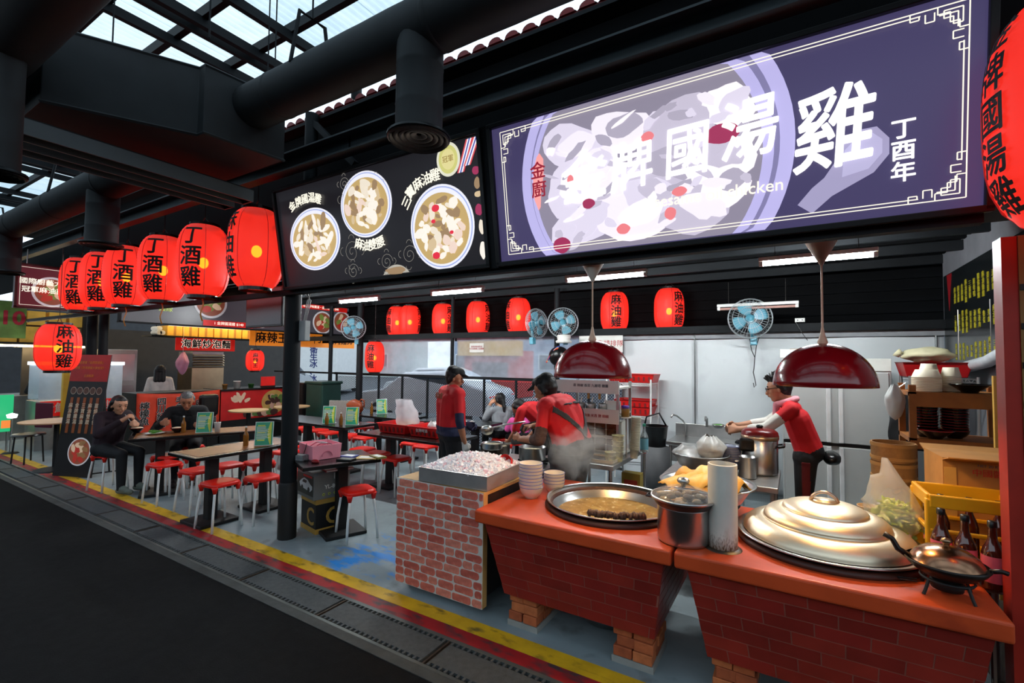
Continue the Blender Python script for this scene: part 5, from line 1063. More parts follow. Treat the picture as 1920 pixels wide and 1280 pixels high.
# ---- menu cards
grn=mat('green menu print',C(30,150,110),.3,var=.12); yel2=mat('yellow menu accent',C(200,210,70),.4); acr=mat('clear acrylic edge',C(214,226,222),.15)
def card(label,x,y,rz,h=.27,w=.19):
    t=thing('menu_card',label,'menu',(x,y,.75),rz,'green table menu cards'); tilt=Matrix.Rotation(R(-12),4,'X')
    MB().box((0,0,0),(w,.006,h),M=None).build('card',acr,t).matrix_local=tilt@Matrix.Translation((0,0,h/2))
    M_=tilt@frame((0,-.0035,h/2),(1,0,0),(0,0,1))
    o=MB().box((0,0,0),(w-.012,h-.012,.001)).build('print',grn,t); o.matrix_local=M_
    for yy,hh in ((.09,.006),(.01,.006),(-.075,.006)):
        o=MB().box((-.03,yy,.001),(w*.4,hh*2,.001)).build('heading',yel2,t); o.matrix_local=M_
    lines=MB(); g=random.Random(int(x*77))
    for k in range(11):
        ww=g.uniform(.4,.75)*w; lines.box((-w*.42+ww/2,.075-.0135*k,.001),(ww,.005,.001))
    o=lines.build('text_lines',paper,t); o.matrix_local=M_
    o=MB().grid(lambda u,v:(w*.5-.02-.03*u*(math.sin(v*3)+.3),(v-.5)*(h-.02),.0012),2,10).build('leaf_stripe',yel2,t); o.matrix_local=M_
    MB().box((0,.05,.003),(w,.1,.005)).build('foot',acr,t,bev=.001)
for lb,x,y,rz in (('green menu card on the eaters table beside the white cup',-6.72,3.26,R(50)),('green menu card on the nearest table beside the oil bottle',-5.2,3.16,R(48)),('green menu card on the two-card table, left one',-6.14,4.76,R(40)),('green menu card on the two-card table, right one',-5.74,4.86,R(38)),('green menu card on the fence table left of the plastic bag',-6.46,6.15,R(60)),('green menu card on the fence table right behind the man in red',-5.05,6.15,R(35))): card(lb,x,y,rz)
oil=mat('amber oil',C(170,110,40),.05,var=.1,trans=.5)
for lb,x,y,h in (('oil bottle on the nearest table left of the menu card',-5.36,3.05,.22),('oil bottle on the eaters table left of the menu card',-6.95,3.12,.22),('oil bottle on the two-card table in front of the left card',-6.08,4.68,.19),('oil bottle on the two-card table between the cards',-5.86,4.76,.19),('oil bottle on the fence table left of its card',-6.62,6.05,.22)): bottle(lb,(x,y,.75),'table oil bottles',h,.028,None,oil,steel)
o=thing('white_cup','white paper cup with a straw on the eaters table','cup',(-6.62,3.38,.75)); lath('cup_body',[(0,0),(.028,0),(.04,.13),(.043,.133),(.038,.133)],paper,o,20); MB().cyl((.0,0,.1),(.012,.0,.17),.003,n=5).build('straw',blackp,o)
o=thing('rice_bowl','bowl of rice before the seated woman','bowl',(-7.42,2.78,.75)); lath('bowl_body',[(0,0),(.035,0),(.04,.01),(.075,.055),(.08,.062)],MATS['black lacquer'],o,26); lath('bowl_rim',[(.078,.06),(.083,.063),(.076,.066)],lacq,o,26); MB().ell((0,0,.055),(.066,.066,.025),16,8,wob=.15).build('rice',mat('brown rice',C(226,206,176),.7),o,smooth=True)
o=thing('rice_bowl','bowl of rice before the seated man','bowl',(-7.02,3.08,.75)); lath('bowl_body',[(0,0),(.035,0),(.04,.01),(.075,.055),(.08,.062)],MATS['black lacquer'],o,26); lath('bowl_rim',[(.078,.06),(.083,.063),(.076,.066)],lacq,o,26); MB().ell((0,0,.055),(.066,.066,.02),16,8,wob=.15).build('rice',MATS['brown rice'],o,smooth=True)
o=thing('plate_of_greens','white plate of green vegetables between the eaters','plate',(-7.1,2.86,.75)); lath('plate',[(0,0),(.06,0),(.1,.015),(.105,.018),(.06,.008),(0,.006)],white,o,30)
mb=MB(); g=random.Random(4)
for i in range(26): mb.ell((g.uniform(-.055,.055),g.uniform(-.05,.05),.02+g.uniform(0,.025)),(.035,.012,.006),8,4,M=Matrix.Rotation(g.uniform(0,6),4,'Z'))
k=mb.build('greens',mat('leafy green',C(70,130,40),.5,var=.3,vs=30),o,smooth=True); k['kind']='stuff'
# ---- boxes and clutter by the post
bx1=thing('black_gold_box','black carton with gold bands and a gold C under the small table','box',(-4.22,3.26,.0),R(-12)); goldm=mat('gold band print',C(176,138,62),.5,var=.1)
MB().box((0,0,.17),(.34,.36,.34)).build('carton',mat('black carton',C(20,20,21),.5),bx1,bev=.004)
for z in (.025,.315): MB().box((0,0,z),(.345,.365,.05)).build('gold_band',goldm,bx1,bev=.002)
text('C',.24,goldm,bx1,frame((.05,-.181,.15),(1,0,0),(0,0,1)),bold=.012); text('C',.24,goldm,bx1,frame((.171,.0,.15),(0,1,0),(0,0,1)),bold=.012)
bx2=thing('toy_car_box','grey carton printed with a sports car and YL-806','box',(-4.24,3.24,.341),R(-12)); MB().box((0,0,.135),(.4,.38,.27)).build('carton',mat('grey carton',C(112,114,112),.5,var=.08),bx2,bev=.004)
FR=frame((.2015,.0,.135),(0,1,0),(0,0,1)); FL=frame((0,-.1915,.135),(1,0,0),(0,0,1))
text('YL-806',.055,paper,bx2,FR@Matrix.Translation((.0,-.02,0)),bold=.015); 
for k in range(4): 
    o=MB().tube([(.012*math.cos(a),.012*math.sin(a),0) for a in [R(60*j) for j in range(6)]],.003,4,closed=True).build('recycle_mark',mat('lime print',C(190,200,40),.5),bx2); o.matrix_local=FR@Matrix.Translation((-.09+.06*k,-.09,.001))
for k in range(9):
    o=MB().box((0,0,0),(.004 if k%2 else .007,.06,.001)).build('barcode_bar',paper if k%2 else paper,bx2); o.matrix_local=FR@Matrix.Translation((.02+.011*k,.08,.0005))
M_=FL; sil=mat('silver car print',C(196,200,204),.4); prt=mat('dark print scene',C(58,60,54),.5,var=.3)
o=MB().poly([(-.19,-.1),(.19,-.1),(.19,.1),(-.19,.1)],.0008).build('picture_panel',prt,bx2); o.matrix_local=M_
o=MB().poly([(-.1,-.04),(.12,-.06),(.165,-.03),(.165,.0),(.12,.015),(.06,.05),(-.02,.06),(-.09,.03),(-.13,.0)],.001).build('car_print',sil,bx2); o.matrix_local=M_@Matrix.Translation((0,0,.001))
for x in (-.06,.09): 
    o=disc(0,0,.025,.028,0,.001,20).build('wheel_print',blackp,bx2); o.matrix_local=M_@Matrix.Translation((x,-.045,.0025))
o=MB().poly([(-.03,.045),(.05,.04),(.03,.012),(-.06,.015)],.001).build('window_print',blackp,bx2); o.matrix_local=M_@Matrix.Translation((0,0,.0025))
o=MB().box((.06,.085,.001),(.2,.02,.001)).build('red_title',mat('red title',C(190,40,30),.5),bx2); o.matrix_local=M_
o=thing('red_folder','red folder lying on the toy car box under the table','folder',(-4.12,3.28,.612),R(-20)); MB().box((0,0,.012),(.34,.28,.02)).build('cover',redp,o,bev=.004); MB().box((.01,0,.012),(.33,.27,.012)).build('pages',paper,o)
pk=thing('pink_box','open pink plastic box with cables on the small table','box',(-4.16,3.13,.75),R(-14)); pink=mat('pink plastic',C(240,150,166),.4,var=.05)
tray(MB(),.32,.28,.14,.005,.004,.06).build('tub',pink,pk,bev=.004)
MB().tube([(.172,.05*math.cos(a),.03+.05*math.sin(a)) for a in [PI*k/10 for k in range(11)]],.005,6).build('handle_slot',mat('dark pink',C(200,110,130),.5),pk)
for k in range(4): MB().tube([(-.1+.05*k,-.1,.1),(-.08+.05*k,-.02,.145),(-.02+.03*k,.05,.14),(.02*k,.1,.12)],.003,5).build('cable',blackp if k%2 else white,pk,smooth=True)
MB().tube([(.02,-.145,.15),(.03,-.16,.1),(.0,-.165,.04),(.03,-.19,.005)],.004,5).build('dangling_cable',blackp,pk,smooth=True)
for nm,lb,cat,x,y,rz,sz,m in (('envelope','brown envelope on the small table right of the pink box','envelope',-3.72,3.36,.5,(.22,.16,.006),mat('kraft paper',C(190,158,100),.7)),('receipt_book','yellow edged receipt book at the table corner','book',-3.64,3.42,-.25,(.18,.1,.02),mat('olive cover',C(120,110,50),.6)),('calculator','black calculator in front of the envelope','calculator',-3.80,3.16,.3,(.16,.1,.018),blackp),('ledger','blue and white notebook beside the pink box','notebook',-3.92,3.30,.2,(.15,.12,.012),mat('blue cover',C(70,80,150),.5)),('card_stack','stack of grey cards at the left table corner','cards',-4.2,2.93,.2,(.16,.1,.05),mat('grey cards',C(120,122,124),.6,var=.3,vs=60))):
    t=thing(nm,lb,cat,(x,y,.7485),rz); MB().box((0,0,sz[2]/2),sz).build('cover',m,t,bev=.002); MB().box((0,0,sz[2]+.0008),(sz[0]*.7,sz[1]*.5,.0012)).build('face_panel',paper if m is not blackp else mat('grey lcd',C(110,116,110),.3),t)
o=thing('mouse','small red and black mouse near the pink box','mouse',(-3.96,2.93,.7485)); MB().ell((0,0,.012),(.05,.03,.018),16,8).build('shell',mat('red glossy',C(130,20,24),.2),o,smooth=True); MB().tube([(-.05,0,.01),(-.12,.02,.005),(-.16,-.02,.005)],.003,5).build('cable',blackp,o)
# ---- red bins and bag
def bin_(label,x,y,rz): return basket('red_bin',label,(x,y,.75),.5,.38,.13,'red bins on the table',rz,redp,True,'bin')
bin_('left red bin under the translucent bag',-4.66,4.78,.05); b2_=bin_('right red bin beside the man in red',-4.1,4.78,.0); text('台灣啤酒',.05,paper,b2_,frame((0,-.199,.085),(1,0,0),(0,-.16,1)))
pbg=thing('plastic_bag','knotted translucent bag of food standing in the left red bin','bag',(-4.55,4.8,.765)); MB().ell((0,0,.075),(.15,.12,.08),18,10,wob=.3,seed=2).build('food',mat('beige food',C(190,160,120),.7,var=.3,vs=25),pbg,smooth=True)
MB().grid(lambda u,v:(lambda a,r:(r*math.cos(a)-.16*max(0,v-.5)*(1),r*.8*math.sin(a),.01+.42*v))(2*PI*u,(.17*math.sin(PI*min(.5,.1+v*1.2))*(1-.35*max(0,(v-.35)/.65))+.03*noise.noise((math.cos(2*PI*u)*2,math.sin(2*PI*u)*2,v*4)))*(1 if v<.8 else 1+.5*(v-.8))),30,20).build('bag_film',sheet('milky bag film',(.88,.88,.92),.6,.3,.5),pbg,smooth=True)
o=thing('ice_bag','small clear bag of ice in the right red bin','bag',(-4.1,4.8,.8)); bagmesh((0,0,0),.07,.07,.14,12,.4).build('film',mat('milky plastic'),o,smooth=True); MB().ell((0,0,.03),(.06,.06,.03),12,6,wob=.3).build('ice',icem,o)
hb=thing('orange_handbag','orange brown handbag on the fence table','bag',(-6.95,5.95,.75)); MB().ell((0,0,.12),(.2,.1,.13),18,10,wob=.15,seed=3).build('bag_body',mat('rust leather',C(150,62,20),.5),hb,smooth=True); MB().tube([(.1,0,.18),(.16,0,.26),(.24,.0,.24),(.24,0,.12)],.014,7).build('strap',MATS['rust leather'],hb,smooth=True)
ch=thing('metal_chair','chair with a perforated back by the corner post','chair',(-7.35,5.85,0),R(30)); MB().box((0,0,.45),(.42,.42,.03)).build('seat',black,ch,bev=.01); MB().box((0,.2,.75),(.42,.02,.4)).build('backrest',mat('perforated mesh',C(150,146,138),.5,var=.4,vs=90),ch,bev=.008)
for sx in (-1,1):
    for sy in (-1,1): MB().cyl((sx*.19,sy*.19,0),(sx*.19,sy*.19,.45),.012,n=7).build('leg',steel_r,ch)
# ---- screen
tv=thing('television','flat black television hanging behind the biggest lantern','television',(-5.07,3.06,2.31),R(-2)); MB().box((0,0,0),(.74,.05,.44)).build('casing',blackp,tv,bev=.006); MB().box((0,-.026,.005),(.7,.004,.4)).build('screen',mat('screen with painted reflection',C(112,128,132),.35,var=.02),tv); MB().cyl((0,.03,.2),(0,.03,.74),.018,n=8).build('ceiling_pole',steel_dark,tv)  # the screen's grey base colour stands in for the reflected skylight
# ================================================================ back fence, clear curtains
fn_=thing('mesh_fence','black framed metal mesh fence along the back of the dining area','fence',(0,7.24,0))
fx=[-9.1-.69*0+.69*i for i in range(11)]
def lattice(w,h,p=.05):
    mb=MB(); k=-h
    def seg(x0,z0,x1,z1):
        # clip to the bay
        if x0<0: z0+= (0-x0)*(z1-z0)/(x1-x0); x0=0
        if x1>w: z1=z0+(w-x0)*(z1-z0)/(x1-x0); x1=w
        if x1-x0>.004: 
            d=.0075; mb.add([(x0,0,z0-d),(x1,0,z1-d),(x1,0,z1+d),(x0,0,z0+d)],[(0,1,2,3)])
    while k<w:
        seg(k,0,k+h,h); seg(k,h,k+h,0); k+=p
    return mb.mesh('mesh_screen',mat('grey expanded mesh',C(52,56,62),.5,.3))
lme=lattice(.66,1.26)
for i,x in enumerate(fx):
    MB().box((x,0,.7),(.035,.035,1.4)).build('upright',steel_dark,fn_)
    if i<10:
        q=bpy.data.objects.new('mesh_screen',lme); COL.objects.link(q); q.parent=fn_; q.location=(x+.015,0,.1)
MB().box((-5.6,0,1.41),(7.1,.05,.05)).build('top_rail',steel_dark,fn_); MB().box((-5.6,0,.07),(7.1,.04,.04)).build('bottom_rail',steel_dark,fn_)
MB().box((-10.3,0,1.41),(2.4,.05,.04)).build('top_rail',steel_dark,fn_)
vin=sheet('hazy clear vinyl',(.80,.87,.96),.5,.2,.6)
for i,(x0,x1,lb) in enumerate(((-8.0,-5.62,'hazy clear vinyl curtain left of the thin post'),(-5.58,-3.42,'hazy clear vinyl curtain behind the man in red'),(-3.34,-2.34,'hazy clear vinyl curtain behind the left lamp'))):
    o=MB().grid(lambda u,v:(x0+(x1-x0)*u,7.18+.012*math.sin(u*9+i)+.006*math.sin(u*31+v*3),1.44+.74*v),40,6).build('vinyl_curtain',vin,smooth=True); tag(o,lb,'curtain')
o=thing('green_bin','tall dark green bin against the fence gate','bin',(-9.25,6.75,0)); MB().box((.35,0,.6),(.55,.5,1.2)).build('bin_body',mat('dark green plastic',C(24,56,48),.4),o,bev=.03); MB().box((.35,0,1.22),(.6,.55,.06)).build('lid',mat('dark green plastic'),o,bev=.02)
o=thing('black_cabinet','black covered cabinet left of the green bin','cabinet',(-10.15,6.92,0)); MB().box((.3,0,.6),(.75,.5,1.2)).build('body',blackp,o,bev=.02); MB().box((.3,-.255,.6),(.68,.01,1.1)).build('door',black,o,bev=.004)
# ================================================================ outside: parked cars, truck, buildings
tyre=mat('tyre rubber',C(22,22,24),.8); cglass=mat('car glass',C(40,50,60),.08,coat=.3)
def car(label,x,y,rz,col,h=1.45,kind='car'):
    t=thing('parked_car',label,kind,(x,y,0),rz,None); m=mat('car paint %d %d %d'%col,C(*col),.25,var=.04,coat=.6)
    prof=[(-2.1,.35),(-2.12,.65),(-1.95,.85),(-1.2,.95),(-.6,h-.05),(.7,h),(1.55,h-.35 if kind=='car' else h),(1.95,1.0),(2.1,.8),(2.08,.35)]
    mb=MB(); n=len(prof); vs=[];
    for yy,s in ((-.84,.97),(-.7,1),(.7,1),(.84,.97)):
        for px,pz in prof: vs.append((px,yy*(1 if pz<1 else .86),.35+(pz-.35)*s))
    fs=[]
    for k in range(3):
        for i in range(n-1): fs.append((k*n+i,k*n+i+1,(k+1)*n+i+1,(k+1)*n+i))
    fs+= [tuple(range(n-1,-1,-1)),tuple(3*n+i for i in range(n))]
    mb.add(vs,fs); mb.build('body',m,t,bev=.04,auto=True)
    for s in (-1,1):
        MB().poly([(-.95,1.0),(-.5,h-.12),(.65,h-.08),(1.25,h-.32),(1.3,1.0)],.012,frame((0,s*.735,0),(1,0,0),(0,0,1))@Matrix.Translation((0,0,-.006))).build('side_window',cglass,t)
    MB().add([(-1.22,-.62,.98),(-1.22,.62,.98),(-.66,.56,h-.06),(-.66,-.56,h-.06)],[(0,1,2,3)]).build('windscreen',cglass,t,sol=.02)
    for px in (-1.3,1.25):
        for s in (-1,1): MB().lathe([(0,-.09),(.30,-.09),(.32,-.05),(.32,.05),(.30,.09),(0,.09)],20,Matrix.Translation((px,s*.74,.32))@Matrix.Rotation(PI/2,4,'X')).build('wheel',tyre,t,auto=True)
    for s in (-1,1): MB().ell((-2.06,s*.6,.68),(.06,.16,.08),10,6).build('headlight',white,t,smooth=True); MB().box((2.06,s*.62,.78),(.05,.25,.12)).build('tail_light',mat('red lens',C(200,20,24),.3,emit=(.8,.02,.02),es=.5),t)
    return t
for lb,x,y,rz,c,k in (('white car parked behind the fence left of the middle',-8.6,10.2,.1,(205,212,222),'car'),('silver grey car parked behind the fence in the middle',-3.6,10.6,.15,(150,158,170),'car'),('blue van behind the fence at left',-27.3,20.3,.6,(40,92,170),'van'),('silver car with headlights seen beyond the orange sign',-17.8,11.2,2.2,(160,166,172),'car'),('dark grey car beyond the fence at right',1.5,14.5,.1,(96,104,116),'car'),('white car further behind the vinyl curtain',-12.2,14.6,.1,(220,224,228),'car'),('red car far behind the vinyl curtain',-6.0,17.5,.05,(176,40,44),'car')): car(lb,x,y,rz,c,1.45 if k=='car' else 1.8,k)
tk=thing('ice_truck','white box truck lettered in blue behind the fence gate','truck',(-19.9,15.4,0),R(32)); MB().box((0,0,1.35),(1.75,3.0,2.3)).build('cargo_box',whitem,tk,bev=.03); MB().box((0,2.0,.9),(1.4,1.0,1.4)).build('cab',mat('blue cab',C(60,110,190),.3),tk,bev=.1)
for s in (-1,1):
    for y in (-.9,1.9): MB().lathe([(0,-.1),(.3,-.1),(.32,0),(.3,.1),(0,.1)],18,Matrix.Translation((s*.65,y,.32))@Matrix.Rotation(PI/2,4,'Y')).build('wheel',tyre,tk,auto=True)
text('衛\n生\n冰\n、\n冰',.37,mat('navy ink',C(40,50,110),.5),tk,frame((-.2,-1.505,1.45),(1,0,0),(0,0,1)),bold=.02,line=.9)
bwall=mat('pale render',C(176,182,178),.8,var=.08); bwin=mat('window glass grey',C(70,84,92),.2)
def building(label,x,y,w,h,d,rows,cols,m,rz=0):
    t=thing('building',label,'building',(x,y,0),rz); MB().box((0,d/2,h/2),(w,d,h)).build('wall',m,t); MB().box((0,d/2,h+.1),(w+.4,d+.4,.2)).build('roof',mat('grey roof',C(110,114,118),.8),t)
    for r_ in range(rows):
        for c in range(cols):
            f=MB().box((-w/2+w*(c+.5)/cols,-.04,1.6+r_*3),(w/cols*.6,.1,1.3)).build('window',whitem,t); MB().box((-w/2+w*(c+.5)/cols,-.1,1.6+r_*3),(w/cols*.52,.04,1.15)).build('pane',bwin,f)
building('pale house with a dark window beyond the ice truck',-40,31,14,6.5,8,2,5,bwall,.3); building('long grey building beyond the parking lot',-10,34,34,7.5,8,2,12,mat('grey blue render',C(150,164,182),.8,var=.05))
building('tan building at the far left beyond the orange sign',-66,42,24,9,8,3,8,mat('cream render',C(196,192,168),.8))
bb=thing('street_stall','red and yellow street stall far behind the vinyl curtain','stall',(-12.5,19.5,0)); MB().box((0,0,1.1),(3,1.6,2.2)).build('booth',mat('red booth',C(196,60,56),.6),bb); MB().box((0,-.85,2.3),(3.4,.5,.7)).build('awning',mat('yellow awning',C(226,180,90),.6),bb); MB().box((0,-.83,1.3),(2.0,.05,.7)).build('hatch',mat('dark hatch',C(60,50,50),.6),bb)
for i,(x,y,h) in enumerate(((-34,24,5.5),(-52,34,7))):
    t=thing('tree',('nearer','farther')[i]+' green tree beyond the ice truck','tree',(x,y,0)); MB().cyl((0,0,0),(0,0,h*.5),.16,.1,n=8).build('trunk',mat('bark',C(70,58,46),.9),t)
    mb=MB(); g=random.Random(i)
    for k in range(420):
        v=Vector((g.gauss(0,1),g.gauss(0,1),g.gauss(0,1))).normalized()*g.uniform(.6,1); mb.ell((v.x*1.6,v.y*1.6,h*.7+v.z*1.4),(.22,.16,.05),5,3,M=Matrix.Rotation(g.uniform(0,6),4,Vector((g.random(),g.random(),g.random()+.1))))
    k=mb.build('foliage',mat('tree green',C(52,88,56),.7,var=.3),t); k['kind']='stuff'
# ================================================================ people
def blob_mesh(name,segs,mats,voxel=.009,it=2):
    """one continuous skin grown over tapered capsules; every face takes the material of the capsule it lies on"""
    mb=MB()
    for p0,r0,p1,r1,mi in segs:
        p0=Vector(p0);p1=Vector(p1); d=p1-p0; L=d.length; z=d/L if L>1e-6 else Vector((0,0,1))
        u=Vector((0,0,1)) if abs(z.z)<.9 else Vector((1,0,0)); x=u.cross(z).normalized(); y=z.cross(x)
        prof=[(r0*math.cos(a),-r0*math.cos(a)*0+r0*math.sin(a)) for a in [-PI/2+PI/2*k/4 for k in range(5)]]+[(r1*math.cos(a),L+r1*math.sin(a)) for a in [PI/2*k/4 for k in range(5)]]
        prof[0]=(0,prof[0][1]); prof[-1]=(0,prof[-1][1]); n=12
        M_=Matrix(((x.x,y.x,z.x,p0.x),(x.y,y.y,z.y,p0.y),(x.z,y.z,z.z,p0.z),(0,0,0,1)))
        vs=[(0,0,prof[0][1])]+[(r*math.cos(2*PI*i/n),r*math.sin(2*PI*i/n),zz) for r,zz in prof[1:-1] for i in range(n)]+[(0,0,prof[-1][1])]
        K=len(prof)-2; fs=[(0,1+(i+1)%n,1+i) for i in range(n)]
        for k in range(K-1): fs+=[(1+k*n+i,1+k*n+(i+1)%n,1+(k+1)*n+(i+1)%n,1+(k+1)*n+i) for i in range(n)]
        fs+=[(len(vs)-1,1+(K-1)*n+i,1+(K-1)*n+(i+1)%n) for i in range(n)]
        mb.add(vs,fs,M_)
    me=mb.mesh(name,mats); o=bpy.data.objects.new(name,me); TMP.objects.link(o)
    k=o.modifiers.new('r','REMESH'); k.mode='VOXEL'; k.voxel_size=voxel
    k=o.modifiers.new('s','SMOOTH'); k.factor=.5; k.iterations=it
    dg=bpy.context.evaluated_depsgraph_get(); out=bpy.data.meshes.new_from_object(o.evaluated_get(dg)); out.name=name
    bpy.data.objects.remove(o)
    out.materials.clear()
    for m in mats: out.materials.append(m)
    n=len(out.polygons); c=np.zeros(n*3); out.polygons.foreach_get('center',c); c=c.reshape(-1,3); best=np.full(n,1e9); idx=np.zeros(n,int)
    for p0,r0,p1,r1,mi in segs:
        a=np.array(p0);b=np.array(p1);d=b-a;L=max(d@d,1e-12); t=np.clip(((c-a)@d)/L,0,1); q=np.linalg.norm(c-(a+t[:,None]*d),axis=1)-(r0+(r1-r0)*t)
        m=q<best; best[m]=q[m]; idx[m]=mi
    out.polygons.foreach_set('material_index',idx); out.polygons.foreach_set('use_smooth',[True]*n); out.update(); return out
TMP=COL
def V(*a): return Vector(a)
def hand_segs(w,d,n,curl=.5,mi=0,spread=.018,s=1.0,thumb=1):
    """palm, four bent fingers and a thumb from wrist w along d, palm facing n"""
    d=Vector(d).normalized(); n=Vector(n); n=(n-d*n.dot(d)).normalized(); sd=d.cross(n)*thumb; w=Vector(w); S=[]
    pc=w+d*.085*s
    for k in (-1,-.33,.33,1): S.append((w+sd*.012*k*s,.021*s,pc+sd*.03*k*s,.014*s,mi))
    for k,L in ((1.1,.06),(.37,.074),(-.37,.07),(-1.1,.052)):
        b=pc+sd*.03*k*s; a1=curl*.9; d1=(d*math.cos(a1)+n*math.sin(a1)); e=b+d1*L*.55*s; a2=curl*2.2; d2=d*math.cos(a2)+n*math.sin(a2); f=e+d2*L*.5*s
        S+= [(b,.0112*s,e,.0102*s,mi),(e,.0102*s,f,.009*s,mi)]
    b=w+d*.025*s+sd*.022*s; e=b+(sd*.8+d*.7+n*.35*curl).normalized()*.045*s; f=e+(d*.8+n*.6*curl+sd*.1).normalized()*.032*s
    S+= [(b,.014*s,e,.0118*s,mi),(e,.0118*s,f,.01*s,mi)]
    return S
def person(label,loc,yaw,J,mats,cfg):
    """local frame: +x forward, +y to the person's left. mats: list of materials, cfg: indices and options"""
    t=thing('person',label,'person',loc,yaw); S=[]; J={k:Vector(v) for k,v in J.items()}
    sh_,tr,sk,shoe=cfg.get('shirt',0),cfg.get('trousers',1),cfg.get('skin',2),cfg.get('shoe',3)
    lat=(J['shL']-J['shR']).normalized(); hl=(J['hipL']-J['hipR']).normalized()
    P,Cc,N,H=J['pelvis'],J['chest'],J['neck'],J['head']; g=cfg.get('girth',1)
    fw=lat.cross((N-P).normalized()).normalized()
    mid=P.lerp(Cc,.45)
    S+=[(J['hipL'],.10*g,J['hipR'],.10*g,tr),(P+hl*.055+V(0,0,.03),.105*g,P-hl*.055+V(0,0,.03),.105*g,tr),
        (P+hl*.05+(Cc-P)*.18,.112*g,mid+lat*.05,.11*g,sh_),(P-hl*.05+(Cc-P)*.18,.112*g,mid-lat*.05,.11*g,sh_),
        (mid+lat*.05,.11*g,Cc+lat*.075,.105*g,sh_),(mid-lat*.05,.11*g,Cc-lat*.075,.105*g,sh_),
        (Cc+lat*.07,.10*g,Cc-lat*.07,.10*g,sh_),(Cc.lerp(N,.55)+lat*.06,.08*g,Cc.lerp(N,.55)-lat*.06,.08*g,sh_),
        (J['shL']-lat*.02,.062*g,N-V(0,0,.035)+lat*.02,.06*g,sh_),(J['shR']+lat*.02,.062*g,N-V(0,0,.035)-lat*.02,.06*g,sh_)]
    S.append((N-(H-N)*.35,.055,H-(H-N)*.35,.05,sk))
    for s in 'LR':
        sh,el,wr=J['sh'+s],J['el'+s],J['wr'+s]
        S+=[(sh,.052,el,.041,sk),(el,.042,el.lerp(wr,.3),.042,sk),(el.lerp(wr,.3),.042,wr,.028,sk)]
        sl=cfg.get('sleeve',.55)                      # fraction of the whole arm covered by the shirt
        up=min(1,sl*2); S.append((sh,.062,sh.lerp(el,up),.054,sh_))
        if sl>.5: S.append((el,.053,el.lerp(wr,(sl-.5)*2),.04,sh_))
        for f0,f1,mi,dr in cfg.get('arm_bands',()):   # extra sleeve bands along the arm (0 shoulder .5 elbow 1 wrist)
            pt=lambda f:sh.lerp(el,f*2) if f<=.5 else el.lerp(wr,(f-.5)*2)
            rr=lambda f:.052-.022*f+dr
            if f0<.5<f1: S+=[(pt(f0),rr(f0),el,rr(.5),mi),(el,rr(.5),pt(f1),rr(f1),mi)]
            else: S.append((pt(f0),rr(f0),pt(f1),rr(f1),mi))
        hd=J.get('hd'+s,(wr-el).normalized()); hn=J.get('hn'+s,-lat if s=='L' else lat)
        S+=hand_segs(wr,hd,hn,cfg.get('curl'+s,.55),cfg.get('hand'+s,sk),thumb=cfg.get('thumb'+s,1 if s=='R' else -1))
        hp,kn,an=J['hip'+s],J['kn'+s],J['an'+s]
        S+=[(hp,.092*g,kn,.064,tr),(kn,.062,kn.lerp(an,.35),.058,tr),(kn.lerp(an,.35),.058,an,.045,tr)]
        toe=J.get('toe'+s,an+V(.16,0,-.035)); S+=[(an+V(-.03,0,-.035),.038,toe,.034,shoe),(an,.04,an.lerp(toe,.5),.042,shoe)]
    fd=J.get('face',V(1,0,0)).normalized(); la=J.get('hlat',lat); la=(la-fd*la.dot(fd)).normalized(); ud=fd.cross(la).normalized(); ud=ud if ud.z>0 else -ud
    hs_=cfg.get('hs',1); grow=lambda L:[(H+(Vector(a)-H)*hs_,r*hs_,H+(Vector(b)-H)*hs_,q*hs_,m) for a,r,b,q,m in L]; n0=len(S)
    S+=[(H+ud*.03-fd*.02,.086,H+ud*.02+fd*.008,.082,sk),(H+fd*.022,.07,H+fd*.034-ud*.062,.048,sk),(H+fd*.05-ud*.088,.03,H+fd*.045-ud*.08,.034,sk),
        (H+fd*.088-ud*.002,.010,H+fd*.102-ud*.03,.0145,sk),(H+fd*.07+ud*.022+la*.035,.014,H+fd*.07+ud*.022-la*.035,.014,sk),(H+fd*.083-ud*.058+la*.012,.011,H+fd*.083-ud*.058-la*.012,.011,sk)]
    for s in (-1,1): S+=[(H+la*.078*s-ud*.005-fd*.005,.014,H+la*.082*s-ud*.03-fd*.003,.011,sk),(H+fd*.05+la*.035*s-ud*.025,.03,H+fd*.04+la*.03*s-ud*.04,.03,sk)]
    S=S[:n0]+grow(S[n0:]); fd,la,ud=fd*hs_,la*hs_,ud*hs_
    body=blob_mesh('body',S,mats,cfg.get('voxel',.0085)); q=bpy.data.objects.new('body',body); COL.objects.link(q); q.parent=t
    t['h']=0
    for s in (-1,1):
        MB().ell(H+fd*.082+ud*.008+la*.031*s,(.008,.013,.006)).build('eye',mat('eye dark',C(24,18,16),.2),t,smooth=True)
        MB().bar(H+fd*.088+ud*.03+la*.014*s,H+fd*.08+ud*.033+la*.048*s,.006,.008).build('eyebrow',hairm,t)
    MB().bar(H+fd*.095-ud*.058+la*.02,H+fd*.095-ud*.058-la*.02,.006,.007).build('mouth',mat('lip',C(140,70,62),.5),t)
    hs=cfg.get('hair','short'); hm=cfg.get('hair_mat',hairm); HS=[]
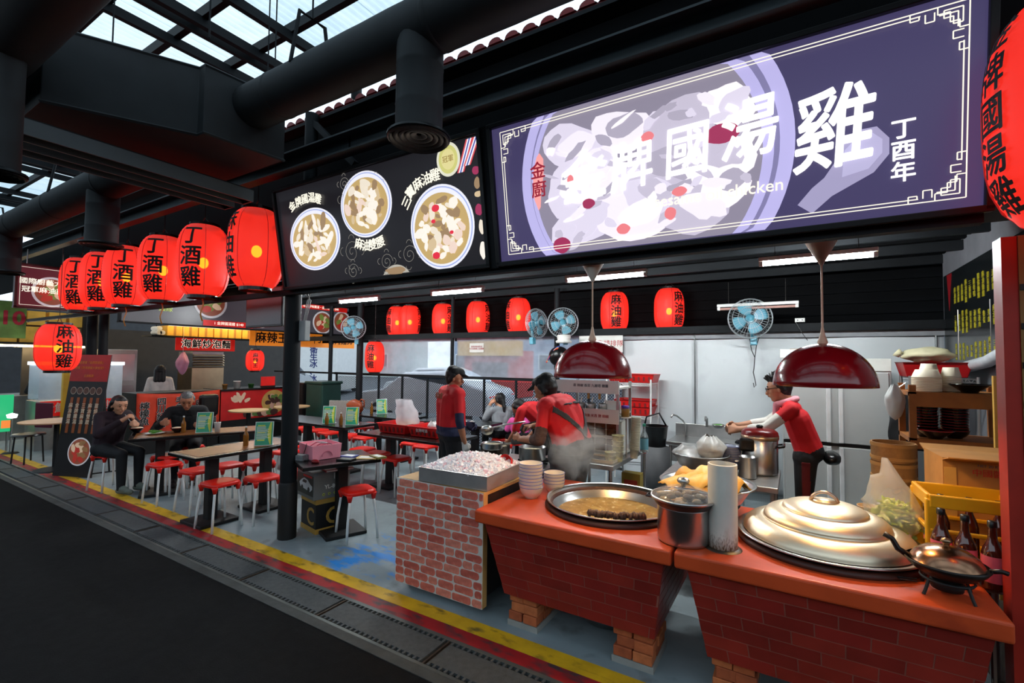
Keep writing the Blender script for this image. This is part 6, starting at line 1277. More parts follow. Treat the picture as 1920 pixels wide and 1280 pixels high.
    if hs:
        HS=[(H+ud*.042-fd*.034,.086,H+ud*.056+fd*.002,.068,0),(H-fd*.05+ud*.0,.07,H-fd*.045-ud*.04,.055,0)]
        for s in (-1,1): HS.append((H+la*.058*s+ud*.035-fd*.015,.04,H+la*.066*s-fd*.035-ud*.02,.028,0))
        if hs=='long':
            for s in (-1,0,1): HS+=[(H-fd*.05+la*.05*s,.055,H-fd*.085+la*.06*s-ud*.2,.045,0)]
            for s in (-1,1): HS.append((H+la*.07*s+ud*.02,.035,H+la*.075*s-fd*.03-ud*.12,.03,0))
        if hs=='tail': HS+=[(H-fd*.08+ud*.02,.045,H-fd*.12-ud*.12,.03,0),(H-fd*.12-ud*.12,.03,H-fd*.10-ud*.28,.015,0)]
        if hs=='bob':
            HS+=[(H-fd*.05,.07,H-fd*.06-ud*.1,.055,0)]
            for s in (-1,1): HS.append((H+la*.058*s+ud*.035-fd*.02,.045,H+la*.068*s-fd*.045-ud*.07,.034,0))
        if hs=='tuft':
            gg=random.Random(3)
            for k in range(16): v=(ud*gg.uniform(.5,1)+fd*gg.uniform(-.5,.9)+la*gg.uniform(-.7,.7)).normalized(); HS.append((H+ud*.045+v*.07,.018,H+ud*.05+v*.118,.006,0))
        q=bpy.data.objects.new('hair',blob_mesh('hair',[(a,r*hs_,b,q*hs_,m) for a,r,b,q,m in HS],[hm],.008,1)); COL.objects.link(q); q.parent=t
    if cfg.get('cap'):
        CS=[(H+ud*.072-fd*.04,.072,H+ud*.066+fd*.045,.06,0),(H+ud*.068+la*.035-fd*.01,.06,H+ud*.068-la*.035-fd*.01,.06,0),(H-fd*.07+ud*.055,.04,H-fd*.05+ud*.06,.05,0)]
        for s in (-1,0,1): CS.append((H+ud*.055+fd*.085+la*.032*s,.016,H+ud*.042+fd*.15+la*.028*s,.010,0))
        q=bpy.data.objects.new('cap',blob_mesh('cap',[(a,r*hs_,b,q*hs_,m) for a,r,b,q,m in CS],[mat('black cap cloth',C(13,13,14),.75,var=.2,bump=.2,bs=80)],.008,2)); COL.objects.link(q); q.parent=t
    t['hf']=tuple(H); del t['h'],t['hf']
    return t,body,dict(H=H,fd=fd,ud=ud,la=la,lat=lat,J=J)
def shell(parent,body,pred,name,m,off=.006):
    """a garment panel: the body's faces chosen by pred, lifted off the skin"""
    bm=bmesh.new(); bm.from_mesh(body); bm.normal_update()
    kill=[f for f in bm.faces if not pred(f.calc_center_median(),f.normal)]
    bmesh.ops.delete(bm,geom=kill,context='FACES')
    nn=[v.normal.copy() for v in bm.verts]
    for v,n in zip(bm.verts,nn): v.co+=n*off
    me=bpy.data.meshes.new(name); bm.to_mesh(me); bm.free(); me.materials.clear(); me.materials.append(m)
    me.polygons.foreach_set('material_index',[0]*len(me.polygons)); o=bpy.data.objects.new(name,me); COL.objects.link(o); o.parent=parent
    k=o.modifiers.new('thick','SOLIDIFY'); k.thickness=.006; k.offset=0; return o
redshirt=mat('red work shirt',C(206,22,30),.75,var=.1,vs=8,bump=.35,bs=9); navy=mat('navy cloth',C(34,38,66),.8,var=.15,vs=12); darkt=mat('black trousers',C(20,20,24),.8,var=.2,vs=10,bump=.3,bs=10); shoem=mat('dark shoes',C(28,28,30),.6)
brownc=mat('brown sleeve',C(74,54,48),.85,var=.3,vs=40,bump=.4,bs=50); greya=mat('charcoal apron',C(56,58,62),.8,var=.15)
glove=mat('translucent glove',C(214,210,204),.3,var=.08)
STAND=dict(pelvis=(0,0,.94),chest=(0,0,1.25),neck=(0,0,1.42),head=(.03,0,1.55),shL=(0,.18,1.36),shR=(0,-.18,1.36),elL=(-.03,.24,1.08),elR=(-.03,-.24,1.08),wrL=(.04,.25,.84),wrR=(.04,-.25,.84),hipL=(0,.085,.91),hipR=(0,-.085,.91),knL=(.02,.1,.5),knR=(.02,-.1,.5),anL=(0,.1,.08),anR=(0,-.1,.08))
SIT=dict(pelvis=(0,0,.555),chest=(.05,0,.88),neck=(.09,0,1.05),head=(.13,0,1.18),shL=(.06,.175,.99),shR=(.06,-.175,.99),elL=(.16,.24,.74),elR=(.16,-.24,.74),wrL=(.36,.14,.8),wrR=(.36,-.14,.8),hipL=(0.02,.09,.54),hipR=(.02,-.09,.54),knL=(.42,.11,.50),knR=(.42,-.11,.50),anL=(.42,.11,.08),anR=(.42,-.11,.08))
# ---- chef at the gas range
J=dict(STAND,pelvis=(-.04,0,.96),chest=(.09,0,1.27),neck=(.19,0,1.39),head=(.285,0,1.475),shL=(.13,.21,1.34),shR=(.17,-.19,1.35),elL=(.10,.33,1.07),elR=(.28,-.22,1.14),wrL=(.37,.25,1.03),wrR=(.44,-.02,1.12),face=V(.93,.04,-.32),hdL=V(1,0,-.05),hnL=V(0,-1,-.2),hdR=V(.6,.75,-.05),hnR=V(.2,.3,-.9))
p,b,k=person('chef in red shirt, apron and flat black cap ladling soup behind the wok',(-1.74,3.92,0),R(171),J,[redshirt,darkt,skin_d,shoem,brownc],dict(sleeve=.42,arm_bands=((.36,.62,4,.014),),cap=1,curlL=.95,curlR=1.0,girth=1.42,hs=1.12))
shell(p,b,lambda c,n:(.90<c.z<1.02 and abs(c.y)<.3) ,'apron_belt',greya,.008)
shell(p,b,lambda c,n:(c.z>1.0 and abs(c.y)<.21 and c.x<.25 and (abs((c.z-1.14)-1.1*(abs(c.y)-.04))<.03 or (c.z>1.36 and c.z<1.45 and abs(c.y)<.13 and n.z<.7))),'apron_straps',greya,.009)
shell(p,b,lambda c,n:(.52<c.z<.95 and abs(c.y)<.3),'apron_skirt',greya,.012)
shell(p,b,lambda c,n:(1.0<=c.z<1.33 and n.x>.3 and abs(c.y)<.21),'apron_bib',greya,.01)
ldl=thing('soup_ladle','large steel ladle in the chef hand above the saucepan','ladle',(-2.30,3.93,1.15)); MB().tube([(.07,.03,.01),(-.1,-.05,-.02),(-.2,-.12,-.05)],.008,8).build('handle',steel,ldl,smooth=True); MB().lathe([(0,-.045),(.03,-.042),(.055,-.02),(.062,.008),(.056,.005),(.03,-.03),(0,-.034)],24,Matrix.Translation((-.245,-.155,-.07))@Matrix.Rotation(-.7,4,'X')@Matrix.Rotation(-.4,4,'Y'),cap=False).build('cup',steel,ldl,smooth=True)
# ---- man with his back to us
J=dict(STAND,pelvis=(0,0,.95),chest=(-.01,0,1.26),neck=(.0,0,1.42),head=(.035,-.01,1.54),shL=(0,.22,1.36),shR=(0,-.22,1.36),elR=(-.03,-.32,1.08),wrR=(.03,-.32,.85),elL=(.06,.30,1.1),wrL=(.26,.18,.98),face=V(.85,-.5,-.2),hlat=V(.5,.85,0))
p,b,k=person('man in red shirt and black cap standing with his back turned by the red bins',(-3.40,4.30,0),R(60),J,[redshirt,darkt,skin_d,shoem,navy,glove],dict(sleeve=.34,arm_bands=((.3,.62,4,.008),),cap=1,girth=1.36,handR=5,handL=5,curlR=.35))
shell(p,b,lambda c,n:(.90<c.z<1.0 and abs(c.y)<.25),'navy_undershirt',navy,.006)
text('麻油雞',.075,mat('dull gold print',C(150,70,40),.7),p,frame((-.142,.03,1.335),(0,-1,0),(.12,0,1)),bold=.01)
# ---- cook at right reaching to the clay pot
J=dict(STAND,pelvis=(-.04,0,.94),chest=(.06,0,1.24),neck=(.13,0,1.40),head=(.205,0,1.515),shL=(.1,.18,1.345),shR=(.1,-.18,1.345),elL=(.30,.24,1.17),elR=(.30,-.2,1.18),wrL=(.53,.13,1.13),wrR=(.56,-.06,1.14),face=V(.95,.05,-.2),hnL=V(0,-1,-.4),hnR=V(0,1,-.4))
whites=mat('white arm sleeve',C(214,210,200),.75,var=.06,bump=.3,bs=14)
p,b,k=person('cook in red shirt with glasses and a pink towel reaching over the table',(.07,4.98,0),R(180),J,[redshirt,darkt,skin,shoem,whites],dict(sleeve=.3,arm_bands=((.22,.74,4,.009),),hair='tuft',curlL=.8,curlR=.8,girth=1.02))
H,fd,ud,la=k['H'],k['fd'],k['ud'],k['la']; gm=mat('black spectacle frame',C(14,14,14),.3)
gl=MB()
for s in (-1,1): gl.tube([H+fd*.1+ud*(.008+.017*math.sin(a))+la*(.033*s+.024*math.cos(a)) for a in [2*PI*i/14 for i in range(14)]],.0028,5,closed=True); gl.tube([H+fd*.1+ud*.012+la*.056*s,H+la*.088*s+ud*.01-fd*.01],.003,5)
gl.tube([H+fd*.104+ud*.012+la*.01,H+fd*.104+ud*.012-la*.01],.003,5); gl.build('glasses',gm,p)
pinkt=mat('pink towel',C(232,150,160),.85,var=.12,vs=20,bump=.5,bs=60); tw=[]
Nk=k['J']['neck']
for i in range(12):
    a=2*PI*i/12; a2=2*PI*(i+1)/12; q=lambda a:Nk+V(.075*math.cos(a)+.01,.085*math.sin(a),.0+.028*(-math.cos(a))); tw.append((q(a),.03,q(a2),.03,0))
tw+=[(Nk+V(.09,.04,-.03),.03,Nk+V(.1,.05,-.16),.026,0)]
q=bpy.data.objects.new('towel',blob_mesh('towel',tw,[pinkt],.009,1)); COL.objects.link(q); q.parent=p
shell(p,b,lambda c,n:(c.z<.9 and c.z>.12 and abs(abs(c.y)-.17)<.09 and abs(c.x+.0)<.03 and abs(n.y)>.6),'side_stripe',mat('dark red stripe',C(92,16,22),.8),.004)
MB().ell((-.19,.02,.93),(.07,.13,.06),16,10,wob=.1).build('waist_bag',blackp,p,smooth=True)
o=thing('small_bowl','small metal bowl held out by the cook','bowl',(-.64,4.92,1.145)); lath('bowl_body',[(0,-.03),(.03,-.028),(.055,.0),(.058,.008),(.05,.0),(0,-.022)],steel,o,24); MB().ell((0,0,.0),(.045,.045,.012),12,6,wob=.3).build('greens',mat('leafy green'),o)
# ---- bending worker
J=dict(STAND,pelvis=(-.12,0,.92),chest=(.14,0,1.13),neck=(.29,0,1.17),head=(.40,0,1.13),shL=(.22,.19,1.13),shR=(.22,-.19,1.13),elL=(.28,.24,.86),elR=(.28,-.24,.86),wrL=(.4,.2,.75),wrR=(.4,-.2,.75),face=V(.6,0,-.8))
person('worker in red shirt bending over behind the chef',(-2.62,5.15,0),R(172),J,[redshirt,darkt,skin_d,shoem],dict(sleeve=.4,girth=1.1))
# ---- seated girl in grey hoodie and child in pink
greyh=mat('grey hoodie',C(146,150,154),.85,var=.1,bump=.35,bs=10); pinkj=mat('pink jacket',C(226,84,158),.7,var=.1,bump=.4,bs=14)
J=dict(SIT,pelvis=(0,0,.54),chest=(.06,0,.83),neck=(.09,0,.97),head=(.13,0,1.08),shL=(.06,.16,.92),shR=(.06,-.16,.92),elL=(.18,.23,.78),wrL=(.21,.13,1.0),hdL=V(.0,-.5,.8),elR=(.16,-.2,.7),wrR=(.34,-.12,.79),face=V(.95,.25,-.1))
person('girl in grey hoodie seated with her back turned at the fence table',(-4.16,6.62,0),R(150),J,[greyh,darkt,skin,shoem],dict(sleeve=.9,hair='tail',girth=.95)); stool(-4.16,6.62,.2,'red stool under the girl in the grey hoodie')
J=dict(SIT,chest=(.04,0,.74),neck=(.06,0,.83),head=(.09,0,.93),shL=(.04,.12,.79),shR=(.04,-.12,.79),elL=(.12,.17,.66),elR=(.12,-.17,.66),wrL=(.26,.1,.7),wrR=(.26,-.1,.7),knL=(.3,.09,.5),knR=(.3,-.09,.5),anL=(.3,.09,.2),anR=(.3,-.09,.2))
person('small child in pink jacket seated beside the grey hoodie girl',(-3.72,6.45,0),R(140),J,[pinkj,darkt,skin,shoem],dict(sleeve=.95,hair='bob',girth=.85)); stool(-3.72,6.45,.3,'red stool under the child in pink')
# ---- the eating couple
purp=mat('dark plum coat',C(34,18,28),.85,var=.2,bump=.4,bs=12); blk=mat('black jacket',C(18,19,22),.8,var=.2,bump=.4,bs=12); grsh=mat('grey green shoes',C(96,104,96),.7)
J=dict(SIT,pelvis=(0,0,.56),chest=(.07,0,.88),neck=(.13,0,1.02),head=(.20,-.01,1.11),shL=(.09,.165,.97),shR=(.09,-.165,.97),elL=(.24,.22,.80),wrL=(.42,.06,.86),elR=(.2,-.25,.76),wrR=(.38,-.09,.93),hdR=V(.55,.35,.5),hnR=V(.2,.6,-.5),face=V(.9,-.15,-.25),anL=(.47,.07,.08),anR=(.44,-.12,.08))
p,b,k=person('woman in dark plum coat eating at the end of the printed table',(-7.80,2.60,0),R(16),J,[purp,darkt,skin,grsh],dict(sleeve=.93,hair='bob',curlR=.9,curlL=.8,girth=1.08))
o=MB().tube([(-7.40,2.64,1.0),(-7.38,2.72,.86)],.004,5).build('chopsticks',steel); tag(o,'pair of chopsticks in the hand of the woman in plum coat','chopsticks')
J=dict(SIT,pelvis=(-.02,0,.56),chest=(.08,0,.90),neck=(.16,0,1.04),head=(.235,0,1.135),shL=(.1,.19,.99),shR=(.1,-.19,.99),elL=(.2,.3,.78),wrL=(.40,.2,.81),elR=(.2,-.31,.80),wrR=(.38,-.26,.86),hdR=V(.8,.3,.1),face=V(.9,0,-.45))
greyhair=mat('grey hair',C(96,98,98),.6,var=.3,vs=40,bump=.3,bs=80)
person('grey-haired man in black jacket looking down at his bowl',(-7.52,3.42,0),R(-27),J,[blk,darkt,skin_d,shoem],dict(sleeve=.93,hair='short',hair_mat=greyhair,curlR=1.0,curlL=.8,girth=1.12))
# ---- neighbours
wtop=mat('white and red top',C(214,206,200),.8,var=.1)
person('long-haired woman in white with her back turned behind the red cloth counter',(-11.35,4.62,0),R(150),dict(STAND,head=(.02,0,1.46),neck=(0,0,1.33),chest=(0,0,1.17),shL=(0,.16,1.27),shR=(0,-.16,1.27),elL=(0,.22,1.02),elR=(0,-.22,1.02)),[wtop,redp,skin,shoem],dict(sleeve=.6,hair='long',voxel=.012))
person('dark-haired cook in black at the far left stall',(-13.3,3.35,0),R(200),dict(STAND,head=(.05,0,1.47),neck=(0,0,1.34),chest=(0,0,1.18),shL=(0,.17,1.28),shR=(0,-.17,1.28),elL=(.1,.22,1.02),elR=(.1,-.22,1.02),wrL=(.3,.1,1.0),wrR=(.3,-.1,1.0)),[blk,darkt,skin,shoem],dict(sleeve=.9,voxel=.012))
# ================================================================ steam over the wok
sm_=bpy.data.materials.new('drifting steam'); sm_.use_nodes=True; nt=sm_.node_tree
for n in list(nt.nodes): nt.nodes.remove(n)
o_=nt.nodes.new('ShaderNodeOutputMaterial'); vs_=nt.nodes.new('ShaderNodeVolumePrincipled'); vs_.inputs['Color'].default_value=(.95,.93,.9,1); vs_.inputs['Anisotropy'].default_value=.2
tc=nt.nodes.new('ShaderNodeTexCoord'); nz=nt.nodes.new('ShaderNodeTexNoise'); nz.inputs['Scale'].default_value=5; nz.inputs['Detail'].default_value=5; nz.inputs['Distortion'].default_value=.6; nt.links.new(tc.outputs['Object'],nz.inputs['Vector'])
ln_=nt.nodes.new('ShaderNodeVectorMath'); ln_.operation='LENGTH'; mpg=nt.nodes.new('ShaderNodeMapping'); mpg.inputs['Scale'].default_value=(1/.52,1/.36,1/.34); nt.links.new(tc.outputs['Object'],mpg.inputs[0]); nt.links.new(mpg.outputs[0],ln_.inputs[0])
f_=nt.nodes.new('ShaderNodeMapRange'); f_.inputs[1].default_value=1; f_.inputs[2].default_value=.2; f_.inputs[3].default_value=-.25; f_.inputs[4].default_value=.16; nt.links.new(ln_.outputs['Value'],f_.inputs[0])
a_=nt.nodes.new('ShaderNodeMath'); nt.links.new(nz.outputs[0],a_.inputs[0]); nt.links.new(f_.outputs[0],a_.inputs[1]); r_=nt.nodes.new('ShaderNodeMapRange'); r_.inputs[1].default_value=.48; r_.inputs[2].default_value=.8; r_.inputs[3].default_value=0; r_.inputs[4].default_value=6; nt.links.new(a_.outputs[0],r_.inputs[0]); nt.links.new(r_.outputs[0],vs_.inputs['Density']); nt.links.new(vs_.outputs[0],o_.inputs['Volume'])
o=MB().ell((0,0,0),(.54,.38,.36),24,14).build('steam',sm_,loc=(-1.46,3.46,1.05),smooth=True); tag(o,'cloud of steam rising from the giant wok','steam',kind='stuff')
# ================================================================ neighbouring stall to the left (faces +x)
NM=lambda x,y,z:frame((x,y,z),(0,1,0),(0,0,1))       # local x along +Y, y up, facing +X
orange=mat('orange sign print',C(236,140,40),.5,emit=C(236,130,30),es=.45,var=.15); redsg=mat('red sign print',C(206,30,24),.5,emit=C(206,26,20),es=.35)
darks=lit('dark menu print',(.05,.045,.055),.8)
def xboard(name,label,x,y0,y1,z0,z1,m,cat='sign',t_=.06,frame_m=None):
    t=thing(name,label,cat,(x,(y0+y1)/2,(z0+z1)/2)); w,h=y1-y0,z1-z0
    MB().box((-t_/2,0,0),(t_,w,h)).build('board',m,t)
    if frame_m:
        fb_=MB()
        for s in (-1,1): fb_.box((-t_/2,0,s*h/2),(t_+.02,w+.04,.03)); fb_.box((-t_/2,s*w/2,0),(t_+.02,.03,h))
        fb_.build('frame',frame_m,t)
    return t
M0=frame((.002,0,0),(0,1,0),(0,0,1))
def xdish(t,x,y,r,seed,z=.002,rim=None):
    g=random.Random(seed)
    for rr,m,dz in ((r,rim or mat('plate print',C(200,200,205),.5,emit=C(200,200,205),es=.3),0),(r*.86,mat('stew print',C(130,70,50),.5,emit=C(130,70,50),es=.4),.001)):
        o=disc(0,0,rr,rr,0).build('plate',m,t); o.matrix_local=M0@Matrix.Translation((x,y,z+dz))
    for i in range(9):
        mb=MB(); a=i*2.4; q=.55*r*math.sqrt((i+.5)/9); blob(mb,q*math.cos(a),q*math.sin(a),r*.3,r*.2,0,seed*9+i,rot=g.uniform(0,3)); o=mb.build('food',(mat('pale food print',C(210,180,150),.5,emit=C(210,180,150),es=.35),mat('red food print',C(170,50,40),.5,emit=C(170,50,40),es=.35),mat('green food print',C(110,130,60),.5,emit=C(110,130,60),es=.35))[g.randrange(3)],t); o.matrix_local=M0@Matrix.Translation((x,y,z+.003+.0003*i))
t=xboard('menu_lightbox','long dark menu lightbox with bowls over the dining area left side',-9.6,3.3,8.1,2.33,3.02,darks,frame_m=steel_dark)
lcream=cream
for x,s in ((-.65,'1 金牌國湯雞 $140'),(1.45,'16 古早味雞湯・金牌老鴨湯 $40')):
    o=MB().box((x,(-.27 if x<0 else .27),.003),(.95 if x<0 else 1.5,.11,.004)).build('price_strip',redsg,t); o.matrix_local=M0; text(s,.07,lcream,t,M0@Matrix.Translation((x,(-.27 if x<0 else .27),.006)))
for x,y,r in ((-1.0,.12,.3),(.0,.0,.3),(1.5,-.08,.27),(2.05,-.02,.26)): xdish(t,x,y,r,int(x*10)+30)
text('麻油\n麵線',.11,mat('green ink glow',C(170,190,90),.5,emit=C(170,190,90),es=.5),t,M0@Matrix.Translation((-1.75,-.02,.006)))
t=xboard('orange_banner','orange banner sign reading 麻辣王 above the fence gate',-10.6,6.05,9.0,2.03,2.38,orange,t_=.02); text('麻辣王',.27,ink,t,M0@Matrix.Translation((-.95,.0,.003)),bold=.02); text('牛51  醬肉麵50',.2,ink,t,M0@Matrix.Translation((.75,.0,.003)),bold=.012)
t=xboard('red_banner','red banner reading 海鮮炒泡麵 over the neighbouring cooker hood',-11.9,5.12,6.42,1.90,2.19,redsg,t_=.02); text('海鮮炒泡麵',.21,lcream,t,M0@Matrix.Translation((0,0,.002)),bold=.05,space=1.08); text('海鮮炒泡麵',.21,ink,t,M0@Matrix.Translation((0,0,.008)),bold=.028,space=1.08)
# shelf of cartons
t=thing('carton_shelf','hanging shelf above the red banner','shelf',(-12.0,5.9,2.2)); MB().box((0,0,0),(.5,2.6,.03)).build('board',steel_dark,t)
for s in (-1,1): MB().cyl((.2,s*1.2,0),(.2,s*1.2,.8),.01,n=6).build('rod',steel_dark,t)
MB().box((.42,0,.5),(.05,2.2,.03)).build('strip_light',mat('warm strip glow',(1,.9,.7),.4,emit=(1,.72,.36),es=45),t)  # strip light added to brighten the cartons, hidden behind the menu lightbox
for (x_,y_,z_),lb_ in (((-11.2,4.3,2.78),'left'),((-11.2,6.3,2.78),'right')):
    q=thing('fill_bulb','added warm bulb hidden above the neighbouring counter, %s one'%lb_,'lamp',(x_,y_,z_)); MB().ell((0,0,0),(.045,.045,.06)).build('bulb',mat('added fill bulb glow',(1,.9,.7),.4,emit=(1,.78,.5),es=110),q,smooth=True); MB().cyl((0,0,.05),(0,0,.12),.02,n=10).build('socket',blackp,q); MB().cyl((0,0,.12),(0,0,3.05-z_),.004,n=5).build('cord',blackp,q)  # fill bulbs added to brighten the dim neighbouring stall, out of sight behind its lightbox
ycar=mat('yellow carton lit',C(226,176,70),.7,var=.15)
for i in range(6):
    o=thing('carton','yellow carton number %s from the left on the hanging shelf'%('one two three four five six'.split()[i]),'box',(-11.95,5.05+.33*i,2.216),rnd.uniform(-.1,.1),'cartons on the hanging shelf'); MB().box((0,0,.11),(.3,.3,.22)).build('carton_body',ycar,o,bev=.004); MB().box((.152,0,.11),(.002,.05,.22)).build('tape',cardb,o)
for i in range(3):
    o=MB().lathe([(0,0),(.05,0),(.05,.3),(0,.3)],16,Matrix.Rotation(PI/2,4,'Y')).build('paper_roll',paper,loc=(-12.0,4.72+.06*(i%2),2.27+.09*(i//2)+.0)); tag(o,('left lower','right lower','upper')[i]+' pale paper roll at the left end of the hanging shelf','roll','paper rolls on the hanging shelf')
hd=thing('cooker_hood','copper toned cooker cabinet with louvres behind the red cloth counter','cooker',(-12.5,5.95,0)); cop=mat('warm steel cabinet',(.52,.36,.22),.35,1,var=.15,vs=3)
MB().box((0,0,.75),(.7,.72,1.5)).build('cabinet',cop,hd,bev=.01)
for i in range(5): MB().box((.36,0,1.55+.06*i),(.05,.7,.03),M=Matrix.Rotation(.5,4,'Y')).build('louvre',cop,hd)
MB().box((0,0,1.7),(.66,.7,.36)).build('upper_case',steel_r,hd)
# red cloth counter
rcl=mat('red orange cloth',C(206,60,30),.7,var=.2,vs=4)
ctn=thing('cloth_counter','counter draped with red cloth lettered in black behind the seated man','counter',(-10.25,4.4,0)); MB().box((0,0,.55),(.6,1.4,1.08)).build('counter_body',black,ctn)
MB().grid(lambda u,v:(.31+.02*math.sin(u*14+v*2)*v,-.7+1.4*u,1.1-.75*v-.04*math.sin(u*PI)),30,10).build('cloth',rcl,ctn,smooth=True,sol=.004)
for i,(s,y) in enumerate((('檸檬魚',-.58),('四川紅油',-.32),('手工拉麵',-.02),('麻辣麵',.32),('麻辣乾麵',.56))):
    text('\n'.join(s),.15,lcream if 0 else paper,ctn,frame((.333,y,.72),(0,1,0),(0,0,1)),bold=.045,line=.9); text('\n'.join(s),.15,ink,ctn,frame((.336,y,.72),(0,1,0),(0,0,1)),bold=.02,line=.9)
o=thing('black_backpack','black chair back and bag in front of the red cloth counter','bag',(-9.65,4.75,.55)); MB().box((0,0,.28),(.15,.34,.42)).build('bag_body',blackp,o,bev=.06); MB().cyl((0,0,-.55),(0,0,.1),.02,n=8).build('stand',black,o); MB().box((0,0,-.53),(.3,.3,.03)).build('foot',black,o)
fc=thing('food_counter','red counter front printed with pale mushrooms and hot pot dishes','counter',(-10.25,5.85,0)); MB().box((0,0,.54),(.6,1.45,1.06)).build('counter_body',black,fc); MB().box((.305,0,.76),(.01,1.45,.6)).build('print_panel',mat('red food print panel',C(196,30,30),.5,var=.1),fc); MB().box((0,0,1.085),(.7,1.5,.03)).build('top',topm,fc)
FCM=frame((.312,0,.76),(0,1,0),(0,0,1)); g=random.Random(6)
for i in range(13):
    mb=MB(); a=g.uniform(.2,2.9); blob(mb,-.35+.2*math.cos(a)*g.uniform(.4,1),.02+.2*math.sin(a)*g.uniform(.3,1),.035,.07,0,i,rot=a-1.57); o=mb.build('mushroom_print',mat('pale mushroom print',C(220,190,160),.6),fc); o.matrix_local=FCM@Matrix.Translation((0,0,.0004*i))
o=disc(.4,.02,.28,.26,.0).build('hot_pot_print',mat('gold dish print',C(190,150,80),.6),fc); o.matrix_local=FCM
for i in range(16):
    mb=MB(); a=g.uniform(0,6.28); q=g.uniform(.02,.2); blob(mb,.4+q*math.cos(a),.02+q*math.sin(a),.07,.05,0,i+40,rot=a); o=mb.build('ingredient_print',mat(('dark stew print','pale meat print','leaf print')[i%3],C(*((70,40,34),(206,160,140),(90,120,60))[i%3]),.6),fc); o.matrix_local=FCM@Matrix.Translation((0,0,.002+.0004*i))
for i in range(7):
    mb=MB(); blob(mb,-.2+.1*i,-.2,.09,.07,0,i+80); o=mb.build('ingredient_print',MATS[('dark stew print','pale meat print','leaf print')[i%3]],fc); o.matrix_local=FCM@Matrix.Translation((0,0,.009+.0004*i))
for nm,lb,cat,y,r,h,m in (('cup','white cup on the food counter','cup',5.55,.07,.15,paper),('tub','small tan tub on the food counter','tub',5.3,.05,.09,cardb),('sauce_pot','small green pot on the food counter','pot',5.85,.06,.08,mat('green tub',C(60,130,60),.5))):
    o=thing(nm,lb,cat,(-10.15,y,1.1)); lath('body',[(0,0),(r*.8,0),(r,h),(r*1.05,h),(r*.95,h)],m,o,18); lath('rim',[(r*1.02,h-.01),(r*1.06,h),(r*1.0,h+.004)],m,o,18)
o=thing('red_sign_stand','small red sign standing on the food counter','sign',(-10.1,6.2,1.1)); MB().box((0,0,.13),(.02,.32,.2)).build('board',redsg,o); MB().box((0,0,.015),(.08,.3,.03)).build('foot',black,o)
for s,y in (('left',5.1),('right',6.0)):
    o=thing('serving_table','small pale table in front of the food counter, %s one'%s,'table',(-8.9,y,0)); MB().lathe([(.33,.735),(.34,.74),(.34,.76),(0,.762)],28).build('top',mat('pale wood top',C(200,166,120),.5),o,auto=True); MB().cyl((0,0,.02),(0,0,.735),.04,n=10).build('pedestal',black,o); MB().lathe([(.24,0),(.22,.02),(.03,.04)],24).build('base',black,o,auto=True)
lt=lantern('orange and red lantern hanging above the food counter',(-9.6,5.6,1.69),.17,.42,'麻辣王',face(-9.6,5.6)+.05,None,hang=.6,size=.1)
# pink bag, hood glass, back glass of neighbour
o=thing('pink_bag','pink plastic bag hanging beside the cooker hood','bag',(-11.62,5.15,1.35)); bagmesh((0,0,0),.14,.12,.5,15,.2).build('film',mat('pink film',C(206,140,170),.4),o,smooth=True); MB().cyl((0,0,.45),(0,0,1.7),.004,n=5).build('string',steel,o)
struct(MB().box((-14.2,6.2,1.2),(.05,6,2.4)).build('wall_neighbour',mat('neighbour wall',C(58,56,54),.6,var=.1)))
o=thing('steel_cupboard','tall steel cupboard behind the neighbouring counter','cupboard',(-13.05,4.4,0)); MB().box((0,0,.95),(.5,.7,1.9)).build('body',steel_r,o,bev=.01); MB().box((.255,0,1.5),(.01,.6,.6)).build('door',steel,o,bev=.004); MB().box((.255,0,.6),(.01,.6,1.0)).build('door',steel,o,bev=.004)
o=thing('glass_case','glass display case with a lit shelf left of the banner','display case',(-12.2,3.55,0)); MB().box((0,0,.45),(.6,1.3,.9)).build('base',steel_r,o); MB().box((0,0,1.25),(.58,1.25,.65)).build('glass',mat('display glass',(.7,.8,.86),.05,alpha=.35),o); MB().box((0,0,1.6),(.6,1.3,.06)).build('cap',mat('case light',(.9,.9,1),.5,emit=(.8,.9,1),es=3),o)
t=xboard('seafood_banner','red banner with large white character for seafood on the far counter',-11.885,2.95,4.2,.62,.9,redsg,t_=.02); text('新鮮 海鮮炒飯',.2,paper,t,M0@Matrix.Translation((0,0,.002)),bold=.02)
# far-left stalls
t=xboard('hanging_sign','hanging dark red sign with a bowl and cream lettering at far left',-9.75,2.1,2.72,2.46,3.1,lit('lit maroon print',(.07,.012,.018),1),frame_m=mat('maroon frame',C(60,14,16),.5)); text('國際廚藝大賽',.095,lcream,t,M0@Matrix.Translation((.0,.07,.012)),bold=.008); text('冠軍麻油雞',.095,lcream,t,M0@Matrix.Translation((-.02,-.05,.012)),bold=.008); xdish(t,.08,-.06,.23,5); 
bl=MB(); zb=.004
for a,c_ in (((-.27,-.28),(.27,-.28)),((.27,-.28),(.27,.28)),((.27,.28),(-.27,.28)),((-.27,.28),(-.27,-.28))): ln(*a,*c_)
o=bl.build('border',lcream,t); o.matrix_local=M0
MB().cyl((-.03,-.2,.32),(-.03,-.2,.55),.006,n=6).build('hanger',steel,t); MB().cyl((-.03,.2,.32),(-.03,.2,.55),.006,n=6).build('hanger',steel,t)
t=xboard('price_flag','green and orange price flag reading 10 at far left',-10.6,2.1,2.42,2.02,2.6,mat('green flag print',C(110,150,70),.6,var=.4,vs=4),t_=.01); text('10',.3,mat('crimson ink',C(190,40,60),.6),t,M0@Matrix.Translation((0,.02,.002)),bold=.03)
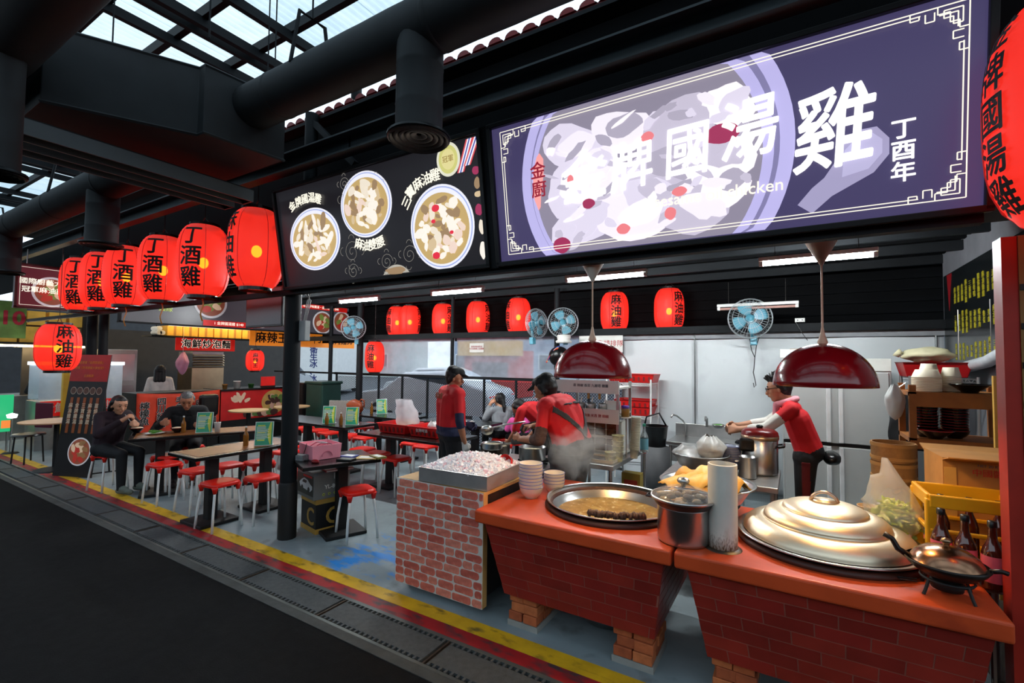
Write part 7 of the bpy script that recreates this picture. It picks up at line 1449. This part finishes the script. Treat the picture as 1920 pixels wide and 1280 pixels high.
t=xboard('green_lightbox','bright green lightbox standing at the far left','sign',0,0,1,0,1,darks) if 0 else xboard('green_lightbox','bright green lightbox standing at the far left',-12.4,2.3,2.72,.35,1.02,lit('lit green print',(.02,.42,.16),1.1)); 
o=MB().box((.12,-.2,.003),(.12,.14,.002)).build('orange_print',lit('lit orange print',(.9,.25,.05),1),t); o.matrix_local=M0
for s in (-1,1): MB().cyl((-.03,s*.15,-.685),(-.03,s*.15,-.33),.015,n=6).build('leg',steel,t)
o=thing('round_table','round tan table beyond the menu banner at far left','table',(-9.75,2.62,0)); MB().lathe([(.42,.735),(.43,.74),(.43,.755),(0,.757)],32).build('top',mat('tan table top',C(206,160,118),.5),o,auto=True); MB().cyl((0,0,.02),(0,0,.735),.035,n=10).build('pedestal',black,o); MB().lathe([(.26,0),(.24,.02),(.03,.05)],24).build('base',black,o,auto=True)
ch=thing('round_stool_chair','black round-seat chair with a maroon back at far left','chair',(-10.75,2.55,0),R(20)); MB().lathe([(.2,.44),(.21,.45),(.2,.475),(0,.48)],28).build('seat',blackp,ch,auto=True); MB().box((0,.2,.75),(.36,.03,.42)).build('backrest',mat('maroon panel',C(90,24,44),.5),ch,bev=.02)
for k in range(4): a=PI/4+k*PI/2; MB().cyl((.19*math.cos(a),.19*math.sin(a),0),(.16*math.cos(a),.16*math.sin(a),.45),.012,n=7).build('leg',black,ch)
st=thing('far_stall','far food stall with yellow cartons under a dark shelf','stall',(-14.5,3.3,0)); MB().box((0,0,.45),(1.2,1.8,.9)).build('counter',steel_r,st); MB().box((0,0,2.0),(1.2,1.8,.04)).build('shelf',steel_dark,st); MB().box((.55,0,1.95),(.06,1.7,.04)).build('strip_light',mat('warm strip glow',(1,.9,.7),.4,emit=(1,.75,.4),es=5),st)
for i in range(5): MB().box((.2,-.7+.34*i,2.2),(.4,.3,.34)).build('carton',ycar,st); MB().box((.2,-.6+.34*i,2.56),(.36,.28,.3)).build('carton',ycar,st)
for y in (-.85,.85): MB().box((.5,y,1.5),(.06,.06,3.0)).build('post',steel_dark,st)
struct(MB().box((-18,4.5,1.6),(.06,6,3.2)).build('wall_far',mat('dark far wall',C(60,62,66),.7)))
o=thing('work_lamp','bright white work lamp on the far counter','lamp',(-12.0,2.62,.62)); MB().lathe([(.0,0),(.06,.01),(.075,.07),(0,.1)],18).build('shade',mat('lamp glow',(1,1,1),.5,emit=(.95,1,.95),es=2.5),o,smooth=True); MB().cyl((0,0,-.62),(0,0,0),.015,n=6).build('stand',steel,o); MB().lathe([(.12,-.62),(.1,-.6),(.02,-.59)],16).build('foot',black,o)
yp=thing('yellow_post','yellow post at the far stall behind the low lantern','post',(-11.75,3.25,0)); MB().box((0,0,.85),(.09,.09,1.7)).build('shaft',mat('yellow paint',C(206,160,30),.5),yp); MB().box((0,0,.02),(.16,.16,.04)).build('foot',black,yp)
# leaning menu banner
bn=thing('menu_banner','tall leaning menu banner with five dish columns and a bowl','banner',(-8.98,2.60,0),0)
BM=frame((0,0,0),(.93,.36,0),(.10,.27,1.75)); BM=Matrix.Identity(4)@BM
w,h=.68,1.78
def bput(mb,nm,m,z): o=mb.build(nm,m,bn); o.matrix_local=BM@Matrix.Translation((0,0,z)); return o
bput(MB().box((0,h/2,0),(w,h,.012)),'panel',mat('black banner print',C(26,24,24),.5,var=.1),0)
bput(MB().box((0,h-.2,.0),(w,.4,.002)),'red_header',mat('red banner print',C(170,24,20),.5,var=.15),.0075)
for s,y in (('本店榮獲『金牌國湯雞』',h-.12),('榮獲《世界廚藝大賽金獎》',h-.2),('主廚推薦',h-.32)): text(s,.045,mat('gold ink',C(220,150,60),.5),bn,BM@Matrix.Translation((0,y,.009)))
for i in range(5):
    x=-.23+.115*i; bput(disc(x,1.24,.05,.055,0),'dish_ring',mat('cream ring',C(200,190,170),.5),.007); bput(disc(x,1.24,.043,.048,0),'dish_photo',mat('dish photo',C(90,64,50),.5,var=.5,vs=40),.0085)
    bput(MB().box((x,.88,0),(.05,.52,.002)),'name_strip',mat('amber strip',C(150,80,36),.5,var=.2),.0075); text('\n'.join(('麻油雞湯','金牌雞湯','三寶麻油','麻油雙腰','薑燒雞佛')[i]),.075,mat('pale ink',C(232,220,190),.5),bn,BM@Matrix.Translation((x,.9,.0095)),line=1.05)
bput(disc(.06,.36,.2,.2,0),'bowl_rim',mat('plate print'),.007); bput(disc(.06,.36,.18,.18,0),'bowl_inside',mat('stew print'),.0085)
g=random.Random(5)
for i in range(12):
    mb=MB(); a=i*2.4; q=.13*math.sqrt((i+.5)/12); blob(mb,.06+q*math.cos(a),.36+q*math.sin(a),.06,.035,0,i+5,rot=g.uniform(0,3)); bput(mb,'bowl_food',(mat('pale food print'),mat('red food print'),mat('tan food print',C(190,140,90),.5))[i%3],.01+.0004*i)
MB().bar((0,.05,0),(.1,.5,.0),.03).build('foot',black,bn); MB().bar((.1,.4,.02),(.1,.3,1.2),.02).build('back_strut',black,bn)
